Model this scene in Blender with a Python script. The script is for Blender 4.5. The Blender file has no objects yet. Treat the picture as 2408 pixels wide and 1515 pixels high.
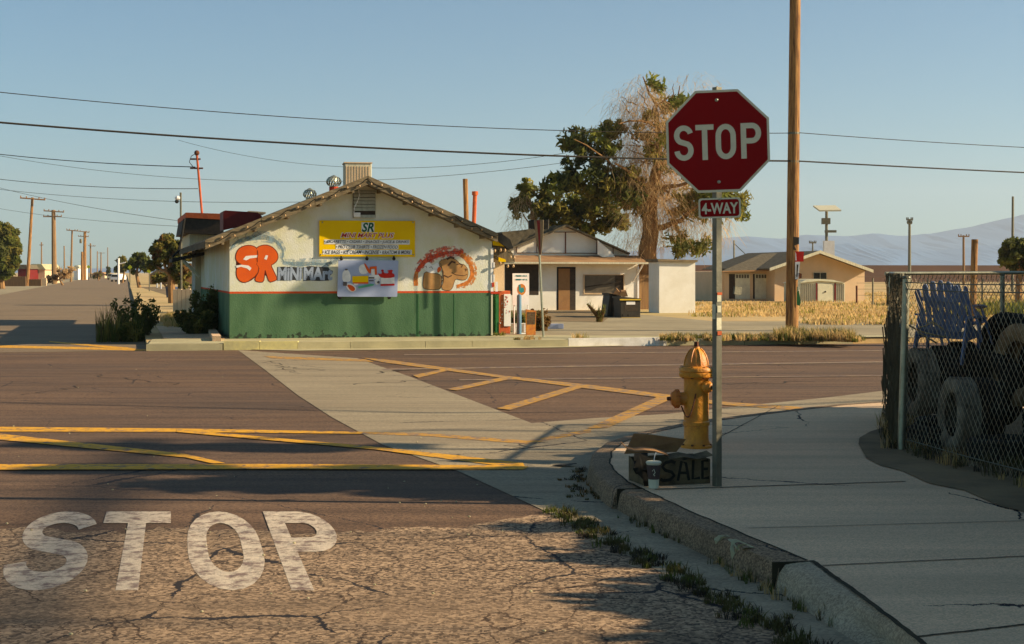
import bpy, math, random
from mathutils import Vector, Matrix
R = math.radians
random.seed(7)
SC = bpy.context.scene
COL = SC.collection

# ------------------------------------------------------------------ camera, world, sun, exposure
F, CX, HZ, EYE = 3344.0, 1204.0, 640.5, 1.75      # lens in picture units, centre, eye line, eye height (m)
cam = bpy.data.cameras.new('camera'); cam.lens = 50; cam.sensor_width = 36
cam.shift_y = -(757.5 - HZ) / 2408.0
cam.clip_start = 0.1; cam.clip_end = 30000
co = bpy.data.objects.new('camera', cam); COL.objects.link(co)
co.location = (0, 0, EYE); co.rotation_euler = (R(90), 0, 0)
SC.camera = co
SUN_EL, SUN_AZ = 25.0, -4.0                        # azimuth counted from +X (right of the picture)
w = bpy.data.worlds.new('World'); SC.world = w; w.use_nodes = True
nt = w.node_tree; nt.nodes.clear()
sky = nt.nodes.new('ShaderNodeTexSky'); sky.sky_type = 'NISHITA'; sky.sun_disc = False
sky.sun_elevation = R(SUN_EL); sky.sun_rotation = R(90 - SUN_AZ)
sky.altitude = 700; sky.air_density = 1.0; sky.dust_density = .5; sky.ozone_density = 1.6
bg = nt.nodes.new('ShaderNodeBackground'); bg.inputs[1].default_value = 0.060
wo = nt.nodes.new('ShaderNodeOutputWorld')
tint = nt.nodes.new('ShaderNodeMix'); tint.data_type = 'RGBA'; tint.blend_type = 'MULTIPLY'; tint.inputs[0].default_value = 1.0
tint.inputs[7].default_value = (.60, .89, .98, 1)
nt.links.new(sky.outputs[0], tint.inputs[6]); nt.links.new(tint.outputs[2], bg.inputs[0]); nt.links.new(bg.outputs[0], wo.inputs[0])
sl = bpy.data.lights.new('sun', 'SUN'); sl.energy = 5.0; sl.angle = R(0.55); sl.color = (1.0, 0.84, 0.61)
so = bpy.data.objects.new('sun', sl); COL.objects.link(so)
sd = Vector((math.cos(R(SUN_EL)) * math.cos(R(SUN_AZ)), math.cos(R(SUN_EL)) * math.sin(R(SUN_AZ)), math.sin(R(SUN_EL))))
so.rotation_euler = sd.to_track_quat('Z', 'Y').to_euler(); so.location = (30, 0, 30)
SC.view_settings.view_transform = 'Standard'; SC.view_settings.look = 'None'
SC.view_settings.exposure = 0.93; SC.view_settings.gamma = 1.0

# ------------------------------------------------------------------ materials
def WB(c): return (min(.9, c[0] * 1.06), c[1] * .98, c[2] * .68)     # warm stock: every surface leans warm
def mat(name, c, c2=None, rough=0.8, scale=4.0, bump=0.0, bscale=None, metal=0.0, detail=6, stain=None, sscale=0.6, samt=0.5,
        alpha_noise=None, stretch=(1, 1, 1), spec=0.2, contrast=(0.35, 0.65)):
    m = bpy.data.materials.new(name); m.use_nodes = True
    t = m.node_tree; N = t.nodes; L = t.links
    b = N['Principled BSDF']; b.inputs['Roughness'].default_value = rough; b.inputs['Metallic'].default_value = metal
    b.inputs['Specular IOR Level'].default_value = spec
    c = WB(c); c2 = WB(c2) if c2 else None; stain = WB(stain) if stain else None
    tc = N.new('ShaderNodeTexCoord'); mp = N.new('ShaderNodeMapping'); mp.inputs['Scale'].default_value = stretch
    L.new(tc.outputs['Object'], mp.inputs[0])
    c2 = c2 or tuple(x * 0.72 for x in c)
    nz = N.new('ShaderNodeTexNoise'); nz.inputs['Scale'].default_value = scale; nz.inputs['Detail'].default_value = detail
    nz.inputs['Roughness'].default_value = 0.65
    L.new(mp.outputs[0], nz.inputs['Vector'])
    mr = N.new('ShaderNodeMapRange'); mr.inputs[1].default_value = contrast[0]; mr.inputs[2].default_value = contrast[1]
    L.new(nz.outputs[0], mr.inputs[0])
    mx = N.new('ShaderNodeMix'); mx.data_type = 'RGBA'
    mx.inputs[6].default_value = (*c2, 1); mx.inputs[7].default_value = (*c, 1)
    L.new(mr.outputs[0], mx.inputs[0]); out = mx.outputs[2]
    if stain:
        n2 = N.new('ShaderNodeTexNoise'); n2.inputs['Scale'].default_value = sscale; n2.inputs['Detail'].default_value = 5
        L.new(mp.outputs[0], n2.inputs['Vector'])
        m2 = N.new('ShaderNodeMapRange'); m2.inputs[1].default_value = 0.45; m2.inputs[2].default_value = 0.7; m2.inputs[4].default_value = samt
        L.new(n2.outputs[0], m2.inputs[0])
        x2 = N.new('ShaderNodeMix'); x2.data_type = 'RGBA'; x2.inputs[7].default_value = (*stain, 1)
        L.new(m2.outputs[0], x2.inputs[0]); L.new(out, x2.inputs[6]); out = x2.outputs[2]
    L.new(out, b.inputs['Base Color'])
    if bump:
        n3 = N.new('ShaderNodeTexNoise'); n3.inputs['Scale'].default_value = bscale or scale * 4; n3.inputs['Detail'].default_value = 5
        L.new(mp.outputs[0], n3.inputs['Vector'])
        bp = N.new('ShaderNodeBump'); bp.inputs['Strength'].default_value = min(1, bump); bp.inputs['Distance'].default_value = 0.02 * max(1, bump)
        L.new(n3.outputs[0], bp.inputs['Height']); L.new(bp.outputs[0], b.inputs['Normal'])
    if alpha_noise:                                  # thin sprayed paint: the wall shows through between the specks
        n4 = N.new('ShaderNodeTexNoise'); n4.inputs['Scale'].default_value = alpha_noise[0]; n4.inputs['Detail'].default_value = 8
        L.new(tc.outputs['Object'], n4.inputs['Vector'])
        m4 = N.new('ShaderNodeMapRange'); m4.inputs[1].default_value = 0.35; m4.inputs[2].default_value = 0.65
        m4.inputs[3].default_value = alpha_noise[1]; m4.inputs[4].default_value = alpha_noise[2]
        L.new(n4.outputs[0], m4.inputs[0]); L.new(m4.outputs[0], b.inputs['Alpha'])
    m['_o'] = 1
    return m

M = {}
M['meshwire'] = mat('rusty_mesh_wire', (.52, .48, .46), (.26, .19, .15), .6, 6, metal=.25)
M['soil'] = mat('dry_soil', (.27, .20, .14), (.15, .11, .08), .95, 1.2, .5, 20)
M['field'] = mat('dry_field', (.60, .44, .27), (.42, .30, .18), .95, .35, .6, 6, stain=(.24, .24, .10), sscale=.05, samt=.5)
M['lot'] = mat('gravel_lot', (.36, .31, .26), (.27, .23, .19), .95, .7, .4, 30, stain=(.22, .19, .16), sscale=.25, samt=.6)
M['conc'] = mat('concrete', (.74, .58, .52), (.50, .40, .36), .9, 3, .25, 60, stain=(.34, .28, .25), sscale=.7, samt=.6)
M['conc_far'] = mat('pale_concrete', (.48, .44, .34), (.36, .33, .26), .9, 1.5, .2, 30)
M['kerb'] = None
M['kerb_new'] = None
M['kerb_white'] = mat('white_kerb_paint', (.84, .82, .98), (.66, .63, .70), .8, 5, .15)
M['kerb_yellow'] = mat('pale_yellow_kerb', (.62, .56, .30), (.45, .41, .27), .8, 4, .15)
M['joint'] = mat('joint_dirt', (.06, .05, .035), (.03, .025, .02), 1, 10)
M['white'] = mat('white_paint', (.82, .84, 1.1), (.72, .72, .92), .7, 3, .1, 30)
M['shadewhite'] = mat('old_shaded_white', (.62, .60, .58), (.45, .43, .41), .8, 3, .1, stretch=(6, 6, .6))
M['ywhite'] = mat('house_white_stucco', (.80, .81, .98), (.70, .69, .78), .9, 1.2, .3, 40)
M['cream'] = mat('cream_stucco', (.66, .50, .42), (.58, .44, .36), .9, 1, .2, 30)
M['roofgrey'] = mat('grey_shingle', (.16, .135, .115), (.09, .075, .06), .95, 6, .6, 40)
M['rooftan'] = mat('tan_rolled_roof', (.40, .24, .15), (.26, .15, .10), .95, 2, .3, 20, stretch=(.4, 1, 3))
M['fascia'] = mat('weathered_fascia', (.27, .215, .165), (.13, .10, .075), .9, 6, .4, 40, stretch=(.6, .6, 5))
M['red'] = mat('red_paint', (.55, .055, .02), (.42, .04, .018), .7, 6)
M['orangered'] = mat('faded_red_trim', (.58, .13, .05), (.42, .09, .04), .75, 6)
M['maroon'] = mat('maroon_panel', (.17, .015, .015), (.12, .01, .01), .6, 4)
M['black'] = mat('black_matt', (.025, .024, .024), (.015, .014, .014), .7, 8)
M['dark'] = mat('dark_brown', (.06, .045, .04), (.035, .028, .025), .8, 8)
M['glass'] = mat('dark_glass', (.03, .03, .032), (.02, .02, .02), .12, 2)
M['galv'] = mat('galvanised_steel', (.42, .43, .42), (.30, .31, .31), .42, 9, .1, 60, metal=.75)
M['dgalv'] = mat('dull_steel', (.19, .185, .175), (.13, .125, .12), .55, 9, .1, 60, metal=.5)
M['alu'] = mat('aluminium_sheet', (.62, .62, .60), (.5, .5, .48), .45, 5, metal=.3)
M['signred'] = mat('sign_red', (.27, .001, .001), (.24, .001, .001), .6, 2, spec=.15)
M['signwhite'] = mat('sign_white', (.70, .66, .62), (.64, .60, .56), .45, 30)
M['hyd'] = mat('hydrant_yellow', (.84, .38, .035), (.52, .19, .025), .5, 14, .3, 50, stain=(.34, .09, .025), sscale=7, samt=.7, spec=.4)
M['hydred'] = mat('hydrant_red_cap', (.58, .19, .04), (.38, .09, .03), .6, 7)
M['rust'] = mat('rusty_iron', (.17, .06, .035), (.08, .035, .025), .85, 12, .3)
M['card'] = mat('cardboard', (.36, .20, .11), (.24, .13, .08), .9, 6, .15, 60)
M['cardold'] = mat('stained_cardboard', (.17, .13, .09), (.05, .04, .03), .95, 7, .3, 60)
M['spray'] = mat('black_spray_paint', (.02, .018, .015), (.01, .01, .01), .7, 8)
M['rubber'] = mat('tyre_rubber', (.028, .025, .024), (.012, .011, .011), .95, 12, .2, 60)
M['rubberdust'] = mat('dusty_tyre_rubber', (.26, .23, .22), (.07, .06, .055), .9, 7, .3, 50)
M['rubbertan'] = mat('tan_dusty_tyre', (.42, .29, .20), (.16, .10, .07), .9, 8, .3, 50)
M['chair'] = mat('blue_grey_plastic', (.20, .26, .56), (.13, .17, .38), .45, 4)
M['rope'] = mat('old_rope', (.55, .43, .30), (.40, .30, .2), .9, 30)
M['weath'] = mat('weathered_wood', (.20, .165, .13), (.10, .08, .065), .9, 4, .4, 30, stretch=(6, 6, .5))
M['polewood'] = mat('pole_wood', (.46, .25, .11), (.12, .055, .03), .85, 3, .5, 20, stretch=(7, 7, .45))
M['polefar'] = mat('far_pole_wood', (.30, .19, .11), (.2, .12, .08), .9, 3, stretch=(3, 3, .3))
M['cable'] = mat('cable_black', (.05, .042, .038), None, .6, 5)
M['wire'] = mat('thin_wire', (.12, .13, .15), None, .6, 5)
M['leafd'] = mat('leaf_dark', (.18, .19, .065), (.06, .075, .025), .65, .8)
M['leafo'] = mat('leaf_olive', (.34, .30, .09), (.17, .16, .045), .7, .7)
M['leafl'] = mat('leaf_light', (.25, .27, .07), (.12, .15, .04), .7, .5)
M['leafb'] = mat('leaf_brown', (.28, .16, .07), (.14, .09, .04), .8, .6)
M['twig'] = mat('dry_twigs', (.72, .54, .38), (.52, .36, .22), .9, 1)
M['bark'] = mat('bark', (.34, .20, .11), (.17, .10, .06), .95, 3, .6, 12, stretch=(4, 4, .5))
M['straw'] = mat('straw_grass', (.64, .47, .27), (.46, .33, .19), .9, .4)
M['green'] = mat('green_grass', (.13, .16, .04), (.08, .10, .03), .9, 1.2)
M['weed'] = mat('dull_weeds', (.13, .11, .045), (.07, .06, .03), .95, 2)
M['yellow'] = mat('yellow_banner', (.86, .56, .0), (.80, .50, .0), .8, 2, spec=.08)
M['ink'] = mat('black_ink', (.05, .045, .04), None, .7, 5)
M['inkgreen'] = mat('green_ink', (.01, .11, .07), None, .7, 5)
M['inkred'] = mat('red_ink', (.55, .02, .015), None, .7, 5)
M['inkwhite'] = mat('white_ink', (.82, .84, 1.1), None, .7, 5)
M['inkblue'] = mat('blue_ink', (.03, .30, .42), None, .7, 5)
M['posterblue'] = mat('faded_blue_poster', (.38, .45, .85), (.31, .38, .74), .5, 1.5)
M['teal'] = mat('teal_ink', (.10, .42, .33), None, .7, 5)
M['murorange'] = mat('mural_orange', (.72, .12, .012), (.62, .09, .012), .75, 2)
M['murdark'] = mat('mural_dark_red', (.17, .03, .015), None, .8, 3)
M['murblue'] = mat('mural_blue', (.34, .42, .72), (.24, .30, .52), .8, 4)
M['murink'] = mat('mural_dark_blue', (.045, .05, .075), None, .8, 4)
M['murpurple'] = mat('mural_purple_grey', (.12, .10, .13), None, .8, 4)
M['camel'] = mat('mural_tan', (.48, .27, .13), (.36, .19, .09), .8, 5)
M['camelout'] = mat('mural_brown_line', (.10, .05, .035), None, .8, 4)
M['haloblue'] = mat('spray_blue', (.30, .46, .72), None, .8, 5, alpha_noise=(9, -.05, .7))
M['haloblue2'] = mat('spray_blue_mist', (.45, .58, .85), None, .8, 5, alpha_noise=(7, -.25, .6))
M['halored'] = mat('spray_red', (.75, .10, .05), None, .8, 5, alpha_noise=(10, .3, .95))
M['halored2'] = mat('spray_red_mist', (.80, .16, .12), None, .8, 5, alpha_noise=(12, -.3, .75))
M['haloorange2'] = mat('spray_orange_mist', (.85, .35, .12), None, .8, 5, alpha_noise=(12, -.3, .75))
M['haloorange'] = mat('spray_orange', (.85, .28, .07), None, .8, 5, alpha_noise=(10, .45, 1))
M['brown'] = mat('brown_door', (.30, .17, .09), (.24, .13, .07), .7, 3)
M['greyblind'] = mat('window_screen', (.13, .115, .11), (.09, .08, .08), .4, 3)
M['plastic_blk'] = mat('black_plastic', (.045, .038, .035), (.03, .026, .024), .5, 5)
M['plastic_yel'] = mat('yellow_plastic', (.62, .42, .04), None, .6, 5)
M['bluepost'] = mat('blue_post_paint', (.10, .22, .42), (.08, .17, .33), .6, 5)
M['orange'] = mat('orange_sign', (.60, .25, .04), (.4, .12, .05), .7, 8)
M['shed'] = mat('tin_shed', (.62, .62, .60), (.52, .52, .50), .5, 2)
M['garage'] = mat('garage_white', (.70, .72, .74), None, .6, 2)
M['blockbrown'] = mat('brown_earth_wall', (.105, .052, .036), (.075, .04, .028), .95, .06, stretch=(1, 1, 8))
M['mount'] = mat('haze_blue_mountain', (.075, .17, .44), (.07, .16, .42), 1, .0012, .0)  # part of the distance haze is put into this blue
M['limegreen'] = mat('lime_sign', (.55, .62, .02), None, .6, 3)
M['stick'] = mat('white_sticker', (.72, .70, .66), (.5, .48, .44), .6, 20)
M['bin'] = mat('blue_bin', (.05, .07, .16), None, .6, 4)
M['bulb'] = mat('bulb_glass', (.50, .33, .22), None, .15, 4)
M['greenpaint'] = mat('green_sticker', (.03, .16, .06), None, .6, 8)
M['cupw'] = mat('white_cup', (.70, .72, .72), None, .5, 4)
M['cupd'] = mat('dark_cup_print', (.09, .065, .08), None, .5, 4)
M['plank'] = mat('brown_board_fence', (.22, .13, .08), (.13, .08, .05), .9, 3, stretch=(4, 4, .4))

def leafy(k, amt=.6):
    t = M[k].node_tree; N = t.nodes; L = t.links; b = N['Principled BSDF']; o = N['Material Output']; tr = N.new('ShaderNodeBsdfTranslucent'); mx = N.new('ShaderNodeMixShader'); mx.inputs[0].default_value = amt
    L.new(b.inputs['Base Color'].links[0].from_socket, tr.inputs[0]); L.new(b.outputs[0], mx.inputs[1]); L.new(tr.outputs[0], mx.inputs[2]); L.new(mx.outputs[0], o.inputs[0])
for k in ('leafd', 'leafo', 'leafl', 'leafb', 'twig', 'straw', 'green'): leafy(k)
def wall_paint():
    """painted rendered block: green skirt, red line, white above (heights in the building's own frame)"""
    m = mat('shop_wall_paint', (.70, .73, .90), (.62, .64, .56), .85, 1.6, .35, 30, stain=(.62, .56, .52), sscale=.9, samt=.35)
    t = m.node_tree; N = t.nodes; L = t.links; b = N['Principled BSDF']
    src = b.inputs['Base Color'].links[0].from_socket
    tc = N.new('ShaderNodeTexCoord'); sp = N.new('ShaderNodeSeparateXYZ'); L.new(tc.outputs['Object'], sp.inputs[0])
    nz = N.new('ShaderNodeTexNoise'); nz.inputs['Scale'].default_value = 2.2; nz.inputs['Detail'].default_value = 8
    mp = N.new('ShaderNodeMapping'); mp.inputs['Scale'].default_value = (1, 1, .35)
    L.new(tc.outputs['Object'], mp.inputs[0]); L.new(mp.outputs[0], nz.inputs['Vector'])
    g = N.new('ShaderNodeValToRGB'); g.color_ramp.elements[0].position = .35; g.color_ramp.elements[1].position = .68
    g.color_ramp.elements[0].color = (.060, .125, .055, 1); g.color_ramp.elements[1].color = (.100, .180, .085, 1)
    L.new(nz.outputs[0], g.inputs[0])
    # peeling dark marks close to the ground
    n2 = N.new('ShaderNodeTexNoise'); n2.inputs['Scale'].default_value = 9; n2.inputs['Detail'].default_value = 6
    L.new(tc.outputs['Object'], n2.inputs['Vector'])
    lo = N.new('ShaderNodeMapRange'); lo.inputs[1].default_value = .02; lo.inputs[2].default_value = .26; lo.inputs[3].default_value = .16; lo.inputs[4].default_value = -.2
    L.new(sp.outputs[2], lo.inputs[0])
    ad = N.new('ShaderNodeMath'); ad.operation = 'ADD'; L.new(n2.outputs[0], ad.inputs[0]); L.new(lo.outputs[0], ad.inputs[1])
    st = N.new('ShaderNodeMapRange'); st.inputs[1].default_value = .60; st.inputs[2].default_value = .66; L.new(ad.outputs[0], st.inputs[0])
    gm = N.new('ShaderNodeMix'); gm.data_type = 'RGBA'; gm.inputs[7].default_value = (.03, .045, .025, 1)
    L.new(st.outputs[0], gm.inputs[0]); L.new(g.outputs[0], gm.inputs[6])
    def gt(v):
        q = N.new('ShaderNodeMath'); q.operation = 'GREATER_THAN'; q.inputs[1].default_value = v; L.new(sp.outputs[2], q.inputs[0]); return q.outputs[0]
    a = N.new('ShaderNodeMix'); a.data_type = 'RGBA'; a.inputs[7].default_value = (.62, .075, .015, 1)
    L.new(gt(1.085), a.inputs[0]); L.new(gm.outputs[2], a.inputs[6])
    c = N.new('ShaderNodeMix'); c.data_type = 'RGBA'; L.new(gt(1.135), c.inputs[0]); L.new(a.outputs[2], c.inputs[6]); L.new(src, c.inputs[7])
    L.new(c.outputs[2], b.inputs['Base Color'])
    return m
M['shopwall'] = wall_paint()

def asphalt(name, c, c2, cell, crack, bump, grit, patch=(.1, .08, .07), streak=.25, fine=0):
    c = WB(c); c2 = WB(c2); patch = WB(patch)
    m = bpy.data.materials.new(name); m.use_nodes = True; t = m.node_tree; N = t.nodes; L = t.links
    b = N['Principled BSDF']; b.inputs['Roughness'].default_value = .9; b.inputs['Specular IOR Level'].default_value = .25
    tc = N.new('ShaderNodeTexCoord')
    v = N.new('ShaderNodeTexVoronoi'); v.inputs['Scale'].default_value = grit
    L.new(tc.outputs['Object'], v.inputs['Vector'])
    n = N.new('ShaderNodeTexNoise'); n.inputs['Scale'].default_value = grit * .22; n.inputs['Detail'].default_value = 9; n.inputs['Roughness'].default_value = .75
    L.new(tc.outputs['Object'], n.inputs['Vector'])
    sep = N.new('ShaderNodeSeparateColor'); L.new(v.outputs['Color'], sep.inputs[0])
    av = N.new('ShaderNodeMix'); av.inputs[0].default_value = .4; L.new(sep.outputs[0], av.inputs[2]); L.new(n.outputs[0], av.inputs[3])
    mr = N.new('ShaderNodeMapRange'); mr.inputs[1].default_value = .25; mr.inputs[2].default_value = .75; L.new(av.outputs[0], mr.inputs[0])
    mx = N.new('ShaderNodeMix'); mx.data_type = 'RGBA'; mx.inputs[6].default_value = (*c2, 1); mx.inputs[7].default_value = (*c, 1)
    L.new(mr.outputs[0], mx.inputs[0])
    big = N.new('ShaderNodeTexNoise'); big.inputs['Scale'].default_value = .55; big.inputs['Detail'].default_value = 6
    mp = N.new('ShaderNodeMapping'); mp.inputs['Scale'].default_value = (.35, 1.4, 1); mp.inputs['Rotation'].default_value = (0, 0, R(-12))
    L.new(tc.outputs['Object'], mp.inputs[0]); L.new(mp.outputs[0], big.inputs['Vector'])
    bm = N.new('ShaderNodeMapRange'); bm.inputs[1].default_value = .42; bm.inputs[2].default_value = .68; bm.inputs[4].default_value = .6; L.new(big.outputs[0], bm.inputs[0])
    m2 = N.new('ShaderNodeMix'); m2.data_type = 'RGBA'; m2.inputs[7].default_value = (*patch, 1); L.new(bm.outputs[0], m2.inputs[0]); L.new(mx.outputs[2], m2.inputs[6])
    out = m2.outputs[2]
    # wheel-polished streaks that run with the traffic
    sn = N.new('ShaderNodeTexNoise'); sn.inputs['Scale'].default_value = 2.4; sn.inputs['Detail'].default_value = 7; sn.inputs['Roughness'].default_value = .6
    sm = N.new('ShaderNodeMapping'); sm.inputs['Scale'].default_value = (.10, 1.6, 1); sm.inputs['Rotation'].default_value = (0, 0, R(-9))
    L.new(tc.outputs['Object'], sm.inputs[0]); L.new(sm.outputs[0], sn.inputs['Vector'])
    sr = N.new('ShaderNodeMapRange'); sr.inputs[1].default_value = .35; sr.inputs[2].default_value = .70; sr.inputs[3].default_value = 1 - streak; sr.inputs[4].default_value = 1 + streak
    L.new(sn.outputs[0], sr.inputs[0])
    sx = N.new('ShaderNodeMix'); sx.data_type = 'RGBA'; sx.blend_type = 'MULTIPLY'; sx.inputs[0].default_value = 1
    cc_ = N.new('ShaderNodeCombineColor'); L.new(sr.outputs[0], cc_.inputs[0]); L.new(sr.outputs[0], cc_.inputs[1]); L.new(sr.outputs[0], cc_.inputs[2])
    L.new(out, sx.inputs[6]); L.new(cc_.outputs[0], sx.inputs[7]); out = sx.outputs[2]
    bp = N.new('ShaderNodeBump'); bp.inputs['Strength'].default_value = bump; bp.inputs['Distance'].default_value = .012
    hgt = mr.outputs[0]
    if crack:
        w1 = N.new('ShaderNodeTexNoise'); w1.inputs['Scale'].default_value = 2.2; w1.inputs['Detail'].default_value = 6; w1.inputs['Roughness'].default_value = .7
        L.new(tc.outputs['Object'], w1.inputs['Vector'])
        dv = N.new('ShaderNodeVectorMath'); dv.operation = 'MULTIPLY_ADD'; dv.inputs[1].default_value = (.30, .30, 0)
        L.new(w1.outputs['Color'], dv.inputs[0]); L.new(tc.outputs['Object'], dv.inputs[2])
        ve = N.new('ShaderNodeTexVoronoi'); ve.feature = 'DISTANCE_TO_EDGE'; ve.inputs['Scale'].default_value = cell
        L.new(dv.outputs[0], ve.inputs['Vector'])
        # cracks of uneven width that fade in and out
        wn = N.new('ShaderNodeTexNoise'); wn.inputs['Scale'].default_value = 1.1; wn.inputs['Detail'].default_value = 4; L.new(tc.outputs['Object'], wn.inputs['Vector'])
        wr = N.new('ShaderNodeMapRange'); wr.inputs[1].default_value = .42; wr.inputs[2].default_value = .68; wr.inputs[3].default_value = .0; wr.inputs[4].default_value = crack
        L.new(wn.outputs[0], wr.inputs[0])
        if fine:                                         # second, finer net of cracks
            vf = N.new('ShaderNodeTexVoronoi'); vf.feature = 'DISTANCE_TO_EDGE'; vf.inputs['Scale'].default_value = cell * 2.7; L.new(dv.outputs[0], vf.inputs['Vector'])
            l2 = N.new('ShaderNodeMath'); l2.operation = 'LESS_THAN'; l2.inputs[1].default_value = fine; L.new(vf.outputs['Distance'], l2.inputs[0])
            m5 = N.new('ShaderNodeMix'); m5.data_type = 'RGBA'; m5.blend_type = 'MULTIPLY'; m5.inputs[7].default_value = (.35, .32, .30, 1); L.new(l2.outputs[0], m5.inputs[0]); L.new(out, m5.inputs[6]); out = m5.outputs[2]
        lt = N.new('ShaderNodeMath'); lt.operation = 'LESS_THAN'; L.new(ve.outputs['Distance'], lt.inputs[0]); L.new(wr.outputs[0], lt.inputs[1])
        m3 = N.new('ShaderNodeMix'); m3.data_type = 'RGBA'; m3.inputs[7].default_value = (.03, .022, .018, 1)
        L.new(lt.outputs[0], m3.inputs[0]); L.new(out, m3.inputs[6]); out = m3.outputs[2]
        sub = N.new('ShaderNodeMath'); sub.operation = 'MULTIPLY_ADD'; sub.inputs[1].default_value = -2.5; L.new(lt.outputs[0], sub.inputs[0]); L.new(hgt, sub.inputs[2]); hgt = sub.outputs[0]
    L.new(hgt, bp.inputs['Height']); L.new(bp.outputs[0], b.inputs['Normal']); L.new(out, b.inputs['Base Color'])
    return m
M['road'] = asphalt('sealed_asphalt', (.195, .118, .088), (.088, .055, .043), .5, .006, .45, 70, (.085, .060, .056), .30)
M['roadold'] = asphalt('coarse_old_asphalt', (.48, .335, .265), (.065, .042, .033), .62, .014, 1.0, 52, (.22, .150, .115), .25, .0085)
M['kerb'] = asphalt('kerb_concrete', (.36, .25, .19), (.13, .085, .065), .9, .012, .5, 95, (.13, .095, .07), .12)
M['kerb_new'] = asphalt('new_kerb_concrete', (.52, .42, .37), (.28, .22, .19), .5, 0, .35, 110, (.30, .24, .20), .10)
M['conc'] = asphalt('pavement_concrete', (.86, .60, .48), (.58, .41, .33), .25, .004, .35, 120, (.44, .34, .29), .10)
M['gutter'] = asphalt('gutter_concrete', (.37, .31, .265), (.25, .21, .18), .35, .008, .4, 60, (.25, .20, .17), .18)
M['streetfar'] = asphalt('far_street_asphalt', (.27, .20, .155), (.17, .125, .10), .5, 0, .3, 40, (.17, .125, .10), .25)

def linepaint(name, c, keep, under=(.15, .1, .085), sc=7):
    m = mat(name, c, tuple(x * .8 for x in c), .75, 9, .15, 60)
    t = m.node_tree; N = t.nodes; L = t.links; b = N['Principled BSDF']
    src = b.inputs['Base Color'].links[0].from_socket
    tc = N.new('ShaderNodeTexCoord'); n = N.new('ShaderNodeTexNoise'); n.inputs['Scale'].default_value = sc; n.inputs['Detail'].default_value = 10; n.inputs['Roughness'].default_value = .75
    L.new(tc.outputs['Object'], n.inputs['Vector'])
    r = N.new('ShaderNodeMapRange'); r.inputs[1].default_value = keep - .06; r.inputs[2].default_value = keep + .06; L.new(n.outputs[0], r.inputs[0])
    x = N.new('ShaderNodeMix'); x.data_type = 'RGBA'; x.inputs[7].default_value = (*under, 1)
    L.new(r.outputs[0], x.inputs[0]); L.new(src, x.inputs[6]); L.new(x.outputs[2], b.inputs['Base Color'])
    return m
M['lineyellow'] = linepaint('yellow_road_paint', (.76, .39, .035), .565)
M['linefaded'] = linepaint('worn_yellow_road_paint', (.56, .30, .06), .52, (.22, .16, .12))
M['lanefaint'] = linepaint('worn_lane_paint', (.34, .25, .19), .50, (.18, .125, .10), 5)
M['linewhite'] = linepaint('worn_white_road_paint', (.70, .60, .60), .53, (.24, .16, .12), 8)
def roughen(m, dist, sc):
    t = m.node_tree; N = t.nodes; L = t.links; b = N['Principled BSDF']; tc = N.new('ShaderNodeTexCoord'); n = N.new('ShaderNodeTexNoise'); n.inputs['Scale'].default_value = sc; n.inputs['Detail'].default_value = 8; n.inputs['Roughness'].default_value = .8
    L.new(tc.outputs['Object'], n.inputs['Vector']); p = N.new('ShaderNodeBump'); p.inputs['Distance'].default_value = dist; p.inputs['Strength'].default_value = 1; L.new(n.outputs[0], p.inputs['Height']); L.new(p.outputs[0], b.inputs['Normal'])
roughen(M['linewhite'], .02, 14)

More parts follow.
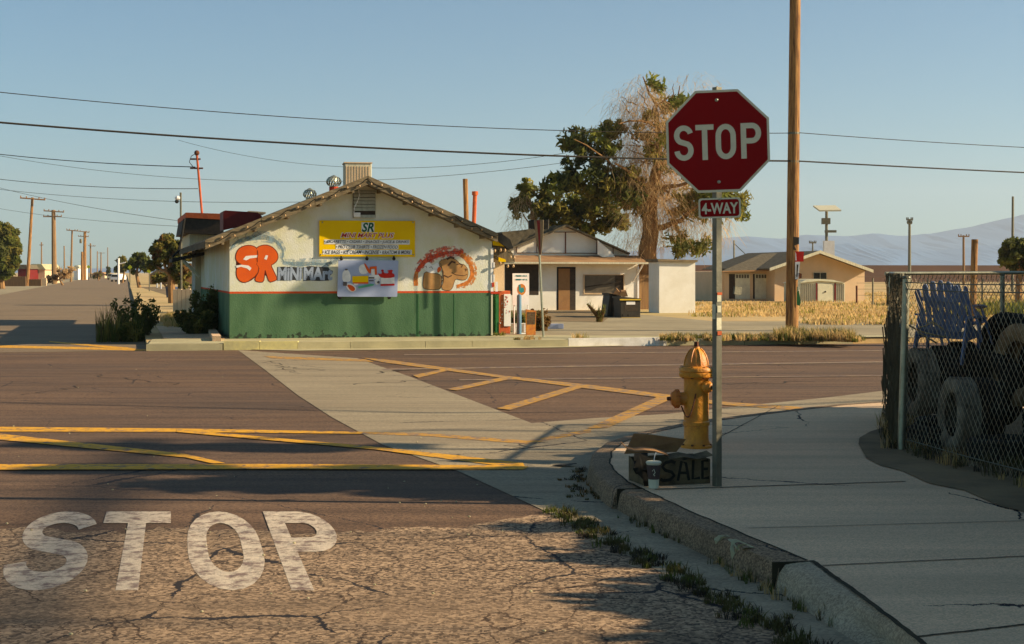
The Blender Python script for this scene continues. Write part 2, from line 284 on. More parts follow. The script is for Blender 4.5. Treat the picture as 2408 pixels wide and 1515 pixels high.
# ------------------------------------------------------------------ mesh helpers
class MB:
    def __init__(s): s.v = []; s.f = []; s.m = []; s.cur = 0
    def add(s, vs, fs):
        o = len(s.v); s.v += [tuple(v) for v in vs]; s.f += [tuple(i + o for i in f) for f in fs]; s.m += [s.cur] * len(fs); return s
    def quad(s, a, b, c, d): return s.add([a, b, c, d], [(0, 1, 2, 3)])
    def poly(s, pts): return s.add(pts, [tuple(range(len(pts)))])
    def box(s, x0, x1, y0, y1, z0, z1, Mx=None):
        vs = [Vector((x, y, z)) for z in (z0, z1) for y in (y0, y1) for x in (x0, x1)]
        if Mx is not None: vs = [Mx @ v for v in vs]
        return s.add(vs, [(0, 2, 3, 1), (4, 5, 7, 6), (0, 1, 5, 4), (2, 6, 7, 3), (0, 4, 6, 2), (1, 3, 7, 5)])
    def prism(s, pts, vec):
        n = len(pts); vec = Vector(vec); P = [Vector(p) for p in pts]
        vs = P + [p + vec for p in P]
        fs = [tuple(range(n)), tuple(range(2 * n - 1, n - 1, -1))] + [(i, i + n, (i + 1) % n + n, (i + 1) % n) for i in range(n)]
        return s.add(vs, fs)
    def tube(s, pts, r, seg=8, cap=True):
        P = [Vector(p) for p in pts]; n = len(P)
        rs = r if isinstance(r, (list, tuple)) else [r] * n
        up = None; vs = []
        for i, p in enumerate(P):
            d = (P[min(i + 1, n - 1)] - P[max(i - 1, 0)])
            d = d.normalized() if d.length > 1e-9 else Vector((0, 0, 1))
            if up is None: up = Vector((0, 0, 1)) if abs(d.z) < .9 else Vector((1, 0, 0))
            x = d.cross(up)
            if x.length < 1e-5: x = d.cross(Vector((0, 1, .1)))
            x.normalize(); y = x.cross(d).normalized(); up = y
            for k in range(seg):
                a = 2 * math.pi * k / seg; vs.append(p + (x * math.cos(a) + y * math.sin(a)) * rs[i])
        fs = []
        for i in range(n - 1):
            for k in range(seg):
                a = i * seg + k; b = i * seg + (k + 1) % seg; fs.append((a, b, b + seg, a + seg))
        if cap: fs.append(tuple(range(seg - 1, -1, -1))); fs.append(tuple((n - 1) * seg + k for k in range(seg)))
        return s.add(vs, fs)
    def lathe(s, prof, c=(0, 0, 0), axis=(0, 0, 1), seg=24, closed=False):
        c = Vector(c); ax = Vector(axis).normalized()
        q = Vector((0, 0, 1)).rotation_difference(ax); vs = []
        for r, z in prof:
            for k in range(seg):
                a = 2 * math.pi * k / seg; vs.append(c + q @ Vector((r * math.cos(a), r * math.sin(a), z)))
        n = len(prof); fs = []
        for i in range(n if closed else n - 1):
            j = (i + 1) % n
            for k in range(seg):
                l = (k + 1) % seg; fs.append((i * seg + k, i * seg + l, j * seg + l, j * seg + k))
        if not closed:
            fs.append(tuple(range(seg - 1, -1, -1))); fs.append(tuple((n - 1) * seg + k for k in range(seg)))
        return s.add(vs, fs)
    def ball(s, c, r, seg=10, rings=6, sq=(1, 1, 1)):
        c = Vector(c); vs = []; fs = []
        for i in range(rings + 1):
            t = math.pi * i / rings
            for k in range(seg):
                a = 2 * math.pi * k / seg
                vs.append(c + Vector((r * math.sin(t) * math.cos(a) * sq[0], r * math.sin(t) * math.sin(a) * sq[1], r * math.cos(t) * sq[2])))
        for i in range(rings):
            for k in range(seg):
                l = (k + 1) % seg; fs.append((i * seg + k, (i + 1) * seg + k, (i + 1) * seg + l, i * seg + l))
        return s.add(vs, fs)
    def build(s, name, mats, parent=None, world=True, smooth=False, base=None, bevel=0):
        me = bpy.data.meshes.new(name)
        off = Vector((0, 0, 0))
        if parent is not None and world:
            r = parent
            while r.parent: r = r.parent
            off = Vector(r.location)
        if parent is None and base is not None: off = Vector(base)
        me.from_pydata([tuple(Vector(v) - off) for v in s.v], [], s.f)
        if not isinstance(mats, (list, tuple)): mats = [mats]
        for m in mats: me.materials.append(m)
        if len(mats) > 1: me.polygons.foreach_set('material_index', s.m)
        if smooth:
            me.polygons.foreach_set('use_smooth', [True] * len(me.polygons))
        me.validate(); me.update()
        if smooth and smooth != 'full':
            try: me.set_sharp_from_angle(angle=R(38))
            except Exception: pass
        o = bpy.data.objects.new(name, me); COL.objects.link(o)
        if parent is not None: o.parent = parent
        elif base is not None: o.location = base
        if bevel:
            b = o.modifiers.new('bevel', 'BEVEL'); b.width = bevel; b.segments = 2; b.limit_method = 'ANGLE'
        return o

def thing(name, label, cat, loc=(0, 0, 0), group=None, rot=(0, 0, 0)):
    o = bpy.data.objects.new(name, None); COL.objects.link(o); o.location = loc; o.rotation_euler = rot
    o.empty_display_size = .2
    return tag(o, label, cat, group)
def tag(o, label, cat, group=None, kind=None):
    if label: o['label'] = label
    if cat: o['category'] = cat
    if group: o['group'] = group
    if kind: o['kind'] = kind
    return o
def struct(o): o['kind'] = 'structure'; return o
def children(o): return [c for c in bpy.data.objects if c.parent == o]
def copy_tree(o, parent=None):
    kids = children(o)
    c = o.copy(); COL.objects.link(c)
    if parent is not None: c.parent = parent
    for k in kids: copy_tree(k, c)
    return c

def G(x, y, z=0.0):                                   # a picture point on level ground of height z
    Y = F * (EYE - z) / (y - HZ); return Vector(((x - CX) / F * Y, Y, z))
def A(x, y, Y): return Vector(((x - CX) / F * Y, Y, EYE - (y - HZ) / F * Y))
def S(x, y): return (x / 1.0382, y / 1.0382)          # photo pixels -> plan units
def crop(x0, y0, sc): return lambda x, y: ((x0 + x / sc) / 1.0382, (y0 + y / sc) / 1.0382)
C2 = crop(500, 380, 3.092); CM = crop(560, 580, 8.6); CB = crop(760, 520, 6.887); CK = crop(980, 580, 5.611)
C3 = crop(1180, 480, 3.987); C4 = crop(1700, 480, 3.01); C6 = crop(2050, 620, 2.296); C7 = crop(1400, 820, 3.293)
C8 = crop(1300, 1150, 2.007); C1 = crop(0, 350, 2.914); CP = crop(0, 460, 5.473); CH = crop(1200, 600, 6.06); CL = crop(420, 480, 4.094)

class Fac:
    """a vertical wall plane standing in the scene"""
    def __init__(s, xd, Y, ang):
        s.o = Vector(((xd - CX) / F * Y, Y, 0)); a = R(ang)
        s.e = Vector((math.cos(a), math.sin(a), 0)); s.n = Vector((math.sin(a), -math.cos(a), 0))
    def p(s, x, y, off=0.0):
        u = (x - CX) / F; o = s.o + s.n * off
        t = (o.x * s.n.x + o.y * s.n.y) / (u * s.n.x + s.n.y)
        return Vector((t * u, t, EYE - (y - HZ) / F * t))
    def rect(s, mb, x0, y0, x1, y1, front, back):
        """box between two picture corners, from front metres proud to back metres behind the plane"""
        a = s.p(x0, y0, front); b = s.p(x1, y1, front)
        pts = [Vector((a.x, a.y, a.z)), Vector((b.x, b.y, a.z)), Vector((b.x, b.y, b.z)), Vector((a.x, a.y, b.z))]
        return mb.prism(pts, -s.n * (front + back))
    def shape(s, mb, pts, off, th=.003):
        P = [s.p(x, y, off) for x, y in pts]
        return mb.prism(P, -s.n * th)
    def ribbon(s, mb, pts, wpx, off, th=.002):
        ws = wpx if isinstance(wpx, (list, tuple)) else [wpx] * len(pts)
        L_, R_ = [], []
        for i, (x, y) in enumerate(pts):
            x0, y0 = pts[max(0, i - 1)]; x1, y1 = pts[min(len(pts) - 1, i + 1)]
            dx, dy = x1 - x0, y1 - y0; l = math.hypot(dx, dy) or 1; w_ = ws[i] / 2
            L_.append((x - dy / l * w_, y + dx / l * w_)); R_.append((x + dy / l * w_, y - dx / l * w_))
        return s.shape(mb, L_ + R_[::-1], off, th)

def smooth2(pts, n=2):
    for _ in range(n):
        q = []
        for i in range(len(pts)):
            a = pts[i]; b = pts[(i + 1) % len(pts)]
            q += [(a[0] * .75 + b[0] * .25, a[1] * .75 + b[1] * .25), (a[0] * .25 + b[0] * .75, a[1] * .25 + b[1] * .75)]
        pts = q
    return pts
def grow(pts, d):
    n = len(pts); out = []; ar = sum(pts[i][0] * pts[(i + 1) % n][1] - pts[(i + 1) % n][0] * pts[i][1] for i in range(n))
    sg = 1 if ar > 0 else -1
    for i in range(n):
        a = pts[i - 1]; b = pts[(i + 1) % n]; dx, dy = b[0] - a[0], b[1] - a[1]; l = math.hypot(dx, dy) or 1
        out.append((pts[i][0] + dy / l * d * sg, pts[i][1] - dx / l * d * sg))
    return out

def text2d(s, shear=0, bold=0.0):
    cu = bpy.data.curves.new('t', 'FONT'); cu.body = s; cu.shear = shear; cu.offset = bold; cu.resolution_u = 3
    o = bpy.data.objects.new('t', cu); COL.objects.link(o)
    bpy.context.view_layer.update()
    me = bpy.data.meshes.new_from_object(o.evaluated_get(bpy.context.evaluated_depsgraph_get()))
    vs = [(v.co.x, v.co.y) for v in me.vertices]; fs = [tuple(p.vertices) for p in me.polygons]
    bpy.data.objects.remove(o); bpy.data.curves.remove(cu); bpy.data.meshes.remove(me)
    return vs, fs
def put_text(mb, s, c, ex, up, W, H, shear=0, bold=0.0, ref=None):
    """flat lettering centred on c, W x H metres"""
    vs, fs = text2d(s, shear, bold)
    rv = text2d(s, shear, 0)[0] if ref is None else ref
    x0 = min(v[0] for v in rv); x1 = max(v[0] for v in rv); y0 = min(v[1] for v in rv); y1 = max(v[1] for v in rv)
    out = [c + ex * ((v[0] - (x0 + x1) / 2) / (x1 - x0) * W) + up * ((v[1] - (y0 + y1) / 2) / (y1 - y0) * H) for v in vs]
    return mb.add(out, fs)

def stroke(pts, w):
    L_, R_ = [], []
    for i, (x, y) in enumerate(pts):
        x0, y0 = pts[max(0, i - 1)]; x1, y1 = pts[min(len(pts) - 1, i + 1)]
        dx, dy = x1 - x0, y1 - y0; l = math.hypot(dx, dy) or 1
        L_.append((x - dy / l * w / 2, y + dx / l * w / 2)); R_.append((x + dy / l * w / 2, y - dx / l * w / 2))
    return L_, R_
def arc(cx, cy, rx, ry, a0, a1, n=12): return [(cx + rx * math.cos(R(a0 + (a1 - a0) * i / n)), cy + ry * math.sin(R(a0 + (a1 - a0) * i / n))) for i in range(n + 1)]
def letter(ch, W, H, w):
    """highway lettering built from strokes; returns strips of points"""
    h = w / 2
    if ch == 'S':
        rx = W / 2 - h; ry = (H - w) / 4
        c = arc(W / 2, H - h - ry, rx, ry, 15, 180, 14)[:-1] + arc(W / 2, H - h - ry, rx, ry, 180, 235, 5)
        c2 = arc(W / 2, h + ry, rx, ry, 55, 0, 5)[:-1] + arc(W / 2, h + ry, rx, ry, 0, -176, 14)
        return [c + c2]
    if ch == 'T': return [[(0, H - h), (W, H - h)], [(W / 2, H - w), (W / 2, 0)]]
    if ch == 'O':
        rx = W / 2 - h; ry = min(rx * 1.25, H / 2 - h)
        p = arc(W / 2, H - h - ry, rx, ry, 0, 180, 12) + arc(W / 2, h + ry, rx, ry, 180, 360, 12)
        return [p + [p[0]]]
    if ch == 'P':
        ry = H * .29 - h
        return [[(h, 0), (h, H)], [(w, H - h), (W * .5, H - h)] + arc(W * .55, H - h - ry, W * .45 - h, ry, 90, -90, 12) + [(w, H - h - 2 * ry)]]
def put_letter(mb, ch, W, H, w, fn, dz=0.0, wv=None):
    """wv: other stroke width for the stretched direction"""
    k = 1 if wv is None else (wv / w)
    for j, c in enumerate(letter(ch, W, H / k, w)):
        L_, R_ = stroke(c, w)
        if ch == 'O':                                  # closed ring: mend the seam
            L_[0] = L_[-1] = ((L_[0][0] + L_[-1][0]) / 2, (L_[0][1] + L_[-1][1]) / 2); R_[0] = R_[-1] = ((R_[0][0] + R_[-1][0]) / 2, (R_[0][1] + R_[-1][1]) / 2)
        n = len(L_); vs = [fn(x, y * k, dz + j * .0006) for x, y in L_ + R_]
        mb.add(vs, [(i, i + 1, n + i + 1, n + i) for i in range(n - 1)])

# ================================================================== SETTING
LZ = 0.12                                              # level of the land beyond the far kerb
def sheet(name, pts, z, m, kind='structure'):
    b = MB(); b.poly([(p[0], p[1], z) for p in pts]); o = b.build(name, m); o['kind'] = kind; return o
sheet('ground', [(-3000, -60), (6000, -60), (6000, 9000), (-3000, 9000)], -0.03, M['field'])
FARC = lambda X: 33.2 + .2 * X                          # far kerb line of the cross street
sheet('cross_street', [(-70, -12), (90, -12), (90, FARC(90)), (-70, FARC(-70))], 0, M['road'])
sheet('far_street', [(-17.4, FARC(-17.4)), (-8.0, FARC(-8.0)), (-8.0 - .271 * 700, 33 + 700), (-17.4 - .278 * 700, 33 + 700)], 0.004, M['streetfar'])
sheet('dirt_shoulder', [(-70, FARC(-70) + .02), (-17.45, FARC(-17.45) + .02), (-17.45 - .278 * 500, 33 + 500), (-300, 500)], 0.002, M['lot'])
b = MB(); b.prism([(-8.14, FARC(-8.14) + .2, LZ), (90, FARC(90) + .2, LZ), (90, 900, LZ), (-8.4 - .271 * 868, 900, LZ)], (0, 0, -.2))
struct(b.build('dirt_lot', M['field']))
P = [G(1110, 800, LZ), G(1165, 745, LZ), G(1420, 736, LZ), G(1530, 742, LZ), G(1680, 756, LZ), G(1900, 756, LZ), G(2200, 760, LZ), G(2500, 757, LZ), (60, FARC(60), 0), (-3, FARC(-3) + .3, 0)]
sheet('gravel_lot', [(p[0], p[1]) for p in P], LZ + .004, M['lot'])
sheet('dry_path', [(p[0], p[1]) for p in (G(1160, 757, LZ), G(1420, 757, LZ), G(1450, 730, LZ), G(1160, 730, LZ))], LZ + .008, M['soil'])
# coarse old surface nearest the camera, then the concrete gutter that runs along it
gl = [(560, 824), (620, 868), (700, 930), (780, 982), (900, 1047), (1080, 1110), (1200, 1165), (1290, 1207), (1480, 1310), (1700, 1420), (1900, 1530), (2100, 1640), (2500, 1900)]
gr = [(840, 843), (960, 885), (1130, 950), (1250, 996), (1400, 984), (1560, 975), (1750, 955), (1950, 935), (2200, 905), (2600, 870)]
e = [(-70, 245 and 1245)]
old = [G(-1400, 1238), G(0, 1245), G(300, 1249), G(560, 1247), G(800, 1257), G(1000, 1243), G(1180, 1226), G(1290, 1207)] + [G(*q) for q in gl[8:]]
_r = random.Random(77); _o = []
for _a, _c in zip(old, old[1:]):
    _n = max(1, int((_c - _a).length / .09)) if _a.x > -6 else 1
    for _k in range(_n): _p = _a.lerp(_c, _k / _n); _j = .0 if _p.y < 9.5 and _p.x > 0 else .05; _o.append(_p + Vector((0, _r.gauss(0, _j) + .06 * math.sin(_p.x * 5) * (_j > 0), 0)))
_o.append(old[-1]); old = _o
old = [(p.x, p.y) for p in old] + [(3, 1), (-8, 1)]
sheet('worn_asphalt', old, .003, M['roadold'])
g = [(G(*q).x, G(*q).y) for q in gl]
g2 = [(G(*q).x, G(*q).y) for q in gr[::-1]]
sheet('concrete_gutter', g + [(4, 3), (9, 10), (12, 16)] + g2, .0045, M['gutter'])
sheet('apron', [(G(*q).x, G(*q).y) for q in [(544, 822), (700, 826), (1137, 821), (1337, 818), (1567, 811)]] + [(3.7, FARC(3.7)), (-6.2, FARC(-6.2))], .012, M['conc_far'])

# near kerb and pavement
KO = [(1.473, 7.835), (1.219, 8.755), (.99, 9.6), (.866, 10.16), (.80, 10.46), (.714, 10.83), (.66, 11.4), (.65, 11.9), (.72, 12.7), (.887, 13.45), (1.21, 14.17), (1.75, 15.05), (2.45, 15.85), (3.2, 16.6), (3.9, 17.25), (4.7, 17.75), (6, 18.2), (12, 19.7), (40, 26)]
def offs(pts, d):
    out = []
    for i, p in enumerate(pts):
        a = pts[max(0, i - 1)]; c = pts[min(len(pts) - 1, i + 1)]; dx, dy = c[0] - a[0], c[1] - a[1]; l = math.hypot(dx, dy)
        out.append((p[0] + dy / l * d, p[1] - dx / l * d))
    return out
def kerb_strip(name, pts, m, h=.15, wd=.17, jag=True):
    fine = []
    for i in range(len(pts) - 1):
        n = max(1, int(math.hypot(pts[i + 1][0] - pts[i][0], pts[i + 1][1] - pts[i][1]) / .12)) if i < 14 else 1
        for k in range(n): fine.append((pts[i][0] + (pts[i + 1][0] - pts[i][0]) * k / n, pts[i][1] + (pts[i + 1][1] - pts[i][1]) * k / n))
    fine.append(pts[-1])
    rings = [(-.035, -.02), (-.012, h * .5), (-.002, h - .03), (.012, h - .009), (.035, h), (wd, h + .001), (wd, -.02)]
    P_ = [offs(fine, r[0]) for r in rings]; vs = []; fs = []
    for i in range(len(fine)):
        for j, r in enumerate(rings):
            k = random.uniform(-.005, .005) if 0 < j < 5 and jag else 0
            vs.append((P_[j][i][0] + k, P_[j][i][1] + k * .5, r[1] + k * .6))
    n = len(rings)
    for i in range(len(fine) - 1):
        for j in range(n - 1): fs.append((i * n + j, (i + 1) * n + j, (i + 1) * n + j + 1, i * n + j + 1))
    fs.append(tuple(range(n))); fs.append(tuple((len(fine) - 1) * n + j for j in range(n - 1, -1, -1)))
    b = MB(); b.add(vs, fs); o = b.build(name, m, smooth=True); return struct(o)
cut = next(i for i, p in enumerate(KO) if p == (.80, 10.46))
kerb_strip('kerb', KO[:cut + 1], M['kerb'])
K2 = KO[cut:]; K2 = [(K2[0][0] - .035, K2[0][1] + .03)] + K2[1:]
kerb_strip('corner_kerb', K2, M['kerb'])
inner = offs(KO, .171)
# rounded, sinking kerb end
b = MB(); n = 14; vs = []; fs = []
for i in range(n + 1):
    t = i / n; ox = 1.473 + (1.70 - 1.473) * t; oy = 7.82 + (6.55 - 7.82) * t
    ix = 1.655 + (1.76 - 1.655) * t + .03 * math.sin(t * math.pi); iy = 7.86 + (6.1 - 7.86) * t; hz = .15 * (1 - t * t) + .02 * t
    row = [(ox - .03 - .06 * t, oy, -.02), (ox - .005, oy, hz * .62), (ox + .03 + .02 * t, oy, hz * .95), (ox + (ix - ox) * .6, oy + (iy - oy) * .6, hz + (.15 - hz) * .5), (ix, iy, .152)]
    vs += row
for i in range(n):
    for j in range(4): fs.append((i * 5 + j, i * 5 + j + 1, (i + 1) * 5 + j + 1, (i + 1) * 5 + j))
fs.append((0, 1, 2, 3, 4)); b.add(vs, fs); struct(b.build('kerb_ramp_end', M['kerb_new'], smooth='full'))
pav = [(1.66, 7.86), (1.70, 7.3), (1.765, 6.1), (1.8, 3)] + [(40, 3), (40, 25.8)] + inner[::-1]
sheet('pavement', pav, .15, M['conc'])
# expansion joints: narrow dirt-filled grooves
def groove(name, pts, wd, z=.154, m='joint'):
    L_, R_ = stroke(pts, wd); n = len(pts); b = MB()
    b.add([(x, y, z) for x, y in L_ + R_], [(i, i + 1, n + i + 1, n + i) for i in range(n - 1)])
    o = b.build(name, M[m]); return struct(o)
def wob(a, c, n, s):
    return [(a[0] + (c[0] - a[0]) * i / n + random.uniform(-s, s), a[1] + (c[1] - a[1]) * i / n + random.uniform(-s, s)) for i in range(n + 1)]
groove('kerb_joint', [(p[0] + random.uniform(-.006, .006), p[1] + random.uniform(-.006, .006)) for p in
       [q for i in range(14) for q in wob(inner[i], inner[i + 1], 6, .003)[:-1]]], .016, .1535)
groove('kerb_joint', wob((1.66, 7.87), (1.71, 7.2), 12, .004) + wob((1.72, 7.1), (1.77, 6.1), 12, .005), .03, .156)
def line15(a, c): return [(G(*a, .15).x, G(*a, .15).y), (G(*c, .15).x, G(*c, .15).y)]
for a, c, wd in (((1540, 1152), (2130, 1133), .022), ((1760, 1243), (2480, 1224), .009), ((1935, 1331), (2480, 1306), .014), ((2145, 1500), (2480, 1462), .016), ((1690, 1030), (1830, 955), .010)):
    q = line15(a, c); groove('pavement_joint', wob(q[0], q[1], 20, .004), wd)
b = MB(); b.box(.0, .19, -.006, .006, -.01, .153); o = b.build('kerb_gap', M['joint']); o.location = (.775, 10.485, 0); o.rotation_euler = (0, 0, R(12)); struct(o)
b = MB(); b.box(-.045, .19, -.005, .005, -.01, .1535); o = b.build('kerb_gap', M['joint']); o.location = (1.477, 7.84, 0); o.rotation_euler = (0, 0, R(8)); struct(o)
# broken pale patches where the kerb skin has flaked off
b = MB()
for (t, ln, hh) in ((.0, .26, .05), (.1, .10, .10), (.34, .05, .05)):
    x0 = 1.36 - .27 * t; y0 = 8.25 + 1.0 * t
    b.poly([(x0 - .008, y0, .152), (x0 - .02, y0 + ln * .3, .151 - hh * .6), (x0 - .035, y0 + ln * .45, .151 - hh), (x0 - .045, y0 + ln * .6, .151 - hh * .35), (x0 - .275 * ln, y0 + ln, .153), (x0 - .27 * ln + .05, y0 + ln, .154), (x0 + .05, y0, .154)])
struct(b.build('kerb_flake', M['conc_far']))
# soil pocket round the fence post
sp = [S(*C6(x, y)) if False else C6(x, y) for x, y in ((240, 978), (170, 1000), (110, 1035), (105, 1070), (150, 1150), (230, 1190), (350, 1220), (500, 1290), (700, 1330), (900, 1420), (1033, 1450), (1300, 1560))]
pts = [(G(x, y, .15).x, G(x, y, .15).y) for x, y in sp]
pts = pts + [(9, 6), (9, 17.6), (4.25, 16.1)]
sheet('soil_pocket', pts, .158, M['soil'])

# road paint
def paint(name, quads, m, z, label=None):
    b = MB()
    for q in quads:
        b.poly([(G(x, y).x, G(x, y).y, z) for x, y in q])
    return struct(b.build(name, M[m]))
paint('crossing_line', [[(-500, 1005), (0, 1005), (416, 1009), (853, 1017), (853, 1022), (416, 1017), (0, 1016.5), (-500, 1017)]], 'lineyellow', .007)
paint('crossing_line', [[(-300, 990), (0, 1021.7), (437, 1069.5), (530, 1091), (500, 1092), (437, 1078), (0, 1036), (-300, 1004)]], 'lineyellow', .0085)
paint('crossing_line', [[(416, 1011), (884, 1053), (1100, 1076), (1230, 1091), (1238, 1106), (1100, 1088), (884, 1059.5), (416, 1018)]], 'lineyellow', .010)
paint('crossing_line', [[(-500, 1096), (0, 1094.5), (624, 1094), (1200, 1097), (1244, 1100), (1230, 1107), (624, 1106), (0, 1107.5), (-500, 1110)]], 'lineyellow', .0115)
paint('crossing_line', [[(-300, 805), (0, 812.5), (200, 817), (351, 822.5), (351, 826), (200, 822.5), (0, 818.5), (-300, 812)]], 'lineyellow', .007)
paint('crossing_line', [[(116, 803), (300, 818), (330, 823), (291, 823), (116, 805.5)]], 'lineyellow', .0085)
paint('faded_crossing_line', [[(853, 1017), (1000, 1020), (1240, 1038), (1390, 1010), (1390, 1018), (1240, 1046), (1000, 1027), (853, 1022)]], 'linefaded', .0075)
paint('faded_crossing_line', [[(850, 842), (920, 848), (1180, 884), (1400, 908), (1560, 928), (1700, 946), (1930, 962), (1900, 968), (1690, 953), (1540, 935), (1180, 890), (900, 853)]], 'linefaded', .009)
paint('faded_crossing_line', [[(1180, 889), (1205, 892), (1075, 920), (1050, 917)]], 'linefaded', .0115)
paint('faded_crossing_line', [[(970, 884), (1040, 870), (1052, 873), (985, 890)]], 'linefaded', .0105)
paint('faded_crossing_line', [[(1350, 908), (1376, 911), (1200, 966), (1168, 962)]], 'linefaded', .0105)
paint('faded_crossing_line', [[(1560, 929), (1592, 934), (1430, 1008), (1380, 1010)]], 'linefaded', .012)
paint('faded_crossing_line', [[(620, 838), (860, 846), (880, 852), (640, 844)]], 'linefaded', .0075)
paint('lane_line', [[(900, 868), (1400, 860), (2400, 846), (2400, 848.5), (1400, 863), (900, 871)]], 'lanefaint', .006)
paint('lane_line', [[(1080, 893), (1500, 889), (2400, 880), (2400, 881.5), (1500, 891), (1080, 895.5)]], 'lanefaint', .006)
paint('lane_line', [[(950, 834), (1500, 829), (2400, 822), (2400, 823.5), (1500, 831), (950, 836)]], 'lanefaint', .006)

_r = random.Random(31)
def sealed_crack(x0, y0, x1, y1, w_):
    a_, c_ = G(x0, y0), G(x1, y1); n_ = 26; P_ = []
    for i in range(n_ + 1):
        p = a_.lerp(c_, i / n_); P_.append((p.x + .10 * math.sin(i * .9 + x0) + _r.gauss(0, .02), p.y + .12 * math.sin(i * .6 + y0) + _r.gauss(0, .03)))
    groove('sealed_crack', P_, w_, .0052, 'tar')
M['tar'] = mat('crack_sealant', (.04, .032, .028), (.03, .024, .02), .7, 6)
for q_ in ((880, 878, 1010, 866, .05), (790, 906, 1000, 895, .035), (640, 862, 760, 872, .03), (1280, 1042, 1160, 1060, .02), (700, 880, 640, 850, .025), (1650, 905, 1900, 898, .03), (200, 880, 420, 905, .02), (60, 930, 210, 905, .018)): sealed_crack(*q_)
# STOP painted on the road: stretched lettering
y0, y1 = 7.81, 10.38
def roadfn(xo, dz0):
    def fn(x, y, dz):
        yy = y0 + y * (y1 - y0); return (xo + x - .237 * (yy - y0), yy, .0042 + dz * .5 + dz0)
    return fn
for i, (ch, xo, wd) in enumerate((('S', -2.87, .49), ('T', -2.35, .47), ('O', -1.77, .47), ('P', -1.21, .44))):
    b = MB(); put_letter(b, ch, wd, 1.0, .125, roadfn(xo, 0), wv=.185)
    o = b.build('road_lettering', M['linewhite']); struct(o)

# far kerb along the shop
def kseg(name, x0, x1, z, m, dp=.18):
    a = [(x0 - CX) / F, (x1 - CX) / F]; pts = []
    for u in a:
        t = 33.2 / (1 - .2 * u); pts.append((t * u, t))
    dy = dp; b = MB()
    b.prism([(pts[0][0], pts[0][1], 0), (pts[1][0], pts[1][1], 0), (pts[1][0], pts[1][1] + dy, 0), (pts[0][0], pts[0][1] + dy, 0)], (0, 0, z))
    return struct(b.build(name, M[m]))
for x0, x1, z, m in ((344, 523, .146, 'conc_far'), (526, 610, .20, 'kerb_yellow'), (611, 700, .185, 'kerb_yellow'), (701, 824, .165, 'conc_far'), (825, 1000, .165, 'conc_far'), (1001, 1110, .165, 'conc_far'), (1111, 1336, .16, 'conc_far'), (1337, 1567, .19, 'kerb_white'), (1568, 1750, .16, 'conc_far'), (1751, 2005, .15, 'conc_far')):
    kseg('far_kerb', x0, x1, z, m)
sw = []
for X in (-8.12, -3, 4, 10): sw.append((X, FARC(X) + .17))
sw += [(10, FARC(10) + 1.0), (4, FARC(4) + 1.6), (-.3, 36.4), (-6.9, 35.2), (-8.6, 34.0)]
sheet('far_pavement', sw, .15, M['conc_far'])
b = MB(); b.prism([(-6.95, 33.0, .15), (-6.75, 33.0, .15), (-7.75, 37.2, .15), (-7.95, 37.2, .15)], (0, 0, .12)); struct(b.build('low_kerb', M['conc']))
b = MB(); b.prism([(-8.4, 34.3, .15), (-6.9, 34.2, .15), (-8.9, 42, .15), (-10.5, 42, .15)], (0, 0, .01)); struct(b.build('side_path', M['conc']))

# mountains, embankment
def ridge(name, pts, Y, depth, m, seed):
    rnd = random.Random(seed); b = MB(); xs = []; N_ = 220
    x0, x1 = pts[0][0], pts[-1][0]
    vs = []; rows = 9
    for i in range(N_ + 1):
        x = x0 + (x1 - x0) * i / N_
        for (a, c) in zip(pts, pts[1:]):
            if a[0] <= x <= c[0]: y = a[1] + (c[1] - a[1]) * (x - a[0]) / (c[0] - a[0]); break
        h = (HZ - y) / F * Y + EYE
        for r in range(rows):
            k = r / (rows - 1); wv = rnd.uniform(.97, 1.03) if r else rnd.uniform(.992, 1.008)
            yy = Y - depth * k * (1 + .12 * math.sin(i * .31 + r) * (k > 0)); zz = h * ((1 - k) ** 1.25) * wv
            vs.append(((x - CX) / F * Y, yy, zz if r < rows - 1 else -2))
    fs = [(i * rows + r, i * rows + r + 1, (i + 1) * rows + r + 1, (i + 1) * rows + r) for i in range(N_) for r in range(rows - 1)]
    b.add(vs, fs); return struct(b.build(name, m))
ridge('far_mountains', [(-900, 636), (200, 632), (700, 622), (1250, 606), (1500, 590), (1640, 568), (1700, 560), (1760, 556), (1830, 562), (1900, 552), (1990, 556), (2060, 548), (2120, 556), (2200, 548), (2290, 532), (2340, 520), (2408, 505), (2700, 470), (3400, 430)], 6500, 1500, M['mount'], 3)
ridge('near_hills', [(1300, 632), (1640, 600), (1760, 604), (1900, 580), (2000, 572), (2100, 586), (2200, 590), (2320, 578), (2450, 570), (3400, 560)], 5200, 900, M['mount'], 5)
b = MB(); a = A(1560, 623, 230); c = A(3600, 620, 260)
b.prism([(a.x, 230, -.03), (c.x, 260, -.03), (c.x, 266, a.z), (a.x, 236, a.z)], (0, 14, 0)); struct(b.build('embankment', M['blockbrown']))
# far scrub that closes the horizon on the left

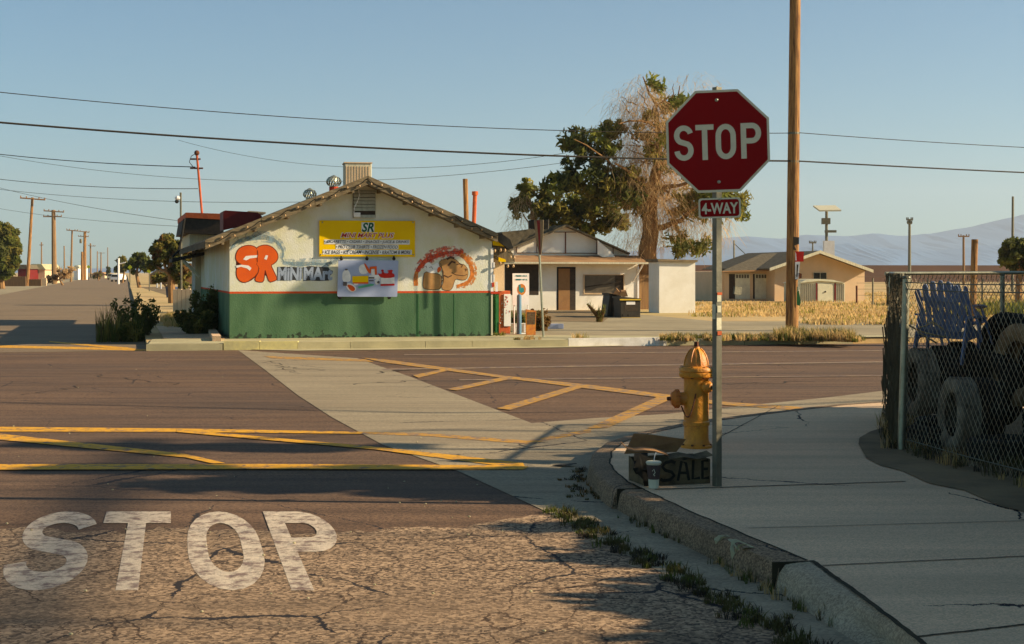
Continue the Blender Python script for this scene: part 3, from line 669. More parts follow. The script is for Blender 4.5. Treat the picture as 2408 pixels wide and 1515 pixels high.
# ------------------------------------------------------------------ vegetation builders
def tufts(name, spots, h, mats_, spread=.05, blades=14, bw=.006, kind='stuff', lean=.35, rnd=None):
    rnd = rnd or random.Random(11); b = MB()
    for (x, y, z, k) in spots:
        b.cur = rnd.randrange(len(mats_))
        for i in range(int(blades * rnd.uniform(.5, 1.4))):
            a = rnd.uniform(0, 6.283); r_ = spread * math.sqrt(rnd.random()) * k
            px, py = x + math.cos(a) * r_, y + math.sin(a) * r_; hh = h * k * rnd.uniform(.4, 1.15)
            a2 = rnd.uniform(0, 6.283); ln = hh * lean * rnd.uniform(.2, 1.5); dx, dy = math.cos(a2) * ln, math.sin(a2) * ln
            wx, wy = -math.sin(a2 + rnd.uniform(-1, 1)) * bw, math.cos(a2) * bw
            b.add([(px - wx, py - wy, z - .01), (px + wx, py + wy, z - .01), (px + dx * .4 + wx * .8, py + dy * .4 + wy * .8, z + hh * .6), (px + dx * .4 - wx * .8, py + dy * .4 - wy * .8, z + hh * .6), (px + dx, py + dy, z + hh)],
                  [(0, 1, 2, 3), (3, 2, 4)])
    o = b.build(name, [M[m] for m in mats_]); o['kind'] = kind; return o
def leaves(b, c, rad, n, size, rnd, hollow=.0, elong=1.8, droop=0):
    for _ in range(n):
        while True:
            v = Vector((rnd.uniform(-1, 1), rnd.uniform(-1, 1), rnd.uniform(-1, 1)))
            if hollow <= v.length <= 1: break
        p = Vector((c[0] + v.x * rad[0], c[1] + v.y * rad[1], c[2] + v.z * rad[2]))
        a = Vector((rnd.gauss(0, 1), rnd.gauss(0, 1), rnd.gauss(0, 1) - droop)).normalized(); q = a.cross(Vector((rnd.gauss(0, 1), rnd.gauss(0, 1), rnd.gauss(0, 1)))).normalized()
        s_ = size * rnd.uniform(.6, 1.3); a = a * s_ * elong / 2; q = q * s_ / 2
        b.add([p - a, p + q * .9, p + a, p - q * .9], [(0, 1, 2, 3)])
def clumps(b, c, rad, nc, nl, cr, size, rnd, **k):
    for _ in range(nc):
        while True:
            v = Vector((rnd.uniform(-1, 1), rnd.uniform(-1, 1), rnd.uniform(-1, 1)))
            if v.length <= 1: break
        cc = (c[0] + v.x * rad[0], c[1] + v.y * rad[1], c[2] + v.z * rad[2]); r_ = cr * rnd.uniform(.5, 1.3)
        leaves(b, cc, (r_, r_, r_ * .8), int(nl * rnd.uniform(.6, 1.3)), size, rnd, **k)
def limb(b, p0, p1, r0, r1, rnd, n=6, wob_=.06):
    p0 = Vector(p0); p1 = Vector(p1); l = (p1 - p0).length; pts = []; rs = []
    for i in range(n + 1):
        t = i / n; k = wob_ * l * (0 if i in (0, n) else 1)
        pts.append(p0.lerp(p1, t) + Vector((rnd.uniform(-k, k), rnd.uniform(-k, k), rnd.uniform(-k, k) * .5))); rs.append(r0 + (r1 - r0) * t)
    b.tube(pts, rs, 7); return pts
def strands(b, c, rad, n, ln, wd, rnd, droop=1.0, out=.3):
    for _ in range(n):
        while True:
            v = Vector((rnd.uniform(-1, 1), rnd.uniform(-1, 1), rnd.uniform(-1, 1)))
            if v.length <= 1: break
        p = Vector((c[0] + v.x * rad[0], c[1] + v.y * rad[1], c[2] + v.z * rad[2])); l = ln * rnd.uniform(.4, 1.3)
        d = Vector((v.x * out + rnd.gauss(0, .6), v.y * out + rnd.gauss(0, .6), rnd.uniform(-.3, .9))); side = Vector((rnd.gauss(0, 1), rnd.gauss(0, 1), 0)).normalized() * wd
        prev = p; vs = [p - side, p + side]; seg = 4
        for i in range(seg):
            d = d + Vector((rnd.gauss(0, .1), rnd.gauss(0, .1), -.45 * droop)); d = d + Vector((rnd.gauss(0, .22), rnd.gauss(0, .22), 0)); q = prev + d.normalized() * l / seg
            ww = side * (1 - (i + 1) / seg * .7); vs += [q - ww, q + ww]; prev = q
        b.add(vs, [(2 * i, 2 * i + 1, 2 * i + 3, 2 * i + 2) for i in range(seg)])
def simple_tree(name, label, xb, Y, base_y, blobs, leafmats, rnd_seed, trunk_r=.18, group=None, cat='tree', size=.22, nl=60, dens=1.0, trunkmat='bark', brlen=0):
    """blobs: (x, y, rx, ry) in picture units at the tree's own distance"""
    rnd = random.Random(rnd_seed); s_ = Y / F; base = A(xb, base_y, Y); base.z = max(0 if base.x < -8 - .27 * (Y - 33) else LZ, -.03)
    t = thing(name, label, cat, base, group)
    tb = MB(); top = A(blobs[0][0], blobs[0][1], Y)
    mid = base.lerp(top, .5) + Vector((rnd.uniform(-.3, .3), 0, 0)); tb.tube([base, mid, top], [trunk_r, trunk_r * .75, trunk_r * .3], 8)
    cr = MB()
    for (x, y, rx, ry) in blobs:
        c = A(x, y, Y) + Vector((0, rnd.uniform(-.5, .5) * rx * s_, 0)); R3 = (rx * s_, rx * s_ * .9, ry * s_)
        limb(tb, mid, c, trunk_r * .5, trunk_r * .12, rnd)
        for q in range(5):
            v = Vector((rnd.uniform(-1, 1) * R3[0], rnd.uniform(-1, 1) * R3[1], rnd.uniform(-.5, .9) * R3[2])) * .8
            limb(tb, c, c + v, trunk_r * .15, trunk_r * .04, rnd, 4)
        nc = max(4, int(26 * dens * (rx * ry) / (40 * 40)) + 6)
        cr.cur = rnd.randrange(len(leafmats))
        for k in range(nc):
            cr.cur = rnd.randrange(len(leafmats))
            clumps(cr, c, R3, 1, nl, min(R3[0], R3[2]) * .30 + .08, size * .85, rnd)
    tb.build('trunk', M[trunkmat], t, smooth=True)
    cr.build('crown', [M[m] for m in leafmats], t)
    return t

# ================================================================== THE CORNER SHOP
DS = Vector((-.271, .963, 0)).normalized()
FS = Fac(540, 34.2, 13.5)
base = Vector((FS.o.x, FS.o.y, .15))
shop = thing('corner_shop', 'white and green gabled corner shop with painted murals behind the far kerb', 'shop', base)
def fz(p, z): return Vector((p.x, p.y, z))
pl, pr = FS.p(540, 700), FS.p(1157, 700)
wl = [fz(pl, .15), fz(pr, .15), FS.p(1157, 556), FS.p(862, 427), FS.p(540, 560)]
b = MB(); b.prism(wl, DS * 12.5); b.build('wall', M['shopwall'], shop)
OV = .60
ra = [FS.p(482, 567, OV), FS.p(865, 415.5, OV), FS.p(1171, 551, OV)]
dn = Vector((0, 0, -.16))
b = MB(); b.prism([ra[0], ra[1], ra[1] + dn, ra[0] + dn], DS * 13.3); b.prism([ra[1] + FS.e * .002, ra[2], ra[2] + dn, ra[1] + dn + FS.e * .002], DS * 13.3)
roof = b.build('roof', M['roofgrey'], shop)
b = MB()
for i in (0, 1):
    p, q = ra[i], ra[i + 1]; f = FS.n * .003; m_ = [p.lerp(q, k) for k in (0, .34, .67, 1)]
    for k in range(3):
        a, c = m_[k] + f, m_[k + 1] + f; gp = (c - a).normalized() * .006; up = Vector((0, 0, .02))
        b.prism([a + gp + up, c - gp + up, c - gp + Vector((0, 0, -.10)), a + gp + Vector((0, 0, -.10))], FS.n * .035)
        b.prism([a + gp + Vector((0, 0, -.105)), c - gp + Vector((0, 0, -.105)), c - gp + Vector((0, 0, -.20)), a + gp + Vector((0, 0, -.20))], FS.n * .02)
b.build('rake_board', M['fascia'], shop)
# rafters under the overhang
b = MB()
for k in range(5):
    t = .1 + k * .2
    for i in (0, 1):
        p = ra[i].lerp(ra[i + 1], t) + dn; b.prism([p, p + FS.e * .06, p + FS.e * .06 + Vector((0, 0, -.08)), p + Vector((0, 0, -.08))], DS * OV)
b.build('rafter', M['fascia'], shop)['kind'] = 'stuff'
# louvred gable vent
vt = MB(); v0 = C2(1118, 262); v1 = C2(1288, 470)
FS.rect(vt, v0[0], v0[1], v1[0], v1[1], .012, .01); vo = vt.build('vent', M['dark'], shop)
b = MB()
for k in range(8):
    y = v0[1] + (v1[1] - v0[1]) * (k + .15) / 8
    if k == 6: continue
    a = FS.p(v0[0] + 1, y, .02); c = FS.p(v1[0] - 1, y + random.uniform(-.6, .6), .02); dz = Vector((0, 0, -.075)); fw = FS.n * .05
    b.prism([a, c, c + dz + fw, a + dz + fw], FS.n * .012)
b.build('slat', M['shadewhite'], vo)
b = MB(); pts = [FS.p(*C2(x, y), .06) for x, y in ((1160, 255), (1168, 300), (1150, 350), (1128, 395), (1125, 440), (1150, 450))]
b.tube(pts, .014, 6); FS.rect(b, *C2(1125, 430), *C2(1175, 462), .10, 0); b.build('conduit', M['white'], shop)
# wall seams in the green skirt
b = MB()
for x in (1600, 1610, 1880): FS.rect(b, *C2(x, 1045), *C2(x + 3, 1365), .006, 0)
b.build('panel_seam', M['greenpaint'], shop)
# roof furniture
def turbine(xb, yb, Y, r, red):
    c = A(xb, yb, Y); b = MB(); b.lathe([(r * .62, -.55), (r * .62, .0)], c, seg=14)
    o = b.build('turbine_vent', M['red'] if red else M['galv'], shop)
    b = MB(); n = 16; h = r * 1.15
    b.lathe([(r * .6, 0), (r * .62, .03)], c, seg=18); b.lathe([(r * .72, h), (r * .6, h + .03), (.02, h + .08)], c, seg=18)
    for k in range(n):
        pts = []
        for j in range(7):
            t = j / 6; a = 2 * math.pi * k / n + t * .5; rr = r * (.62 + .42 * math.sin(math.pi * (t * .85 + .1)))
            pts.append((rr, a, .03 + t * h))
        vs = []
        for rr, a, z in pts:
            for da in (0, .22): vs.append(c + Vector((rr * (1 - da * .35) * math.cos(a + da), rr * (1 - da * .35) * math.sin(a + da), z)))
        b.add(vs, [(2 * i, 2 * i + 1, 2 * i + 3, 2 * i + 2) for i in range(6)])
    b.build('turbine_head', M['galv'], o)
turbine(728.5, 468, 36.3, .17, False); turbine(785, 440, 36.0, .19, True)
c = A(840, 430, 38.5); b = MB(); Mx = Matrix.Translation(c) @ Matrix.Rotation(R(10.5), 4, 'Z'); b.box(-.36, .36, -.36, .36, -.6, .5, Mx)
cl = b.build('rooftop_cooler', M['shadewhite'], shop, bevel=.02)
b = MB()
for k in range(9): b.box(-.33 + k * .075, -.30 + k * .075, -.372, -.36, -.25, .42, Mx)
b.box(-.38, .38, -.38, .38, .5, .53, Mx); b.build('cooler_grille', M['cream'], cl)
# raised rear wing with its red trim, the maroon panel on the roof and the side awning
def wedge(mb, pts, Y, dp): return mb.prism([A(x, y, Y) for x, y in pts], DS * dp)
b = MB(); wedge(b, [(437, 500), (526, 503), (526, 517), (437, 512)], 46, 6); b.build('red_trim', M['orangered'], shop)
b = MB(); wedge(b, [(437, 513), (526, 518), (526, 552), (431, 548)], 46.05, 5.5); b.build('rear_roof', M['dark'], shop)
b = MB(); wedge(b, [(446, 549), (540, 552), (540, 590), (446, 588)], 46.8, 5); b.build('rear_wall', M['shadewhite'], shop)
b = MB(); p = [A(459, 588, 45.2), A(500, 588, 45.2)]; b.prism([p[0], p[1], fz(p[1], .12), fz(p[0], .12)], DS * .2); b.build('side_board', M['shadewhite'], shop)  # grey of the shaded side wall is put into the board's colour
b = MB()
for x in (456, 486, 498): q = A(x, 590, 45); b.box(q.x - .05, q.x + .05, q.y - .06, q.y + .04, .12, q.z)
b.build('side_post', M['white'], shop)
b = MB(); wedge(b, [(404, 608), (492, 590), (492, 598), (404, 617)], 43.5, 2.2); b.build('awning', M['black'], shop)
b = MB(); b.tube([A(430, 612, 43.6), A(470, 652, 43.6)], .055, 6); b.build('awning_brace', M['shadewhite'], shop)
b = MB(); b.tube([A(434, 515, 45.9), A(428, 555, 45.9), A(420, 590, 45.9), A(405, 606, 45.9)], .04, 6); b.build('downpipe', M['black'], shop)
b = MB(); wedge(b, [(525, 497), (530, 495), (606, 500), (616, 508), (616, 520), (525, 541)], 38.5, 1.2); b.build('roof_panel', M['maroon'], shop)
b = MB(); wedge(b, [(585, 496), (625, 499), (625, 503), (585, 500)], 41, 1.0); b.build('rear_parapet', M['cream'], shop)
b = MB(); b.tube([A(475, 502, 46.5), A(463, 362, 46.5)], .038, 8); ms = b.build('service_mast', M['orangered'], shop)
b = MB(); q = A(463, 360, 46.5); b.ball(q, .09, 8, 6); b.tube([q + Vector((-.22, 0, -.2)), q + Vector((.12, 0, -.2))], .03, 6); b.tube([q + Vector((-.22, 0, -.5)), q + Vector((.2, 0, -.5))], .03, 6)
b.tube([q, q + Vector((-.18, 0, -.1)), q + Vector((-.25, 0, -.3)), q + Vector((-.1, 0, -.48))], .012, 5); b.build('mast_head', M['rust'], ms)
# right end: corner column, downpipe, porch roof
b = MB(); FS.rect(b, *C3(72, 500), *C3(98, 940), .02, .25); b.build('corner_trim', M['white'], shop)
b = MB(); FS.rect(b, *C3(76, 955), *C3(92, 1350), .02, .2); b.build('downpipe', M['shadewhite'], shop)
b = MB(); q0 = FS.p(*C3(120, 955), -.5); q1 = FS.p(*C3(150, 955), -.5); b.prism([q0, q1, fz(q1, .15), fz(q0, .15)], DS * 1.2); b.build('side_skirt', M['greenpaint'], shop)
b = MB(); q0 = FS.p(*C3(104, 540), -.6); q1 = FS.p(*C3(205, 540), -.6); q2 = FS.p(*C3(205, 920), -.6); q3 = FS.p(*C3(104, 920), -.6); b.prism([q0, q1, q2, q3], DS * 1.0); b.build('porch_wall', M['cream'], shop)
b = MB()
P_ = [FS.p(*C3(x, y), .1) for x, y in ((30, 368), (60, 345), (180, 362), (262, 420), (292, 505), (250, 515), (95, 395))]; b.prism(P_, DS * 2.2); b.build('porch_roof', M['black'], shop)
b = MB(); P_ = [FS.p(*C3(x, y), .04) for x, y in ((86, 395), (242, 492), (96, 474))]; b.prism(P_, -FS.n * .04); b.build('porch_gable', M['yellow'], shop)
b = MB(); P_ = [FS.p(*C3(x, y), -.05) for x, y in ((92, 478), (250, 500), (300, 580), (300, 635), (230, 640), (96, 560))]; b.prism(P_, DS * 1.0); b.build('porch_beam', M['weath'], shop)
b = MB(); P_ = [FS.p(*C3(x, y), .0) for x, y in ((150, 590), (215, 612), (220, 642), (150, 640))]; b.prism(P_, -FS.n * .04); b.build('porch_bracket', M['yellow'], shop)
# peeling posters on the corner strip
b = MB(); FS.rect(b, *C3(98, 640), *C3(112, 700), .03, 0); FS.rect(b, *C3(98, 760), *C3(110, 830), .03, 0); FS.rect(b, *C3(118, 830), *C3(142, 925), .03, 0); b.build('torn_notice', M['white'], shop)
b = MB(); FS.rect(b, *C3(84, 838), *C3(106, 880), .034, 0); FS.rect(b, *C3(0 + 74, 925), *C3(160, 948), .034, 0); b.build('red_band', M['red'], shop)

# murals painted on the wall (thin paint, in layers)
def decal(name, m, shapes, off, parent=shop): 
    b = MB()
    for i, s_ in enumerate(shapes): FS.shape(b, s_, off + i * .0004)
    return b.build(name, M[m], parent)
Spt = smooth2([CM(*q) for q in ((590, 265), (540, 200), (430, 170), (300, 185), (190, 250), (138, 370), (142, 470), (200, 535), (275, 570), (190, 600), (150, 690), (158, 820), (215, 910), (310, 945), (430, 905), (550, 815), (615, 715), (612, 620), (560, 560), (590, 520), (582, 450), (598, 350))], 1)
Rpt = smooth2([CM(*q) for q in ((560, 240), (640, 185), (760, 160), (880, 195), (980, 285), (1022, 390), (1000, 480), (935, 545), (862, 580), (930, 720), (1003, 875), (940, 910), (840, 938), (790, 790), (748, 655), (730, 800), (715, 930), (620, 932), (540, 905), (560, 830), (625, 720), (622, 620), (570, 560), (600, 440), (590, 320))], 1)
decal('mural_outline', 'murdark', [grow(Spt, 2.0), grow(Rpt, 2.0)], .004)
mo = decal('mural_letters', 'murorange', [Rpt, Spt], .0065)
b = MB()
for pts in ([(290, 460), (345, 392), (450, 380), (590, 372), (592, 420), (435, 440), (355, 482)], [(140, 590), (250, 572), (400, 590), (465, 640), (430, 700), (370, 650), (240, 615), (150, 640)], [(730, 452), (765, 372), (815, 380), (785, 470)]):
    FS.shape(b, [CM(*q) for q in pts], .0095)
b.build('mural_counter', M['white'], shop)
b = MB(); FS.ribbon(b, [CM(*q) for q in ((590, 270), (600, 350), (585, 450), (592, 520))], 1.6, .0105)
FS.ribbon(b, [CM(*q) for q in ((625, 640), (608, 730), (545, 815), (430, 898))], 1.2, .0109); b.build('mural_line', M['murdark'], shop)
halo = [(20, 270), (60, 190), (160, 100), (300, 40), (480, 10), (640, -10), (800, 5), (950, 60), (1060, 150), (1120, 260), (1130, 360), (1105, 450), (1150, 520), (1300, 550), (1480, 560), (1700, 545), (1900, 560), (2080, 545), (2220, 500), (2280, 450)]
b = MB(); FS.ribbon(b, [CM(x, y) for x, y in halo], [3, 5, 7, 10, 12, 12, 11, 8, 6, 5, 5, 4, 5, 8, 10, 9, 6, 5, 6, 7], .0037); b.build('mural_spray', M['haloblue'], shop)
b = MB(); FS.ribbon(b, [CM(x, y - 12) for x, y in halo], [8, 14, 20, 24, 26, 27, 25, 22, 18, 16, 14, 12, 14, 20, 24, 22, 18, 16, 16, 16], .0027, .001); b.build('mural_spray', M['haloblue2'], shop)
mi = [(1010, 620), (1140, 612), (1400, 625), (1530, 640), (1528, 870), (1500, 885), (1180, 905), (1010, 905)]
ma = [(1545, 625), (1700, 600), (1950, 620), (2080, 625), (2120, 690), (2175, 700), (2165, 760), (2110, 800), (2100, 905), (1880, 915), (1700, 905), (1550, 915)]
decal('mural_outline', 'murink', [[CM(*q) for q in mi], [CM(*q) for q in ma]], .005)
for word, x0, x1, mm in (('MiNi', 1020, 1520, 'murblue'), ('MArt', 1560, 2160, 'murblue')):
    b = MB(); c = FS.p(*CM((x0 + x1) / 2, 762), .0085); W = (FS.p(*CM(x1, 760), 0) - FS.p(*CM(x0, 760), 0)).length
    put_text(b, word, c, FS.e, Vector((0, 0, 1)), W * .97, .29, .05, .045); b.build('mural_word', M[mm], shop)
# the tan camel with its basket
au = [(200, 660), (198, 560), (205, 480), (250, 405), (320, 335), (420, 270), (520, 240), (600, 215), (700, 205), (800, 210), (850, 215)]
b = MB(); FS.ribbon(b, [CK(x, y - 14) for x, y in au[2:]], [12, 18, 24, 30, 30, 28, 26, 20, 12], .0028, .001); b.build('mural_spray', M['halored2'], shop)
b = MB(); FS.ribbon(b, [CK(*q) for q in au[2:]], [7, 9, 12, 13, 9, 8, 8, 9, 9], .0037); b.build('mural_spray', M['halored'], shop)
b = MB(); FS.ribbon(b, [CK(*q) for q in ((800, 215), (890, 265), (955, 345), (985, 430), (985, 530), (940, 620), (860, 655), (750, 675))], [12, 16, 18, 18, 16, 16, 14, 8], .0028, .001); b.build('mural_spray', M['haloorange2'], shop)
b = MB(); FS.ribbon(b, [CK(*q) for q in ((200, 662), (196, 560), (208, 470))], [10, 11, 8], .0045)
FS.ribbon(b, [CK(*q) for q in ((810, 235), (880, 280), (935, 350), (970, 430), (970, 520), (930, 600), (860, 640), (760, 665))], [10, 9, 8, 9, 9, 8, 8, 5], .0045); b.build('mural_spray', M['haloorange'], shop)
bas = smooth2([CK(*q) for q in ((318, 470), (420, 492), (525, 505), (548, 560), (540, 690), (500, 712), (340, 710), (298, 685), (305, 560))], 1)
neck = smooth2([CK(*q) for q in ((530, 320), (600, 300), (690, 275), (760, 318), (800, 365), (860, 372), (905, 430), (915, 505), (890, 572), (830, 585), (745, 560), (720, 610), (700, 690), (655, 730), (540, 705), (585, 600), (578, 500), (560, 420), (515, 375))], 1)
decal('mural_outline', 'camelout', [grow(neck, 1.2), grow(bas, 1.5)], .006)
decal('mural_camel', 'camel', [neck, bas], .0085)
decal('mural_ice', 'inkwhite', [smooth2([CK(*q) for q in ((305, 415), (335, 350), (390, 335), (420, 390), (490, 335), (525, 380), (505, 470), (430, 495), (345, 470))], 1)], .0105)
b = MB()
for pts, wd in ((((690, 480), (750, 512), (860, 525), (900, 505)), 1.4), (((640, 385), (690, 330), (740, 345)), 4.5), (((620, 300), (670, 272), (725, 285)), 5), (((760, 370), (800, 360), (840, 380), (820, 410)), 2), (((545, 400), (575, 470), (570, 560), (545, 640)), 1.6), (((870, 430), (892, 440), (880, 460)), 2.5), (((320, 400), (345, 392), (340, 420)), 1.2), (((380, 415), (410, 400), (430, 430)), 1.2), (((585, 520), (640, 545), (690, 520)), 2.5)):
    FS.ribbon(b, [CK(*q) for q in pts], wd, .012)
b.build('mural_line', M['camelout'], shop)
decal('mural_saddle', 'murorange', [smooth2([CK(*q) for q in ((485, 440), (510, 400), (540, 410), (545, 450), (500, 490))], 1)], .0125)
b = MB(); FS.ribbon(b, [CK(*q) for q in ((535, 350), (560, 440), (555, 520), (570, 600))], 1.6, .0135); b.build('mural_strap', M['cardold'], shop)

# yellow banner
bn = thing('shop_banner', 'large yellow banner with red and green lettering under the gable vent', 'banner', FS.p(*CB(940, 735), .05))
b = MB(); nx, ny = 24, 8; q = [CB(135, 125), CB(1745, 135), CB(1745, 738), CB(135, 730)]; grid = []
for j in range(ny + 1):
    for i in range(nx + 1):
        u, v = i / nx, j / ny; x = (q[0][0] * (1 - u) + q[1][0] * u) * (1 - v) + (q[3][0] * (1 - u) + q[2][0] * u) * v; y = (q[0][1] * (1 - u) + q[1][1] * u) * (1 - v) + (q[3][1] * (1 - u) + q[2][1] * u) * v
        grid.append(FS.p(x, y, .045))
fs = [(j * (nx + 1) + i, j * (nx + 1) + i + 1, (j + 1) * (nx + 1) + i + 1, (j + 1) * (nx + 1) + i) for j in range(ny) for i in range(nx)]
b.add(grid, fs); FS.rect(b, q[0][0], q[0][1], q[2][0], q[2][1], .042, -.012); b.build('cloth', M['yellow'], bn)
def ban(mb, s, x0, x1, y0, y1, off, shear=.25, bold=0, fc=FS, cc=CB):
    c = fc.p(*cc((x0 + x1) / 2, (y0 + y1) / 2), off); W = (fc.p(*cc(x1, y1), off) - fc.p(*cc(x0, y1), off)).length; H = (fc.p(*cc(x0, y0), off) - fc.p(*cc(x0, y1), off)).length
    put_text(mb, s, c, fc.e, Vector((0, 0, 1)), W, H, shear, bold)
rows = [('• CIGARETTS • CIGARS • SNACKS • JUICE & DRINKS', 225, 1645, 462, 520), ('• PRO CLUB TSHIRTS • FROZEN FOOD', 420, 1455, 546, 600), ('• ICE BAGS • ICE CREAM • INCENSE • KRATOM & MORE', 200, 1680, 632, 690)]
b = MB()
for s, x0, x1, ya, yb in rows: FS.rect(b, *CB(x0 - 8, ya - 14), *CB(x1 + 10, yb + 12), .049, -.046)
FS.rect(b, *CB(845, 160), *CB(1058, 322), .0485, -.046)
b.build('lettering_ground', M['inkwhite'], bn)
b = MB()
for s, x0, x1, ya, yb in rows: ban(b, s, x0, x1, ya, yb, .052, .25, .012)
b.build('small_lettering', M['ink'], bn)
b = MB(); ban(b, 'MINI MART PLUS', 498, 1395, 335, 420, .0485, .3, .05); b.build('lettering_ground', M['inkwhite'], bn)
b = MB(); ban(b, 'MINI MART PLUS', 505, 1388, 342, 414, .0515, .3, .012); b.build('red_lettering', M['inkred'], bn)
b = MB(); ban(b, 'SR', 856, 1046, 170, 316, .052, .25, .03); b.build('green_lettering', M['inkgreen'], bn)
b = MB()
for x, y in ((190, 160), (1710, 160), (165, 700), (1715, 705)): b.ball(FS.p(*CB(x, y), .055), .02, 8, 4)
b.build('fixing', M['galv'], bn)

# poster board hung below it
po = thing('hanging_poster', 'faded blue poster of coloured packets hung below the yellow banner', 'poster', FS.p(*CB(950, 1410), .12))
b = MB(); P_ = [FS.p(*CB(x, y), .12) for x, y in ((455, 795), (1450, 800), (1466, 815), (1445, 1400), (1430, 1412), (450, 1408), (438, 1385))]
b.prism(P_, -FS.n * .02); b.build('board', M['posterblue'], po)
def pshape(name, m, lst, off):
    b = MB()
    for i, s_ in enumerate(lst): FS.shape(b, [CB(*q) for q in s_], off + .0007 * i)
    b.build(name, M[m], po)
bx = lambda x0, y0, x1, y1, t=0: [(x0, y0 + t), (x1, y0 - t), (x1, y1 - t), (x0, y1 + t)]
pshape('white_picture', 'inkwhite', [smooth2([(520, 1010), (560, 960), (620, 950), (660, 1040), (670, 1140), (600, 1170), (520, 1150)]), smooth2([(790, 900), (880, 850), (960, 900), (960, 1020), (820, 1040)]), bx(1010, 950, 1070, 1045), bx(970, 1045, 1160, 1110, 4), bx(1165, 1090, 1400, 1190, 4), smooth2([(1060, 1120), (1150, 1100), (1160, 1190), (1080, 1215)]), smooth2([(580, 1180), (700, 1190), (780, 1280), (680, 1345), (590, 1270)]), smooth2([(700, 1180), (780, 1150), (800, 1200), (740, 1230)])], .123)
pshape('orange_picture', 'murorange', [smooth2([(880, 845), (910, 850), (985, 960), (1000, 1030), (950, 1000)]), [(985, 905), (1100, 895), (1105, 1040), (1070, 1040), (1065, 940), (1010, 940), (1000, 1020), (970, 1000)], bx(700, 1100, 960, 1190, -2), smooth2([(600, 1200), (700, 1220), (750, 1290), (690, 1330), (620, 1260)])], .130)
pshape('yellow_picture', 'yellow', [bx(690, 1060, 960, 1165, 3)], .134)
pshape('red_picture', 'inkred', [smooth2([(1110, 1010), (1180, 1030), (1190, 990), (1165, 960), (1220, 950), (1215, 1010), (1290, 1020), (1300, 990), (1270, 965), (1380, 955), (1350, 1010), (1400, 1030), (1400, 1090), (1170, 1100)], 1), bx(1165, 1195, 1400, 1225, 4)], .1285)
pshape('dark_picture', 'murpurple', [bx(965, 1080, 1060, 1105), bx(535, 1160, 600, 1225), bx(970, 1130, 1050, 1150), smooth2([(1090, 1170), (1150, 1130), (1150, 1200)]), bx(570, 940, 610, 965)], .1315)
pshape('green_picture', 'teal', [[(780, 1240), (1000, 1190), (1060, 1200), (1040, 1225), (800, 1270)]], .133)
b = MB()
for x in (505, 935, 1388): b.tube([FS.p(*CB(x, 725), .10), FS.p(*CB(x + 2, 800), .11)], .022, 6); b.ball(FS.p(*CB(x, 770), .11), .045, 7, 5)
for x in (480, 1310): b.ball(FS.p(*CB(x, 1425), .09), .05, 7, 5, (1, .6, .8))
b.build('tie', M['black'], po)

# string of bulbs along the gable
sg = thing('string_lights', 'string of small round bulbs looped along the shop gable', 'string lights', FS.p(865, 425, .56))
b = MB()
for i in (0, 1):
    p, q = ra[i] + FS.n * .05, ra[i + 1] + FS.n * .05; n_ = 6; pts = []
    for k in range(n_ * 4 + 1):
        t = k / (n_ * 4); s_ = abs(math.sin(t * n_ * math.pi)); pts.append(p.lerp(q, t) + Vector((0, 0, -.04 - .09 * s_)))
    b.tube(pts, .007, 4)
b.build('cord', M['black'], sg)
bl0 = None
for i in (0, 1):
    for k in range(13):
        t = (k + .3) / 13; p = ra[i].lerp(ra[i + 1], t) + FS.n * .07 + Vector((0, 0, -.07 if k % 2 else -.15))
        if bl0 is None:
            b = MB(); b.ball((0, 0, 0), .024, 8, 6, (1, 1, 1.25)); bl0 = b.build('bulb', M['bulb'], sg, world=False, smooth='full'); o = bl0
        else: o = bl0.copy(); COL.objects.link(o); o.parent = sg
        o.location = p - sg.location
sp2 = thing('string_lights', 'short string of hanging bulbs over the porch right of the shop', 'string lights', FS.p(*C3(200, 640), 0))
b = MB(); b.tube([FS.p(*C3(x, y), .12) for x, y in ((96, 505), (150, 530), (200, 512), (250, 545), (300, 560), (302, 640))], .008, 4); b.tube([FS.p(*C3(x, y), .12) for x, y in ((150, 640), (200, 640), (300, 645))], .008, 4); b.build('cord', M['black'], sp2)
for x, y in ((112, 528), (168, 522), (210, 525), (265, 590), (300, 595), (238, 678), (292, 676), (165, 650)):
    o = bl0.copy(); COL.objects.link(o); o.parent = sp2; o.location = FS.p(*C3(x, y), .12) - sp2.location; o.scale = (1.3, 1.3, 1.5)

# ------------------------------------------------------------------ things around the shop
fr = Fac(C3(150, 0)[0], 36.6, 13.5); q = fr.p(*C3(210, 1100)); ic = thing('ice_freezer', 'red and white ice freezer beside the shop corner', 'freezer', fz(q, LZ))
b = MB(); a = fr.p(*C3(150, 918)); c = fr.p(*C3(262, 918)); b.prism([a, c, fz(c, LZ + .05), fz(a, LZ + .05)], -fr.n * .7); b.build('body', M['orangered'], ic, bevel=.01)
b = MB(); fr.rect(b, *C3(202, 950), *C3(268, 1262), .03, 0); b.build('door', M['white'], ic)
b = MB(); rnd = random.Random(4)
for k in range(16):
    x = rnd.uniform(205, 262); y = rnd.uniform(955, 1200); fr.shape(b, smooth2([C3(x + rnd.uniform(-9, 9), y + rnd.uniform(-14, 14)) for _ in range(4)], 1), .034 + k * .0003)
b.build('red_print', M['red'], ic)
b = MB(); rnd = random.Random(6)
for k in range(12):
    x = rnd.uniform(158, 196); y = rnd.uniform(960, 1230); fr.shape(b, smooth2([C3(x + rnd.uniform(-8, 8), y + rnd.uniform(-14, 14)) for _ in range(4)], 1), .006 + k * .0003)
b.build('white_print', M['white'], ic)

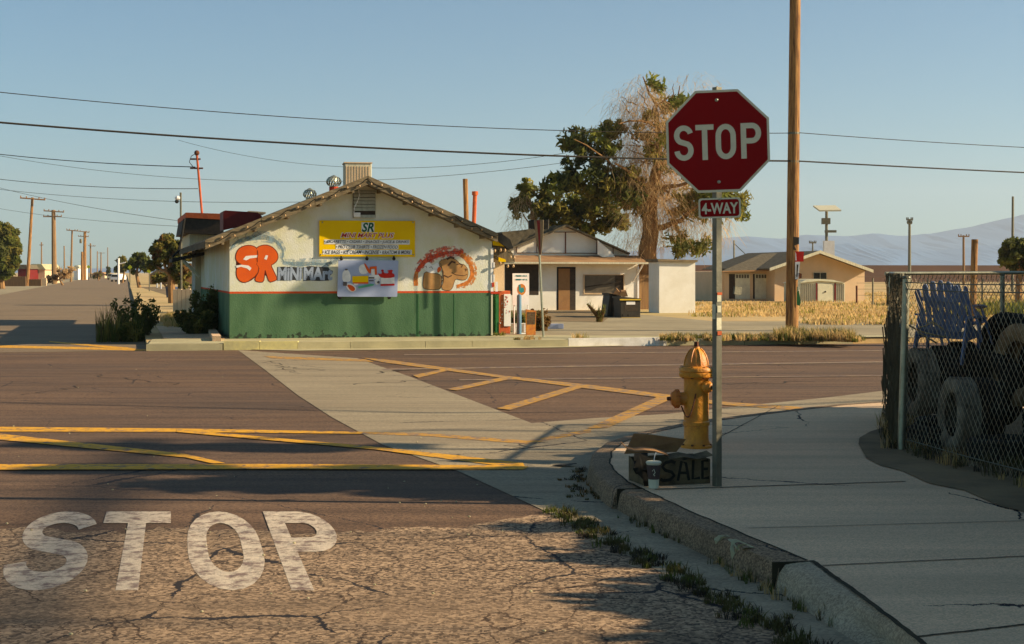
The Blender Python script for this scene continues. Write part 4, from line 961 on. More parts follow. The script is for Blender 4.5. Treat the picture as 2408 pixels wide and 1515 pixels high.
FB = Fac(C3(285, 0)[0], 37.6, 14)
q = FB.p(*C3(348, 1100)); bp_ = thing('blue_post', 'round blue bollard in front of the white poster board', 'bollard', fz(q, LZ) - Vector((0, .25, 0)))
b = MB(); t = FB.p(*C3(348, 960)).z; b.lathe([(.062, 0), (.062, t - LZ - .02), (.04, t - LZ + .02), (.0, t - LZ + .03)], bp_.location, seg=16); b.build('post', M['bluepost'], bp_, smooth=True)
wb = thing('poster_board', 'tall white poster board with an orange round emblem beside the shop', 'sign', fz(FB.p(*C3(365, 1055)), LZ))
b = MB(); FB.rect(b, *C3(286, 748), *C3(446, 1056), 0, .03); b.build('panel', M['white'], wb)
b = MB(); a = FB.p(*C3(300, 1050), -.04); c = FB.p(*C3(432, 1050), -.04)
for p in (a, c): b.tube([p, fz(p, LZ)], .018, 6)
b.tube([fz(a, LZ + .01) + FB.n * .2, fz(c, LZ + .01) + FB.n * .2], .02, 6); b.build('frame', M['white'], wb)
b = MB(); cir = [C3(*q) for q in arc(372, 905, 42, 55, 0, 345, 20)]; FB.shape(b, cir, .003); b.build('emblem', M['orange'], wb)
b = MB(); FB.shape(b, [C3(*q) for q in ((345, 860), (362, 855), (366, 890), (392, 885), (398, 925), (372, 940), (345, 920))], .006); b.build('emblem_mark', M['inkblue'], wb)
b = MB()
for y0_ in (772, 808):
    pts = [(308 + k * 3.4, y0_ + 7 * math.sin(k * 1.9 + y0_) + (5 if k % 5 == 0 else 0)) for k in range(36)]
    FB.ribbon(b, [C3(*q) for q in pts], .8, .004 + y0_ * 1e-6)
b.build('script_lettering', M['inkblue'], wb)
FO = Fac(C3(415, 0)[0], 36.2, 14)
ob = thing('menu_board', 'small orange menu board with dark scrawled writing on the pavement edge', 'sign', fz(FO.p(*C3(465, 1300)), LZ))
b = MB(); a = FO.p(*C3(415, 1098)); c = FO.p(*C3(515, 1112)); d_ = FO.p(*C3(508, 1304)); e_ = FO.p(*C3(418, 1304))
b.prism([a, c, fz(d_, LZ), fz(e_, LZ)], -FO.n * .05); b.build('board', M['orange'], ob)
b = MB(); rnd = random.Random(3)
for k in range(5):
    y = 1135 + k * 24; FO.ribbon(b, [C3(426 + j * 5, y + rnd.uniform(-8, 8)) for j in range(16)], 1.3, .004 + k * .0004)
b.build('scrawl', M['rust'], ob)
b = MB(); FO.rect(b, *C3(424, 1125), *C3(506, 1245), .003, 0); b.build('writing_panel', M['cardold'], ob)

# crossing sign seen edge-on
q = A(*C3(585, 1392), 35.2); q.z = .15
ss = thing('street_sign', 'leaning thin street sign pole with brown backed signs seen from the side', 'street sign', q)
tp = A(*C3(530, 225), 35.2); mid_ = A(*C3(547, 570), 35.2)
b = MB(); b.tube([q, q + (tp - q)], .028, 8); b.build('pole', M['galv'], ss)
b = MB(); b.prism([A(*C3(x, y), 35.1) for x, y in ((492, 226), (584, 226), (578, 420), (562, 568), (545, 568), (512, 420))], Vector((.01, .03, 0))); b.build('sign_back', M['weath'], ss)
b = MB(); b.prism([A(*C3(x, y), 35.05) for x, y in ((520, 232), (552, 232), (556, 566), (549, 566))], Vector((0, -.01, 0))); b.build('fold', M['maroon'], ss)
b = MB(); b.prism([A(*C3(x, y), 35.3) for x, y in ((440, 232), (500, 226), (500, 322), (444, 310))], Vector((.02, .03, 0))); b.prism([A(*C3(x, y), 35.3) for x, y in ((584, 228), (634, 222), (630, 318), (586, 322))], Vector((.02, .03, 0))); b.build('name_blade', M['plastic_blk'], ss)

# pipes behind the roof
q = A(1096, 540, 47); t = thing('wooden_stub_pole', 'brown wooden pole top rising behind the right end of the shop roof', 'pole', (q.x, 47, LZ))
b = MB(); b.tube([(q.x + .1, 47, LZ), A(1094, 421, 47)], .085, 10); b.build('pole', M['polewood'], t)
q = A(1113, 540, 46); t = thing('red_pipe', 'capped red vent pipe beside the brown pole behind the shop roof', 'pipe', (q.x, 46, LZ))
b = MB(); b.tube([(q.x - .1, 46, LZ), A(1117, 456, 46)], .07, 10); b.build('pipe', M['orangered'], t); b = MB(); p = A(1117, 457, 46); b.lathe([(.1, -.03), (.1, .09), (.0, .1)], p, seg=12); b.build('cap', M['orangered'], t)

# ================================================================== WHITE HOUSE, SHED, CREAM HOUSE
def ff(fc, mb, pts, off, vec=None, cc=C3):
    return mb.prism([fc.p(*cc(x, y), off) for x, y in pts], vec if vec is not None else -fc.n * .05)
FH = Fac(C3(160, 0)[0], 60.5, 14)
h = thing('white_house', 'white gabled house with a tan porch roof and brown door behind the gravel lot', 'house', fz(FH.p(*C3(800, 1100)), LZ))
b = MB(); a = FH.p(*C3(160, 650)); c = FH.p(*C3(1508, 650)); b.prism([a, c, fz(c, LZ), fz(a, LZ)], -FH.n * 6); b.build('wall', M['ywhite'], h)
b = MB(); ff(FH, b, ((240, 515), (800, 284), (905, 338), (1420, 556), (1420, 640), (240, 640)), -.9, -FH.n * 5); b.build('gable_wall', M['ywhite'], h)
b = MB()
P_ = [FH.p(*C3(x, y), -.5) for x, y in ((810, 272), (822, 292), (490, 425), (250, 524), (236, 512))]; b.prism(P_, -FH.n * .4 )
b.prism([FH.p(*C3(x, y), -.95) for x, y in ((180, 345), (300, 334), (490, 318), (812, 270), (500, 400), (255, 508))], -FH.n * 4.5)
b.prism([FH.p(*C3(x, y), -.5) for x, y in ((812, 270), (1110, 405), (1430, 548), (1430, 562), (1110, 420), (815, 290))], -FH.n * 5); b.build('roof', M['roofgrey'], h)
b = MB()
for x, y0_, y1_, wd in ((325, 480, 545, 4), (520, 420, 548, 5), (797, 345, 550, 9), (1103, 415, 560, 6), (1262, 470, 560, 5)): ff(FH, b, ((x, y0_), (x + wd, y0_), (x + wd, y1_), (x, y1_)), -.86)
ff(FH, b, ((690, 344), (900, 344), (900, 350), (690, 350)), -.855); ff(FH, b, ((330, 545), (1110, 550), (1110, 556), (330, 551)), -.85); b.build('batten', M['rust'], h)
# porch roof: slopes towards us
b = MB(); up = [FH.p(*C3(x, y), -.85) for x, y in ((275, 572), (1100, 568), (1110, 572), (1380, 572), (1500, 574))]; lo = [FH.p(*C3(x, y), .75) for x, y in ((300 - 60, 634), (1605, 640))]
b.prism([up[0], up[4], lo[1], lo[0]], Vector((0, 0, -.06))); b.build('porch_roof', M['rooftan'], h)
b = MB(); ff(FH, b, ((195, 636), (1608, 641), (1608, 658), (195, 653)), .78, -FH.n * .1); b.build('eave_board', M['shadewhite'], h)
b = MB(); ff(FH, b, ((1110, 425), (1250, 545), (1310, 640), (1180, 600), (1110, 565)), -.5, FH.n * .03); b.build('flashing', M['ywhite'], h)
def opening(fc, par, x0, y0_, x1, y1_, m, name='window', cc=C3, fr_=None, off=.01):
    b = MB(); fc.rect(b, *cc(x0, y0_), *cc(x1, y1_), off, .02); o = b.build(name, M[m], par)
    if fr_:
        wd = fr_[1]; b = MB()
        for q in ((x0 - wd, y0_ - wd, x1 + wd, y0_), (x0 - wd, y1_, x1 + wd, y1_ + wd), (x0 - wd, y0_, x0, y1_), (x1, y0_, x1 + wd, y1_)): fc.rect(b, *cc(q[0], q[1]), *cc(q[2], q[3]), off + .05, .0)
        b.build('frame', M[fr_[0]], o)
    return o
opening(FH, h, 210, 662, 538, 958, 'dark'); 
wdw = opening(FH, h, 985, 765, 1365, 940, 'greyblind', fr_=('cream', 7))
b = MB(); FH.rect(b, *C3(1282, 768), *C3(1362, 938), .02, -.012); ff(FH, b, ((990, 875), (1280, 835), (1280, 845), (990, 888)), .02); b.build('pane', M['dark'], wdw)  # dark right pane; the slanting strip paints the brace's shading
dr = opening(FH, h, 716, 686, 898, 1108, 'black', 'doorway')
b = MB(); FH.rect(b, *C3(732, 702), *C3(842, 1106), .03, -.012); b.build('door', M['brown'], dr)
b = MB(); FH.rect(b, *C3(843, 702), *C3(893, 1106), .022, -.012); b.build('side_panel', M['dark'], dr)
b = MB(); p = FH.p(*C3(1562, 648), .7); b.tube([p, FH.p(*C3(1455, 830), .05)], .04, 6); b.build('brace', M['white'], h)
b = MB(); FH.rect(b, *C3(1500, 700), *C3(1516, 990), .05, .1); b.build('corner_board', M['white'], h)
t = thing('board_fence', 'short tan board fence between the white house and the tree trunk', 'fence', fz(FH.p(*C3(1560, 1100)), LZ)); b = MB()
for k in range(8):
    x = 1512 + k * 13; a = FH.p(*C3(x, 762), -.3); c = FH.p(*C3(x + 11, 762), -.3); b.prism([a, c, fz(c, LZ), fz(a, LZ)], -FH.n * .03)
b.build('boards', M['polefar'], t)
t = thing('low_planter_wall', 'long low tan planter wall in front of the white house door', 'wall', FH.p(*C3(840, 1230), 5.5)); t.location.z = LZ
b = MB(); a = FH.p(*C3(590, 1205), 6); c = FH.p(*C3(1120, 1205), 6); b.prism([a, c, fz(c, LZ), fz(a, LZ)], -FH.n * .25); b.build('wall', M['cardold'], t)
FW = Fac(C3(1712, 0)[0], 56.8, 14)
t = thing('white_shed', 'plain white flat roofed shed right of the large tree trunk', 'shed', fz(FW.p(*C3(1890, 1130)), LZ))
b = MB(); a = FW.p(*C3(1712, 640)); c = FW.p(*C3(2062, 640)); b.prism([a, c, fz(c, LZ), fz(a, LZ)], -FW.n * 1.25); b.build('wall', M['ywhite'], t)
b = MB(); ff(FW, b, ((1700, 608), (2088, 618), (2084, 640), (1700, 634)), .12, -FW.n * 1.5); b.build('roof', M['fascia'], t)

FY = Fac(C4(575, 0)[0], 80, 13)
h = thing('cream_house', 'cream stucco gabled house with two white garage doors in the dry field', 'house', fz(FY.p(*C4(800, 765)), LZ))
b = MB(); a = FY.p(*C4(575, 545)); c = FY.p(*C4(1236, 545))
b.prism([FY.p(*C4(575, 540)), FY.p(*C4(910, 408)), FY.p(*C4(1236, 530)), fz(c, LZ), fz(a, LZ)], -FY.n * 9); b.build('wall', M['cream'], h)
b = MB(); g0 = FY.p(*C4(188, 552), -1.2); g1 = FY.p(*C4(590, 548), -1.2); b.prism([g0, g1, fz(g1, LZ), fz(g0, LZ)], -FY.n * 8); b.build('garage_wall', M['cream'], h)
r0 = [FY.p(*C4(x, y), .9) for x, y in ((538, 528), (908, 398), (1300, 541))]; tn = Vector((0, 0, -.06))
b = MB(); b.prism([r0[0], r0[1], r0[1] + tn, r0[0] + tn], -FY.n * 10.5); b.prism([r0[1] + FY.e * .003, r0[2], r0[2] + tn, r0[1] + tn + FY.e * .003], -FY.n * 10.5)
lf = [FY.p(*C4(x, y), o_) for x, y, o_ in ((185, 548, -.6), (560, 534, -.6), (905, 400, -4.5), (480, 421, -4.5))]
b.prism(lf, Vector((0, 0, -.08))); b.build('roof', M['roofgrey'], h)
b = MB()
for i in (0, 1): b.prism([r0[i] + FY.n * .03 + Vector((0, 0, .02)), r0[i + 1] + FY.n * .03 + Vector((0, 0, .02)), r0[i + 1] + FY.n * .03 + Vector((0, 0, -.15)), r0[i] + FY.n * .03 + Vector((0, 0, -.15))], -FY.n * .03)
b.build('rake_board', M['shadewhite'], h)
b = MB(); ff(FY, b, ((188, 548), (560, 538), (560, 546), (188, 556)), -.55, cc=C4); b.build('eave_board', M['rooftan'], h)
wd_ = opening(FY, h, 863, 561, 957, 606, 'glass', cc=C4, fr_=('shadewhite', 2)); b = MB(); FY.rect(b, *C4(909, 561), *C4(912, 606), .03, -.01); b.build('mullion', M['shadewhite'], wd_)
class Sh:
    def __init__(s, fc, off): s.fc = fc; s.off = off; s.n = fc.n; s.e = fc.e
    def p(s, x, y, off=0): return s.fc.p(x, y, off + s.off)
    def rect(s, mb, x0, y0, x1, y1, front, back): return s.fc.rect(mb, x0, y0, x1, y1, front + s.off, back - s.off)
FG = Sh(FY, -1.2)
for x0, x1 in ((285, 396), (430, 546)):
    d_ = opening(FG, h, x0, 568, x1, 752, 'garage', 'garage_door', C4, off=.02)
    b = MB()
    for k in range(5): FG.rect(b, *C4(x0 + 8 + k * (x1 - x0 - 12) / 5, 574), *C4(x0 + 8 + (k + .72) * (x1 - x0 - 12) / 5, 600), .03, -.015)
    b.build('pane', M['greyblind'], d_)
b = MB()
for x0, x1 in ((240, 284), (417, 429)): FG.rect(b, *C4(x0, 570), *C4(x1, 752), .03, .0)
b.build('jamb_shade', M['dark'], h)  # dark strips paint the shade of the garage recess
for x0, x1 in ((396, 416), (546, 560), (205, 240)): b = MB(); FG.rect(b, *C4(x0, 560), *C4(x1, 756), .05, .0); b.build('pier', M['cream'], h)
FT = Fac(C4(745, 0)[0], 76.5, 13)
t = thing('tin_shed', 'low white ribbed metal shed against the cream house', 'shed', fz(FT.p(*C4(900, 770)), LZ))
b = MB(); b.prism([fz(FT.p(*C4(745, 700)), LZ), FT.p(*C4(745, 640)), FT.p(*C4(800, 632)), FT.p(*C4(905, 618)), FT.p(*C4(1090, 636)), fz(FT.p(*C4(1090, 700)), LZ)], -FT.n * 1.8); b.build('wall', M['shed'], t)
b = MB(); b.prism([FT.p(*C4(x, y), .1) for x, y in ((740, 638), (810, 612), (905, 606), (1000, 612), (1094, 634), (905, 620))], -FT.n * 2.0); b.build('roof', M['alu'], t)
b = MB()
for k in range(24):
    x = 770 + k * 13.5
    if 888 < x < 1010: continue
    FT.rect(b, *C4(x, 642), *C4(x + 3, 770), .02, .0)
b.build('rib', M['bluepost'] if False else M['greyblind'], t)['kind'] = 'stuff'
b = MB()
for x in (880, 1016): FT.rect(b, *C4(x, 636), *C4(x + 9, 772), .03, .0)
b.build('door_post', M['maroon'], t); b = MB(); FT.rect(b, *C4(893, 640), *C4(998, 770), .025, 0); d_ = b.build('door', M['shed'], t); b = MB(); b.ball(FT.p(*C4(948, 700), .04), .05, 6, 4); b.build('handle', M['dark'], d_)

# dumpsters
def dumpster(name, label, pts_front, Y, m_lid, wheels, group=None, ribs=None, labelp=None, dp=.8, ang=14):
    fd = Fac(pts_front[0][0], Y, ang); cx_ = sum(p[0] for p in pts_front) / 4
    t = thing(name, label, 'dumpster', fz(fd.p(cx_, 755), LZ), group)
    b = MB(); b.prism([fd.p(x, y) for x, y in pts_front], -fd.n * dp); b.build('bin', M['plastic_blk'], t, bevel=.015)
    b = MB(); p0, p1 = pts_front[0], pts_front[1]
    b.prism([fd.p(p0[0] - 1.5, p0[1] - 3, .04), fd.p(p1[0] + 1.5, p1[1] - 3, .04), fd.p(p1[0] + 1.5, p1[1] + 2, .04), fd.p(p0[0] - 1.5, p0[1] + 2, .04)], -fd.n * (dp + .08)); b.build('lid', M[m_lid], t)
    for x, y in wheels:
        c = fd.p(x, y, -.08 if x < cx_ else -.1); w_ = MB(); w_.lathe([(.0, -.03), (.085, -.03), (.095, 0), (.085, .03), (.0, .03)], (c.x, c.y, LZ + .095), fd.e, 14); wo_ = w_.build('wheel', M['rubber'], t)
        w_ = MB(); w_.box(c.x - .03, c.x + .03, c.y - .04, c.y + .04, LZ + .15, LZ + .27); w_.build('caster', M['dgalv'], wo_)
    if ribs:
        b = MB()
        for x in ribs: b.prism([fd.p(x, p0[1] + 3, .025), fd.p(x + 1.6, p0[1] + 3, .025), fd.p(x + 1.6, pts_front[2][1] - 1, .025), fd.p(x, pts_front[2][1] - 1, .025)], -fd.n * .03)
        b.build('rib', M['plastic_blk'], t)
    return t, fd
t, fd = dumpster('dumpster', 'black wheeled dumpster with yellow rim and white label in the gravel lot', [C3(1332, 985), C3(1532, 1005), C3(1528, 1195), C3(1338, 1180)], 50.8, 'plastic_blk', [C3(1350, 1222), C3(1500, 1220), C3(1405, 1208)], 'dumpsters in the lot')
b = MB(); fd.rect(b, *C3(1392, 1022), *C3(1478, 1052), .006, 0); b.build('label_plate', M['white'], t); b = MB(); fd.rect(b, *C3(1345, 1178), *C3(1525, 1198), .02, 0); fd.rect(b, *C3(1330, 998), *C3(1534, 1010), .05, 0); b.build('rail', M['plastic_yel'], t)
b = MB(); fd.rect(b, *C3(1375, 1020), *C3(1505, 1115), .004, 0); b.build('recess', M['dark'], t)
t, fd = dumpster('dumpster', 'ribbed all black dumpster leaning behind the yellow rimmed one', [C3(1232, 952), C3(1345, 965), C3(1335, 1190), C3(1204, 1165)], 51.8, 'plastic_blk', [C3(1258, 1205), C3(1330, 1222)], 'dumpsters in the lot', ribs=[C3(x, 0)[0] for x in (1235, 1262, 1290, 1315)])
t = thing('rubbish_pile', 'brown cardboard and rubbish heaped on top of the dumpsters', 'rubbish', A(*C3(1330, 970), 51.6)); b = MB()
for q in (((1262, 950), (1300, 900), (1330, 935), (1320, 958)), ((1320, 960), (1345, 925), (1392, 922), (1408, 972), (1360, 978))): b.prism([A(*C3(x, y), 51.5) for x, y in q], (0, .3, .05))
b.build('cardboard', M['card'], t)

# ------------------------------------------------------------------ utility poles, cables
up_ = thing('utility_pole', 'tall brown wooden utility pole with stapled notices right of the stop sign', 'utility pole', (A(1862, 785, 39.5).x, 39.5, LZ))
b = MB(); bs = A(1862, 790, 39.5); bs.z = LZ - .05; tpz = A(1872, -230, 39.5)
b.tube([bs.lerp(tpz, k / 12) for k in range(13)], [.178 - .035 * k / 12 for k in range(13)], 20); pol = b.build('pole', M['polewood'], up_, smooth=True)
def pole_pt(y): return bs.lerp(tpz, (790 - y) / (790 + 230.))
b = MB(); 
for y, x in ((318, 3), (385, 3)):
    p = pole_pt(y); b.lathe([(.165, -.03), (.165, .03)], p, seg=16)
b.build('cable_clamp', M['dgalv'], up_)
def plate(name, m, cr, mpar, dy=-.17, tilt=.02):
    b = MB(); b.prism([A(*C4(x, y), 39.5 + dy) for x, y in cr], Vector((0, .012, 0))); return b.build(name, M[m], mpar)
rs_ = plate('red_notice', 'inkred', ((727, 402), (790, 406), (788, 478), (726, 480)), up_)
plate('white_notice', 'inkwhite', ((726, 480), (762, 480), (750, 610), (726, 608)), up_, -.175)
b = MB(); b.prism([A(*C4(x, y), 39.31) for x, y in ((738, 500), (750, 500), (742, 590), (735, 590))], (0, .003, 0)); b.build('print', M['ink'], up_)
b = MB(); b.prism([A(*C4(x, y), 39.31) for x, y in ((733, 420), (737, 470), (728, 470), (728, 408))], (0, .003, 0)); b.build('print', M['inkwhite'], up_)
plate('paper_scrap', 'stick', ((746, 610), (768, 612), (762, 680), (744, 700)), up_, -.18)
plate('green_notice', 'greenpaint', ((740, 660), (752, 680), (768, 780), (760, 803), (738, 798)), up_, -.178)
b = MB(); b.prism([A(*C4(x, y), 39.3) for x, y in ((755, 562), (775, 568), (774, 600), (758, 604))], (0, .05, 0)); b.build('loose_scrap', M['rust'], up_)
b = MB(); b.prism([A(*C4(x, y), 39.32) for x, y in ((712, 296), (755, 300), (754, 350), (720, 360), (735, 398), (712, 390))], (0, .01, 0)); b.build('old_patch', M['dark'], up_)

def cable(name, label, P0, P1, sag, r, m='cable', group=None):
    P0, P1 = Vector(P0), Vector(P1); b = MB(); n = 40
    c = (P0 + P1) / 2
    b.tube([P0.lerp(P1, i / n) + Vector((0, 0, -sag * 4 * (i / n) * (1 - i / n))) for i in range(n + 1)], r, 6, False)
    o = b.build(name, M[m], None, base=c); return tag(o, label, 'cable', group)
pz = lambda y: pole_pt(y)
def leftpt(x, y, Y): return A(x, y, Y)
cable('overhead_cable', 'thick dark cable sagging from the utility pole to the left over the shop roof', leftpt(-500, 243, 32.5), pz(384) + Vector((-.1, -.1, 0)), .28, .026)
cable('overhead_cable', 'thin upper wire running left from the utility pole behind the stop sign', leftpt(-500, 160, 32.5), pz(318) + Vector((-.1, -.1, 0)), .42, .011)
cable('overhead_cable', 'thick dark cable leaving the utility pole towards the right edge', pz(384) + Vector((.1, -.1, 0)), A(3000, 428, 46), .05, .022)
cable('overhead_cable', 'thin sagging wire leaving the utility pole towards the right edge', pz(317) + Vector((.1, -.1, 0)), A(3000, 366, 46), .12, .011)
g_ = None
cable('service_cable', 'upper service cable reaching the red mast on the shop from the left', A(-300, 318, 60), A(459, 393, 46.5), .25, .016)
for x0, y0_, Y0, x1, y1_, Y1, sg_, lab in ((-300, 372, 60, 465, 444, 46.5, .35, 'second service cable reaching the middle of the red mast'),
        (-300, 398, 90, 900, 470, 60, .8, 'faint wire crossing behind the red mast above the shop roof'),
        (-300, 300, 80, 1400, 372, 70, 2.0, 'faint deeply sagging wire above the shop roof ending at the tree'),
        (420, 330, 90, 1330, 360, 70, 1.2, 'lower faint sagging wire above the shop gable'),
        (-200, 380, 110, 432, 521, 70, .5, 'dark slanting wire descending to the street lamp from the left edge'),
        (-200, 445, 140, 432, 533, 75, .6, 'lowest faint slanting wire above the left street poles')):
    cable('thin_wire', lab, A(x0, y0_, Y0), A(x1, y1_, Y1), sg_, .012, 'wire')

q = A(427, 655, 62); t = thing('street_lamp', 'thin metal street lamp pole with a small white lamp left of the red roof', 'street lamp', (q.x, 62, 0))
b = MB(); b.tube([(q.x, 62, 0), A(425, 453, 62)], .045, 8); b.build('pole', M['dgalv'], t)
b = MB(); p = A(418, 466, 62); b.tube([A(425, 462, 62), p], .02, 6); b.ball(p, .13, 8, 6, (1, 1, .8)); lo_ = b.build('lamp', M['white'], t); b = MB(); b.ball(A(416, 474, 62), .09, 8, 5); b.build('lens', M['black'], lo_)

def tpole(label, xb, yb, xt, yt, Y, arms, r=.16, m='polefar', extra=None, zb=0):
    a = A(xb, yb, Y); a.z = zb; t = thing('power_pole', label, 'utility pole', a, 'power poles in the distance'); b = MB(); tp_ = A(xt, yt, Y)
    b.tube([a, a.lerp(tp_, .5), tp_], [r, r * .85, r * .7], 8); b.build('pole', M[m], t, smooth=True)
    for (x0, ya, x1, yb_) in arms:
        b = MB(); p, q = A(x0, ya, Y - .2), A(x1, yb_, Y - .2); b.tube([p, q], .09, 5)
        for k in (0.02, .25, .75, .98): c = p.lerp(q, k); b.tube([c, c + Vector((0, 0, .28))], .07, 5)
        b.build('crossarm', M[m], t)
    if extra:
        b = MB(); c = A(extra[0], extra[1], Y - .4); b.lathe([(.28, -.5), (.3, 0), (.28, .4), (.1, .5)], c, seg=12); b.build('transformer', M['dgalv'], t)
    return t
tpole('leaning dark power pole with one crossarm at the left street edge', *CP(365, 1305), *CP(435, 122), 182, [(*CP(270, 128), *CP(605, 155))], .24, 'polewood')
tpole('thick pale power pole with two crossarms', *CP(728, 1280), *CP(715, 290), 212, [(*CP(585, 300), *CP(855, 318)), (*CP(580, 378), *CP(825, 378))], .42, 'polefar')
tpole('slim power pole with a short crossarm standing right of the two crossarm one', *CP(948, 1250), *CP(965, 560), 260, [(*CP(890, 558), *CP(1040, 570))], .22)
tpole('power pole carrying a grey transformer drum', *CP(1130, 1185), *CP(1135, 575), 330, [(*CP(1030, 570), *CP(1195, 588)), (*CP(1045, 640), *CP(1185, 645))], .45, 'polewood', CP(1080, 705))
tpole('short brown pole without crossarm beside the transformer pole', *CP(1098, 1185), *CP(1098, 848), 320, [], .35, 'polewood')
tpole('far power pole beside the lime sign', *CP(1212, 1170), *CP(1210, 735), 420, [(*CP(1180, 768), *CP(1275, 772))], .3)
tpole('far faint power pole on the left horizon above the pale roof', *CP(557, 1010), *CP(555, 720), 480, [(*CP(530, 760), *CP(580, 760))], .3)
tpole('far faint power pole rising from the bare brown tree', *CP(862, 1000), *CP(858, 770), 480, [], .3)
tpole('very far power pole with crossarm above the end of the street', *CP(1350, 1150), *CP(1350, 855), 700, [(*CP(1310, 865), *CP(1405, 865))], .4)
tpole('very far slim power pole left of the street end', *CP(1300, 1150), *CP(1302, 840), 640, [], .3)
tpole('very far slim power pole right of the street end', *CP(1440, 1150), *CP(1440, 790), 620, [], .25)
tpole('tall far power pole with two short crossarms above the brown embankment', *C4(1566, 560), *C4(1567, 165), 160, [(*C4(1545, 172), *C4(1590, 172)), (*C4(1550, 198), *C4(1584, 198))], .2, 'dgalv')
tpole('far power pole with wide crossarm behind the chain link enclosure', *C4(1965, 560), *C4(1963, 285), 190, [(*C4(1925, 293), *C4(2005, 293))], .2)
tpole('small far power pole behind the cream house roof', *C4(855, 470), *C4(855, 330), 190, [(*C4(830, 340), *C4(880, 340))], .14, 'dgalv')
tpole('tallest right hand far pole beside the bushy green tree', *C4(2322, 500), *C4(2326, 0), 120, [], .14, 'dgalv')
a = A(*C4(277, 560), 130); t = thing('guyed_pole', 'slim far pole with a slanting guy wire left of the cream house roof', 'utility pole', (a.x, 130, LZ)); b = MB(); b.tube([(a.x, 130, LZ), A(*C4(277, 322), 130)], .08, 6); b.build('pole', M['dgalv'], t)
b = MB(); b.tube([A(*C4(277, 345), 130), A(*C4(410, 470), 126)], .04, 5); b.build('guy_wire', M['dgalv'], t)
a = A(*C4(2040, 780), 44); t = thing('short_brown_pole', 'short brown wooden post standing in the field behind the fence', 'post', (a.x, 44, LZ)); b = MB(); b.tube([(a.x - .05, 44, LZ), A(*C4(2046, 315), 44)], .10, 10); b.build('pole', M['polewood'], t)
a = A(*C4(955, 400), 118); t = thing('solar_light', 'solar street light with a flat tilted panel above the cream house', 'solar light', (a.x, 118, LZ))
b = MB(); b.tube([(a.x, 118, LZ), A(*C4(957, 92), 118)], .12, 8); b.build('pole', M['dgalv'], t)
b = MB(); b.prism([A(*C4(858, 66), 118), A(*C4(1020, 64), 118), A(*C4(1065, 98), 116.5), A(*C4(905, 100), 116.5)], (0, 0, -.12)); b.build('solar_panel', M['shadewhite'], t)
b = MB(); p = A(*C4(955, 150), 117.8); b.box(p.x - .35, p.x + .3, 117.6, 118.1, p.z - .6, p.z - .1); b.box(p.x - .1, p.x + .8, 117.6, 118, p.z - 1.3, p.z - 1.1); b.build('fittings', M['dgalv'], t)
b = MB(); p = A(*C4(978, 392), 110); b.box(p.x - .4, p.x + .4, 110, 110.5, p.z - .9, p.z + .7); b.build('battery_box', M['white'], t)

# ================================================================== STOP SIGN
SB = G(1686, 1143, .15)
M['postm'] = mat('sign_post_steel', (.20, .195, .19), (.14, .135, .13), .5, 9, .1, 60, metal=.35)
ss = thing('stop_sign', 'red octagonal stop sign with a small plate below on a galvanised square post', 'stop sign', SB)
Mp = Matrix.Translation(SB) @ Matrix.Rotation(R(28), 4, 'Z'); tz = 3.135 - .15
b = MB(); h_ = .0265; b.box(-h_, h_, -h_, h_, -.05, tz, Mp); post = b.build('post', M['postm'], ss, bevel=.004)
b = MB(); rnd = random.Random(9)
for (z, hh, wd) in ((1.38, .05, .02), (1.30, .05, .018), (1.17, .09, .024)):
    b.box(-wd, wd * .8, -h_ - .004, -h_ - .001, z, z + hh, Mp)
b.box(-h_ - .003, -h_ + .004, -.02, .02, 1.25, 1.36, Mp); b.build('sticker', M['stick'], ss)
b = MB(); b.box(-.02, .024, -h_ - .006, -h_ - .003, 1.43, 1.45, Mp); b.box(-.018, .02, -h_ - .006, -h_ - .003, 1.13, 1.16, Mp); b.build('torn_sticker', M['orangered'], ss)
b = MB(); b.box(-.075, -.01, -h_ - .02, -h_ - .002, 1.44, 1.50, Mp @ Matrix.Rotation(R(8), 4, 'Y')); b.build('old_bracket', M['dgalv'], ss)
yaw = R(-7); roll = R(-1.6)
sc = Vector((A(1687.8, 332.1, 10.6).x, 10.6, A(1687.8, 332.1, 10.6).z))
Ms = Matrix.Translation(sc) @ Matrix.Rotation(yaw, 4, 'Z') @ Matrix.Rotation(roll, 4, 'Y')
def sv(x, z, d=0.0): return Ms @ Vector((x, -d, z))
def octo(r): 
    R_ = r / math.cos(R(22.5)); return [(R_ * math.cos(R(22.5 + 45 * k)), R_ * math.sin(R(22.5 + 45 * k))) for k in range(8)]
b = MB(); b.prism([sv(x, z, .004) for x, z in octo(.381)], (Ms.to_3x3() @ Vector((0, .004, 0)))); pa = b.build('sign_plate', M['signwhite'], ss)
b = MB(); b.poly([sv(x, z, .0052) for x, z in octo(.363)]); b.build('red_face', M['signred'], pa)
b = MB()
for ch, x0, wd in (('S', -.323, .143), ('T', -.163, .134), ('O', -.016, .150), ('P', .170, .150)):
    put_letter(b, ch, wd, .264, .040, lambda x, y, dz, x0=x0: sv(x0 + x, -.138 + y, .0064 + dz))
b.build('lettering', M['signwhite'], pa)
b = MB()
for z in (.305, -.305): b.lathe([(.013, 0), (.013, .004), (.008, .008), (.0, .009)], sv(0, z, .006), (Ms.to_3x3() @ Vector((0, -1, 0))), 10)
b.build('bolt', M['galv'], pa)
def rrect(w_, h_, r, n=5):
    out = []
    for cx_, cz, a0 in ((w_ / 2 - r, h_ / 2 - r, 0), (-w_ / 2 + r, h_ / 2 - r, 90), (-w_ / 2 + r, -h_ / 2 + r, 180), (w_ / 2 - r, -h_ / 2 + r, 270)):
        out += [(cx_ + r * math.cos(R(a0 + 90 * k / n)), cz + r * math.sin(R(a0 + 90 * k / n))) for k in range(n + 1)]
    return out
cz0 = -.499
